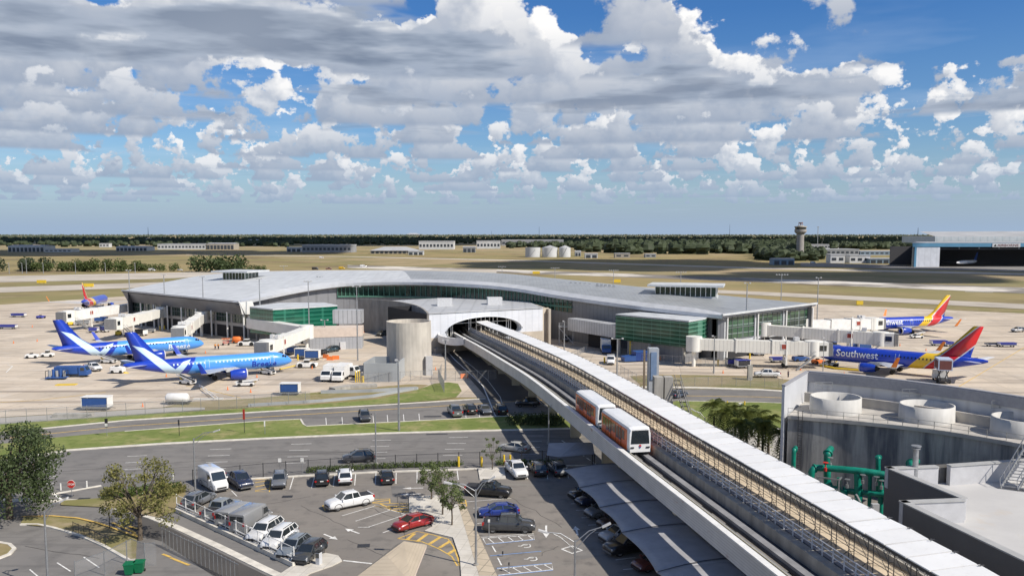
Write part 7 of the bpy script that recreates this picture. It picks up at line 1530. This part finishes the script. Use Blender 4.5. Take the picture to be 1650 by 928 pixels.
tractor(113, 524, 2.2, 'yellow-legged loader below the far-left bridge cab', YEL, cabin=False, H=1.3); tractor(191, 540, 1.9, 'yellow loader below the second left bridge cab', YEL, cabin=False, H=1.3)
cart(456, 566, .5, 'grey dolly behind the near airliner nose', GGR, 3.4, 2, 1.5, top=WHITE); tractor(520, 571, 1.5, 'dark tug behind the cart with dark curtains', DSTEEL, cabin=False)
for x, y, l in ((1290, 596, 'before the navy baggage tractor'), (1360, 604, 'near the right airliner engine'), (1420, 612, 'before the right airliner wing'), (1492, 565, 'by the mid-apron cart train'), (1450, 557, 'behind the right airliner'), (1165, 601, 'at the yard fence')): cone(x, y, 'cone %s' % l)
# ================================================================ masts, lamps, fences, signs
GM = 'tall floodlight masts around the terminal'
def mast(px, yb, yt, label, z0=0.0, Y=None, heads=3, r=.16, spread=.9):
    if Y is None: c = G(px, yb, z0)
    else: c = px_at(px, 500, Y); c.z = z0
    h = CH - z0 - 0; p = px_at(px, yt, c.y); top = max(z0 + 3, p.z); t = thing('floodlight_mast', label, 'light mast', (c.x, c.y, z0), 0, GM)
    MB().cyl((c.x, c.y, z0), r * 1.3, top - z0, 8, r2=r * .7).build('pole', STEEL, t, True)
    mb = MB(); mb.bar((c.x - spread, c.y, top), (c.x + spread, c.y, top), .12); mb.build('crossarm', STEEL, t, True)
    for k in range(heads): x = c.x - spread + 2 * spread * k / max(1, heads - 1); MB().box((x, c.y - .2, top + .12), (.42, .5, .28)).build('floodlight', flat('lamp_housing', (.50, .50, .50)) if 'lamp_housing' not in MATS else MATS['lamp_housing'], t, True)
mast(499, 566, 454, 'tallest mast in front of the left green annex'); mast(576.5, 581, 462, 'dark-grey tall mast left of the concrete drum', heads=2); mast(643, 694.7, 581, 'plain tall mast standing on the roadside lawn', heads=1, spread=.3); mast(909, 566, 518, 'short mast right of the station fin', heads=1, spread=.3); mast(994, 607, 546, 'T-headed mast in front of the loading dock', heads=2, spread=1.2)
mast(1150, 602, 542, 'thin mast before the foremost right jet bridge', heads=1, spread=.5); mast(524, 561, 516, 'short T-headed mast in front of the service building', heads=2); mast(718, 612, 549, 'mast beside the station buttress', heads=2, spread=.5); mast(1326, 598, 545, 'thin mast by the foremost right bridge stairs', heads=1, spread=.2, r=.1)
for x, yt, zz, Yd, lab in ((210, 436, 12, 309, 'leftmost of the short masts on the left roof edge'), (266, 443, 12, 293, 'middle of the short masts on the left roof edge'), (328, 446.5, 12, 279, 'rightmost of the short masts on the left roof edge'), (419, 450, 10.9, 262, 'short mast rising from the left green annex roof'), (1203, 456.7, 12, 232, 'mast on the right roof near the glazed end'), (1258, 443, 0, 300, 'multi-lamp mast behind the right roof'), (1317, 448, 0, 262, 'mast at the right tip of the roof'), (894, 432, 0, 420, 'multi-lamp mast behind the roof middle, left of three'), (988, 436, 0, 380, 'multi-lamp mast behind the roof middle, second of three'), (1096, 439, 0, 350, 'multi-lamp mast behind the right roof lantern'), (809, 430, 0, 470, 'multi-lamp mast behind the roof centre'), (459, 429, 0, 470, 'multi-lamp mast behind the left part of the roof')):
    mast(x, 0, yt, lab, zz, Yd, heads=5 if zz == 0 and x != 1317 else 2, spread=1.9 if zz == 0 and x != 1317 else .7)
for x, lab in ((15, 'first'), (36, 'second'), (43, 'third'), (70, 'fourth'), (122, 'fifth'), (170, 'sixth'), (218, 'seventh')): mast(x, 441, 418 if x == 43 else 424, '%s thin mast from the left before the airfield bushes' % lab, heads=1, spread=.5, r=.25)
GL = 'street lamps around the car park'
def lamp(px, yb, yt, arms, label, base=None):
    c = G(px, yb) if base is None else base; top = px_at(px, yt, c.y).z; t = thing('street_lamp', label, 'street lamp', (c.x, c.y, 0), 0, GL)
    MB().cyl((c.x, c.y, 0), .13, top, 10, r2=.08).build('pole', STEEL, t, True); MB().cyl((c.x, c.y, 0), .28, .35, 10).build('base', CONC, t, True)
    for ax, ay in arms:
        e = px_at(ax, ay, c.y); e.y = c.y - .0; q = Vector((c.x, c.y, top)); m_ = q.lerp(e, .5) + Vector((0, 0, .25)); tip = e
        mb = MB(); mb.tube([q - Vector((0, 0, .2)), m_, tip], .05, 6); mb.tube([q - Vector((0, 0, .9)), m_ - Vector((0, 0, .35)), q.lerp(tip, .75) + Vector((0, 0, .05))], .035, 6); ar = mb.build('arm', STEEL, t, True)
        d = (tip - q).normalized(); mb = MB(); mb.bar(tip - d * .1, tip + d * .75, .34, .14); mb.build('lamp_head', MATS['lamp_housing'], ar, True)
lamp(315, 795, 706, [(345, 695)], 'single-arm lamp at the upper left corner of the car park'); lamp(606, 749, 664, [], 'armless lamp post in the hedge behind the top row'); lamp(884, 716, 657, [(893, 652)], 'lamp post in the shade beside the guideway')
lamp(767, 913, 788, [(727, 779), (788, 774)], 'twin-arm lamp on the right walkway between the car park halves'); lamp(926, 962, 870, [(880, 857), (972, 848)], 'twin-arm lamp at the bottom edge below the long sunshade'); lamp(78, 950, 824, [(98, 808)], 'lamp with short arm at the bottom left')
lamp(1135, 716, 672, [(1120, 662)], 'small lamp among the palms'); lamp(1410, 850, 836, [(1385, 806)], 'curved lamp behind the white walkway roof by the pipes', base=Vector((38.6, 90, 0)))
# chain-link
CL = bpy.data.materials.new('chain_link'); CL.use_nodes = True; g = Nodes(CL.node_tree); b_ = CL.node_tree.nodes['Principled BSDF']; b_.inputs['Base Color'].default_value = (.34, .35, .36, 1); b_.inputs['Alpha'].default_value = .20
CLD = CL.copy(); CLD.name = 'dark_chain_link'; CLD.node_tree.nodes['Principled BSDF'].inputs['Base Color'].default_value = (.07, .07, .08, 1); CLD.node_tree.nodes['Principled BSDF'].inputs['Alpha'].default_value = .13
def fence(label, pts, h, step, pm=STEEL, lm=None, r=.045, rail=True, z0=0.0, name='fence', group='chain-link fences', low=False):
    P = gp(pts, z0); t = thing(name, label, 'fence', tuple(P[0].lerp(P[-1], .5)), 0, group); mb = MB(); mb.wall(P, z0, z0 + h); mb.build('mesh_panel', lm or CL, t, True)
    mb = MB()
    for a, b in zip(P, P[1:]):
        if rail: mb.bar(a + Vector((0, 0, h)), b + Vector((0, 0, h)), .05)
        if low: mb.bar(a + Vector((0, 0, .5)), b + Vector((0, 0, .5)), .1); mb.bar(a + Vector((0, 0, .85)), b + Vector((0, 0, .85)), .1)
    if rail: mb.build('rail', pm, t, True)
    s_ = 0; k = 0
    for a, b in zip(P, P[1:]):
        L = (b - a).length
        while s_ < L and k < 95: p = a.lerp(b, s_ / L); MB().cyl((p.x, p.y, z0), r, h + .12, 6).build('post', pm, t, True); s_ += step; k += 1
        s_ -= L
    return t
fence('long chain-link fence with thin posts between apron and roadside grass, left stretch', [(-60, 692), (15, 683), (204, 671), (347, 661), (420, 655.5), (500, 650)], 2.4, 3.2)
fence('chain-link fence around the concrete drum and enclosure', [(575, 617), (640, 615), (708, 611), (712, 600)], 2.2, 2.4); fence('chain-link gate across the service lane by the lawn tip', [(706, 611), (716, 633)], 2.4, 1.2); fence('chain-link fence across the lane beneath the guideway', [(716, 614), (800, 612)], 2.2, 2.5)
fence('chain-link fence along the dry bank right of the guideway', [(1000, 603), (1025, 617), (1060, 624), (1150, 622), (1262, 625)], 2.0, 3.0); fence('chain-link fence in the yard beneath the foremost right bridge', [(1030, 583), (1100, 588), (1130, 591), (1200, 591)], 2.2, 2.2); fence('sloping chain-link fence by the dock ramp', [(920, 578), (946, 566)], 1.6, 1.5)
fence('dark post fence with hedge behind the top row', [(311, 780), (420, 769), (500, 762.5), (611, 756), (742, 750), (905, 747)], 1.9, 3.0, DSTEEL, CLD, .055, group='car park fences')
fence('white post fence with low rails along the row of parked vehicles', [(285, 822), (380, 866), (474, 911.5)], 1.9, 2.3, WHITE, CL, .06, rail=True, low=True, group='car park fences')
t = fence('dark sliding gate with close upright bars at lower left', [(262, 880), (300, 899), (345, 921), (385, 942)], 2.0, .8, STEEL, CLD, .035, name='sliding_gate', group='car park fences')
fence('chain-link fence around the bins, lower left', [(122, 945), (173, 926), (213, 905), (233, 913), (252, 911)], 2.4, 3.0, STEEL, CL, .06, group='car park fences'); fence('thin post fence along the crescent verge at left', [(118, 858), (147, 870), (176, 884)], 1.2, 1.2, DSTEEL, CLD, .03, group='car park fences')
# green bins
for i, (x, y, l) in enumerate(((209, 926, 'left of the two'), (225, 923, 'right of the two'))):
    c = G(x, y); t = thing('wheelie_bin', 'green wheelie bin by the lower left fence, %s' % l, 'bin', (c.x, c.y, .06), .15, 'green bins'); gm = MATS.get('bin_green') or flat('bin_green', (.0, .14, .055), .5); rg = lambda w, z: [(-w, -w, z), (w, -w, z), (w, w, z), (-w, w, z)]
    MB().loft([rg(.34, .12), rg(.46, 1.1)]).build('body', gm, t); MB().loft([rg(.50, 1.1), rg(.48, 1.2)]).build('lid', gm, t); MB().bar((-.42, .52, 1.05), (.42, .52, 1.05), .06).build('handle', gm, t)
    for sx in (-.4, .4): MB().cyl((sx - .05, .38, .14), .14, .1, 10, axis='X').build('wheel', BLACK, t)
# stop sign
c = G(116, 800); t = thing('stop_sign', 'red octagonal stop sign with white letters at the side road', 'sign', (c.x, c.y, 0)); zc_ = px_at(116, 779.5, c.y).z; MB().cyl((c.x, c.y, 0), .05, zc_, 8).build('post', STEEL, t, True)
oc = lambda r, y: [(c.x + r * math.cos(math.pi / 8 + k * math.pi / 4), y, zc_ + r * math.sin(math.pi / 8 + k * math.pi / 4)) for k in range(8)]
MB().loft([oc(.56, c.y - .08), oc(.56, c.y - .05)]).build('white_rim', PAINT_W, t, True); fc = MB().loft([oc(.51, c.y - .11), oc(.51, c.y - .085)]).build('face', RED, t, True)
vs, fs = text_mesh('STOP', .36, .012); w = text_width(vs); mb = MB(); mb.add([(c.x - w / 2 + v.x, c.y - .125, zc_ - .13 + v.y) for v in vs], fs); mb.build('lettering', PAINT_W, fc, True)
# roadside signs
def sign(px, yb, yt, wpx, hpx, m, label, post=STEEL, m2=None):
    c = G(px, yb); k = c.y / FPX; zt_ = px_at(px, yt, c.y).z; t = thing('sign_post', label, 'sign', (c.x, c.y, 0), 0, 'small signs on posts'); MB().cyl((c.x, c.y, 0), .05, zt_, 8).build('post', post, t, True)
    w, h = wpx * k, hpx * k; MB().box((c.x, c.y - .08, zt_ - h / 2), (w, .05, h)).build('sign_panel', m, t, True)
    if m2: MB().box((c.x, c.y - .12, zt_ - h * .75), (w * .9, .03, h * .35)).build('lower_panel', m2, t, True)
sign(172.5, 703, 674, 5, 14, BLACK, 'black and white sign on a pale post in the roadside grass', m2=PAINT_W); sign(289, 703, 676, 2.5, 9, DSTEEL, 'narrow brown sign on a dark post in the roadside grass', DSTEEL); sign(394, 698, 659, 3.5, 17, flat('sign_red_dark', (.35, .03, .02)), 'tall narrow red sign on a dark post in the roadside grass', DSTEEL); sign(427, 700, 678, 2, 9, PAINT_W, 'small pale sign in the grass near the left bay corner')
sign(451.5, 764, 738, 5, 7, PAINT_W, 'white parking sign behind the grey estate car'); sign(487.5, 764, 737, 5, 7, PAINT_W, 'white parking sign above the empty bay of the top row')
sign(788, 866, 836, 3.5, 5, PAINT_W, 'small pale sign before the charcoal pickup'); sign(810, 897, 887, 2.5, 5, DSTEEL, 'small dark sign on the upper disabled bay'); sign(820, 922, 905, 2.5, 5, DSTEEL, 'small dark sign on the lower hatched bay'); sign(177, 852, 828, 2, 3, DSTEEL, 'thin dark post on the yellow kerb of the crescent verge', DSTEEL)
for i, (x, y, l) in enumerate(((98, 790, 'left'), (140, 786, 'middle'), (279, 772, 'right'))): pillar(x, y, .09, .95, PAINT_W, 'delineator_post', 'white plastic lane post by the side road, %s one' % l, 'post', 'white lane posts')
for i, (x, l) in enumerate(((739, 'left'), (776, 'middle'), (812, 'right'), (822, 'far right'))): pillar(x, 752 if i < 2 else 749, .16, 1.5, YEL, 'bollard', 'yellow post in the hedge line near the pale island, %s one' % l, 'bollard', 'yellow bollards')
for x, y, l in ((1171.5, 663, 'left'), (1199.5, 663, 'right')): pillar(x, y, .12, 2.0, YEL, 'bollard', 'yellow post guarding the white cabinet on the lawn, %s one' % l, 'bollard', 'yellow bollards')
c = G(1192, 662); mb = MB(); mb.box((c.x, c.y, .75), (.9, .6, 1.5)); mb.box((c.x, c.y, .08), (2.6, 1.4, .16)); tag(mb.build('utility_cabinet', WHITE), 'white utility cabinet on a slab between two yellow posts on the right lawn', 'cabinet')
# pay machine and kerb island furniture
c = G(514, 908, .2); t = thing('ticket_machine', 'black and white ticket machine on the pale island at the end of the fence row', 'ticket machine', tuple(c), -.4); MB().b2(-.22, .22, -.25, .25, 0, 1.25).build('cabinet', flat('machine_pale', (.55, .56, .58)), t); MB().b2(-.2, .2, -.27, -.24, .7, 1.15).build('screen', GLASS, t); MB().b2(-.26, .26, -.3, .3, 1.25, 1.33).build('hood', BLACK, t)
# booth
c0 = G(628, 905, 3.0); t = thing('gate_booth', 'hip-roofed attendant booth with tan shingles at the bottom edge', 'booth', tuple(G(628, 950)))
zb_ = 3.0; pr = [G(584, 933, zb_), G(650, 985, zb_), G(688, 905, zb_) + Vector((.0, -.6, 0)), G(618, 887.5, zb_)]
pr = [Vector((-14.2, 71.5, 3)), Vector((-8.7, 71.5, 3)), Vector((-8.3, 80.7, 3)), Vector((-11.2, 80.9, 3))]
r0, r1 = Vector((-11.4, 75, 4.2)), Vector((-10.2, 78.4, 4.2))
mb = MB(); mb.add([*pr, r0, r1], [(0, 1, 4), (1, 2, 5, 4), (2, 3, 5), (3, 0, 4, 5)]); mb.build('roof', ribbed('tan_shingles', (.40, .34, .26), 5, .1, .9, 'X', 0, .08, pz=.16), t, True)
mb = MB(); mb.add([p - Vector((0, 0, .02)) for p in pr] + [p - Vector((0, 0, .3)) for p in pr], [(0, 1, 5, 4), (1, 2, 6, 5), (2, 3, 7, 6), (3, 0, 4, 7), (0, 1, 2, 3)]); mb.build('eaves', MATS['beige_render'], t, True)
mb = MB(); mb.prism([(-13, 73.3), (-9.6, 73.3), (-9.2, 79.4), (-11.2, 79.6)], 0, 2.9); mb.build('wall', MATS['beige_render'], t, True)
mb = MB(); mb.add([(-9.6, 73.6, 1.1), (-9.2, 79.1, 1.1), (-9.2, 79.1, 2.3), (-9.6, 73.6, 2.3)], [(0, 1, 2, 3)]); mb.v = [(p[0] + .04, p[1], p[2]) for p in mb.v]; mb.build('window', GLASS, t, True)
t = thing('barrier_arm', 'yellow barrier housing and frame beside the tan booth roof', 'barrier', tuple(G(676, 930))); c = G(676, 962)
mb = MB(); mb.box((c.x, c.y, .6), (.5, .5, 1.2)); mb.build('housing', YEL, t, True); mb = MB(); mb.tube([c + Vector((.4, 0, 0)), c + Vector((.4, 0, 1.6)), c + Vector((1.2, .2, 1.8)), c + Vector((1.9, .3, 1.2)), c + Vector((2.0, .3, 0))], .07, 8); mb.build('frame', YEL, t, True)
# ditch headwall and culvert slabs by the fence
mb = MB(); a = G(535, 629); b = G(607, 623); mb.strip([G(535, 629), G(562, 625), G(607, 623)], 2.4, 0, .6); tag(mb.build('concrete_culvert', CONC), 'long grey concrete culvert slab by the dry bank', 'culvert')
mb = MB(); mb.strip([G(400, 655), G(520, 647.5), G(600, 640), (G(672, 627))], .8, 0, .5); mb.strip([G(517, 634), G(600, 632), G(672, 628)], .4, 0, .7); tag(mb.build('retaining_wall', MATS['pale_block']), 'low pale retaining wall along the ditch beside the roadside grass', 'wall')
mb = MB(); mb.strip([G(0, 693), G(-60, 698)], 1, 0, .8); c = G(118, 671); mb.box((c.x, c.y, .3), (7, 1.4, .6), .05)
tag(mb.build('drain_slabs', CONC), 'low concrete slabs on the grey perimeter road at left', 'slab')
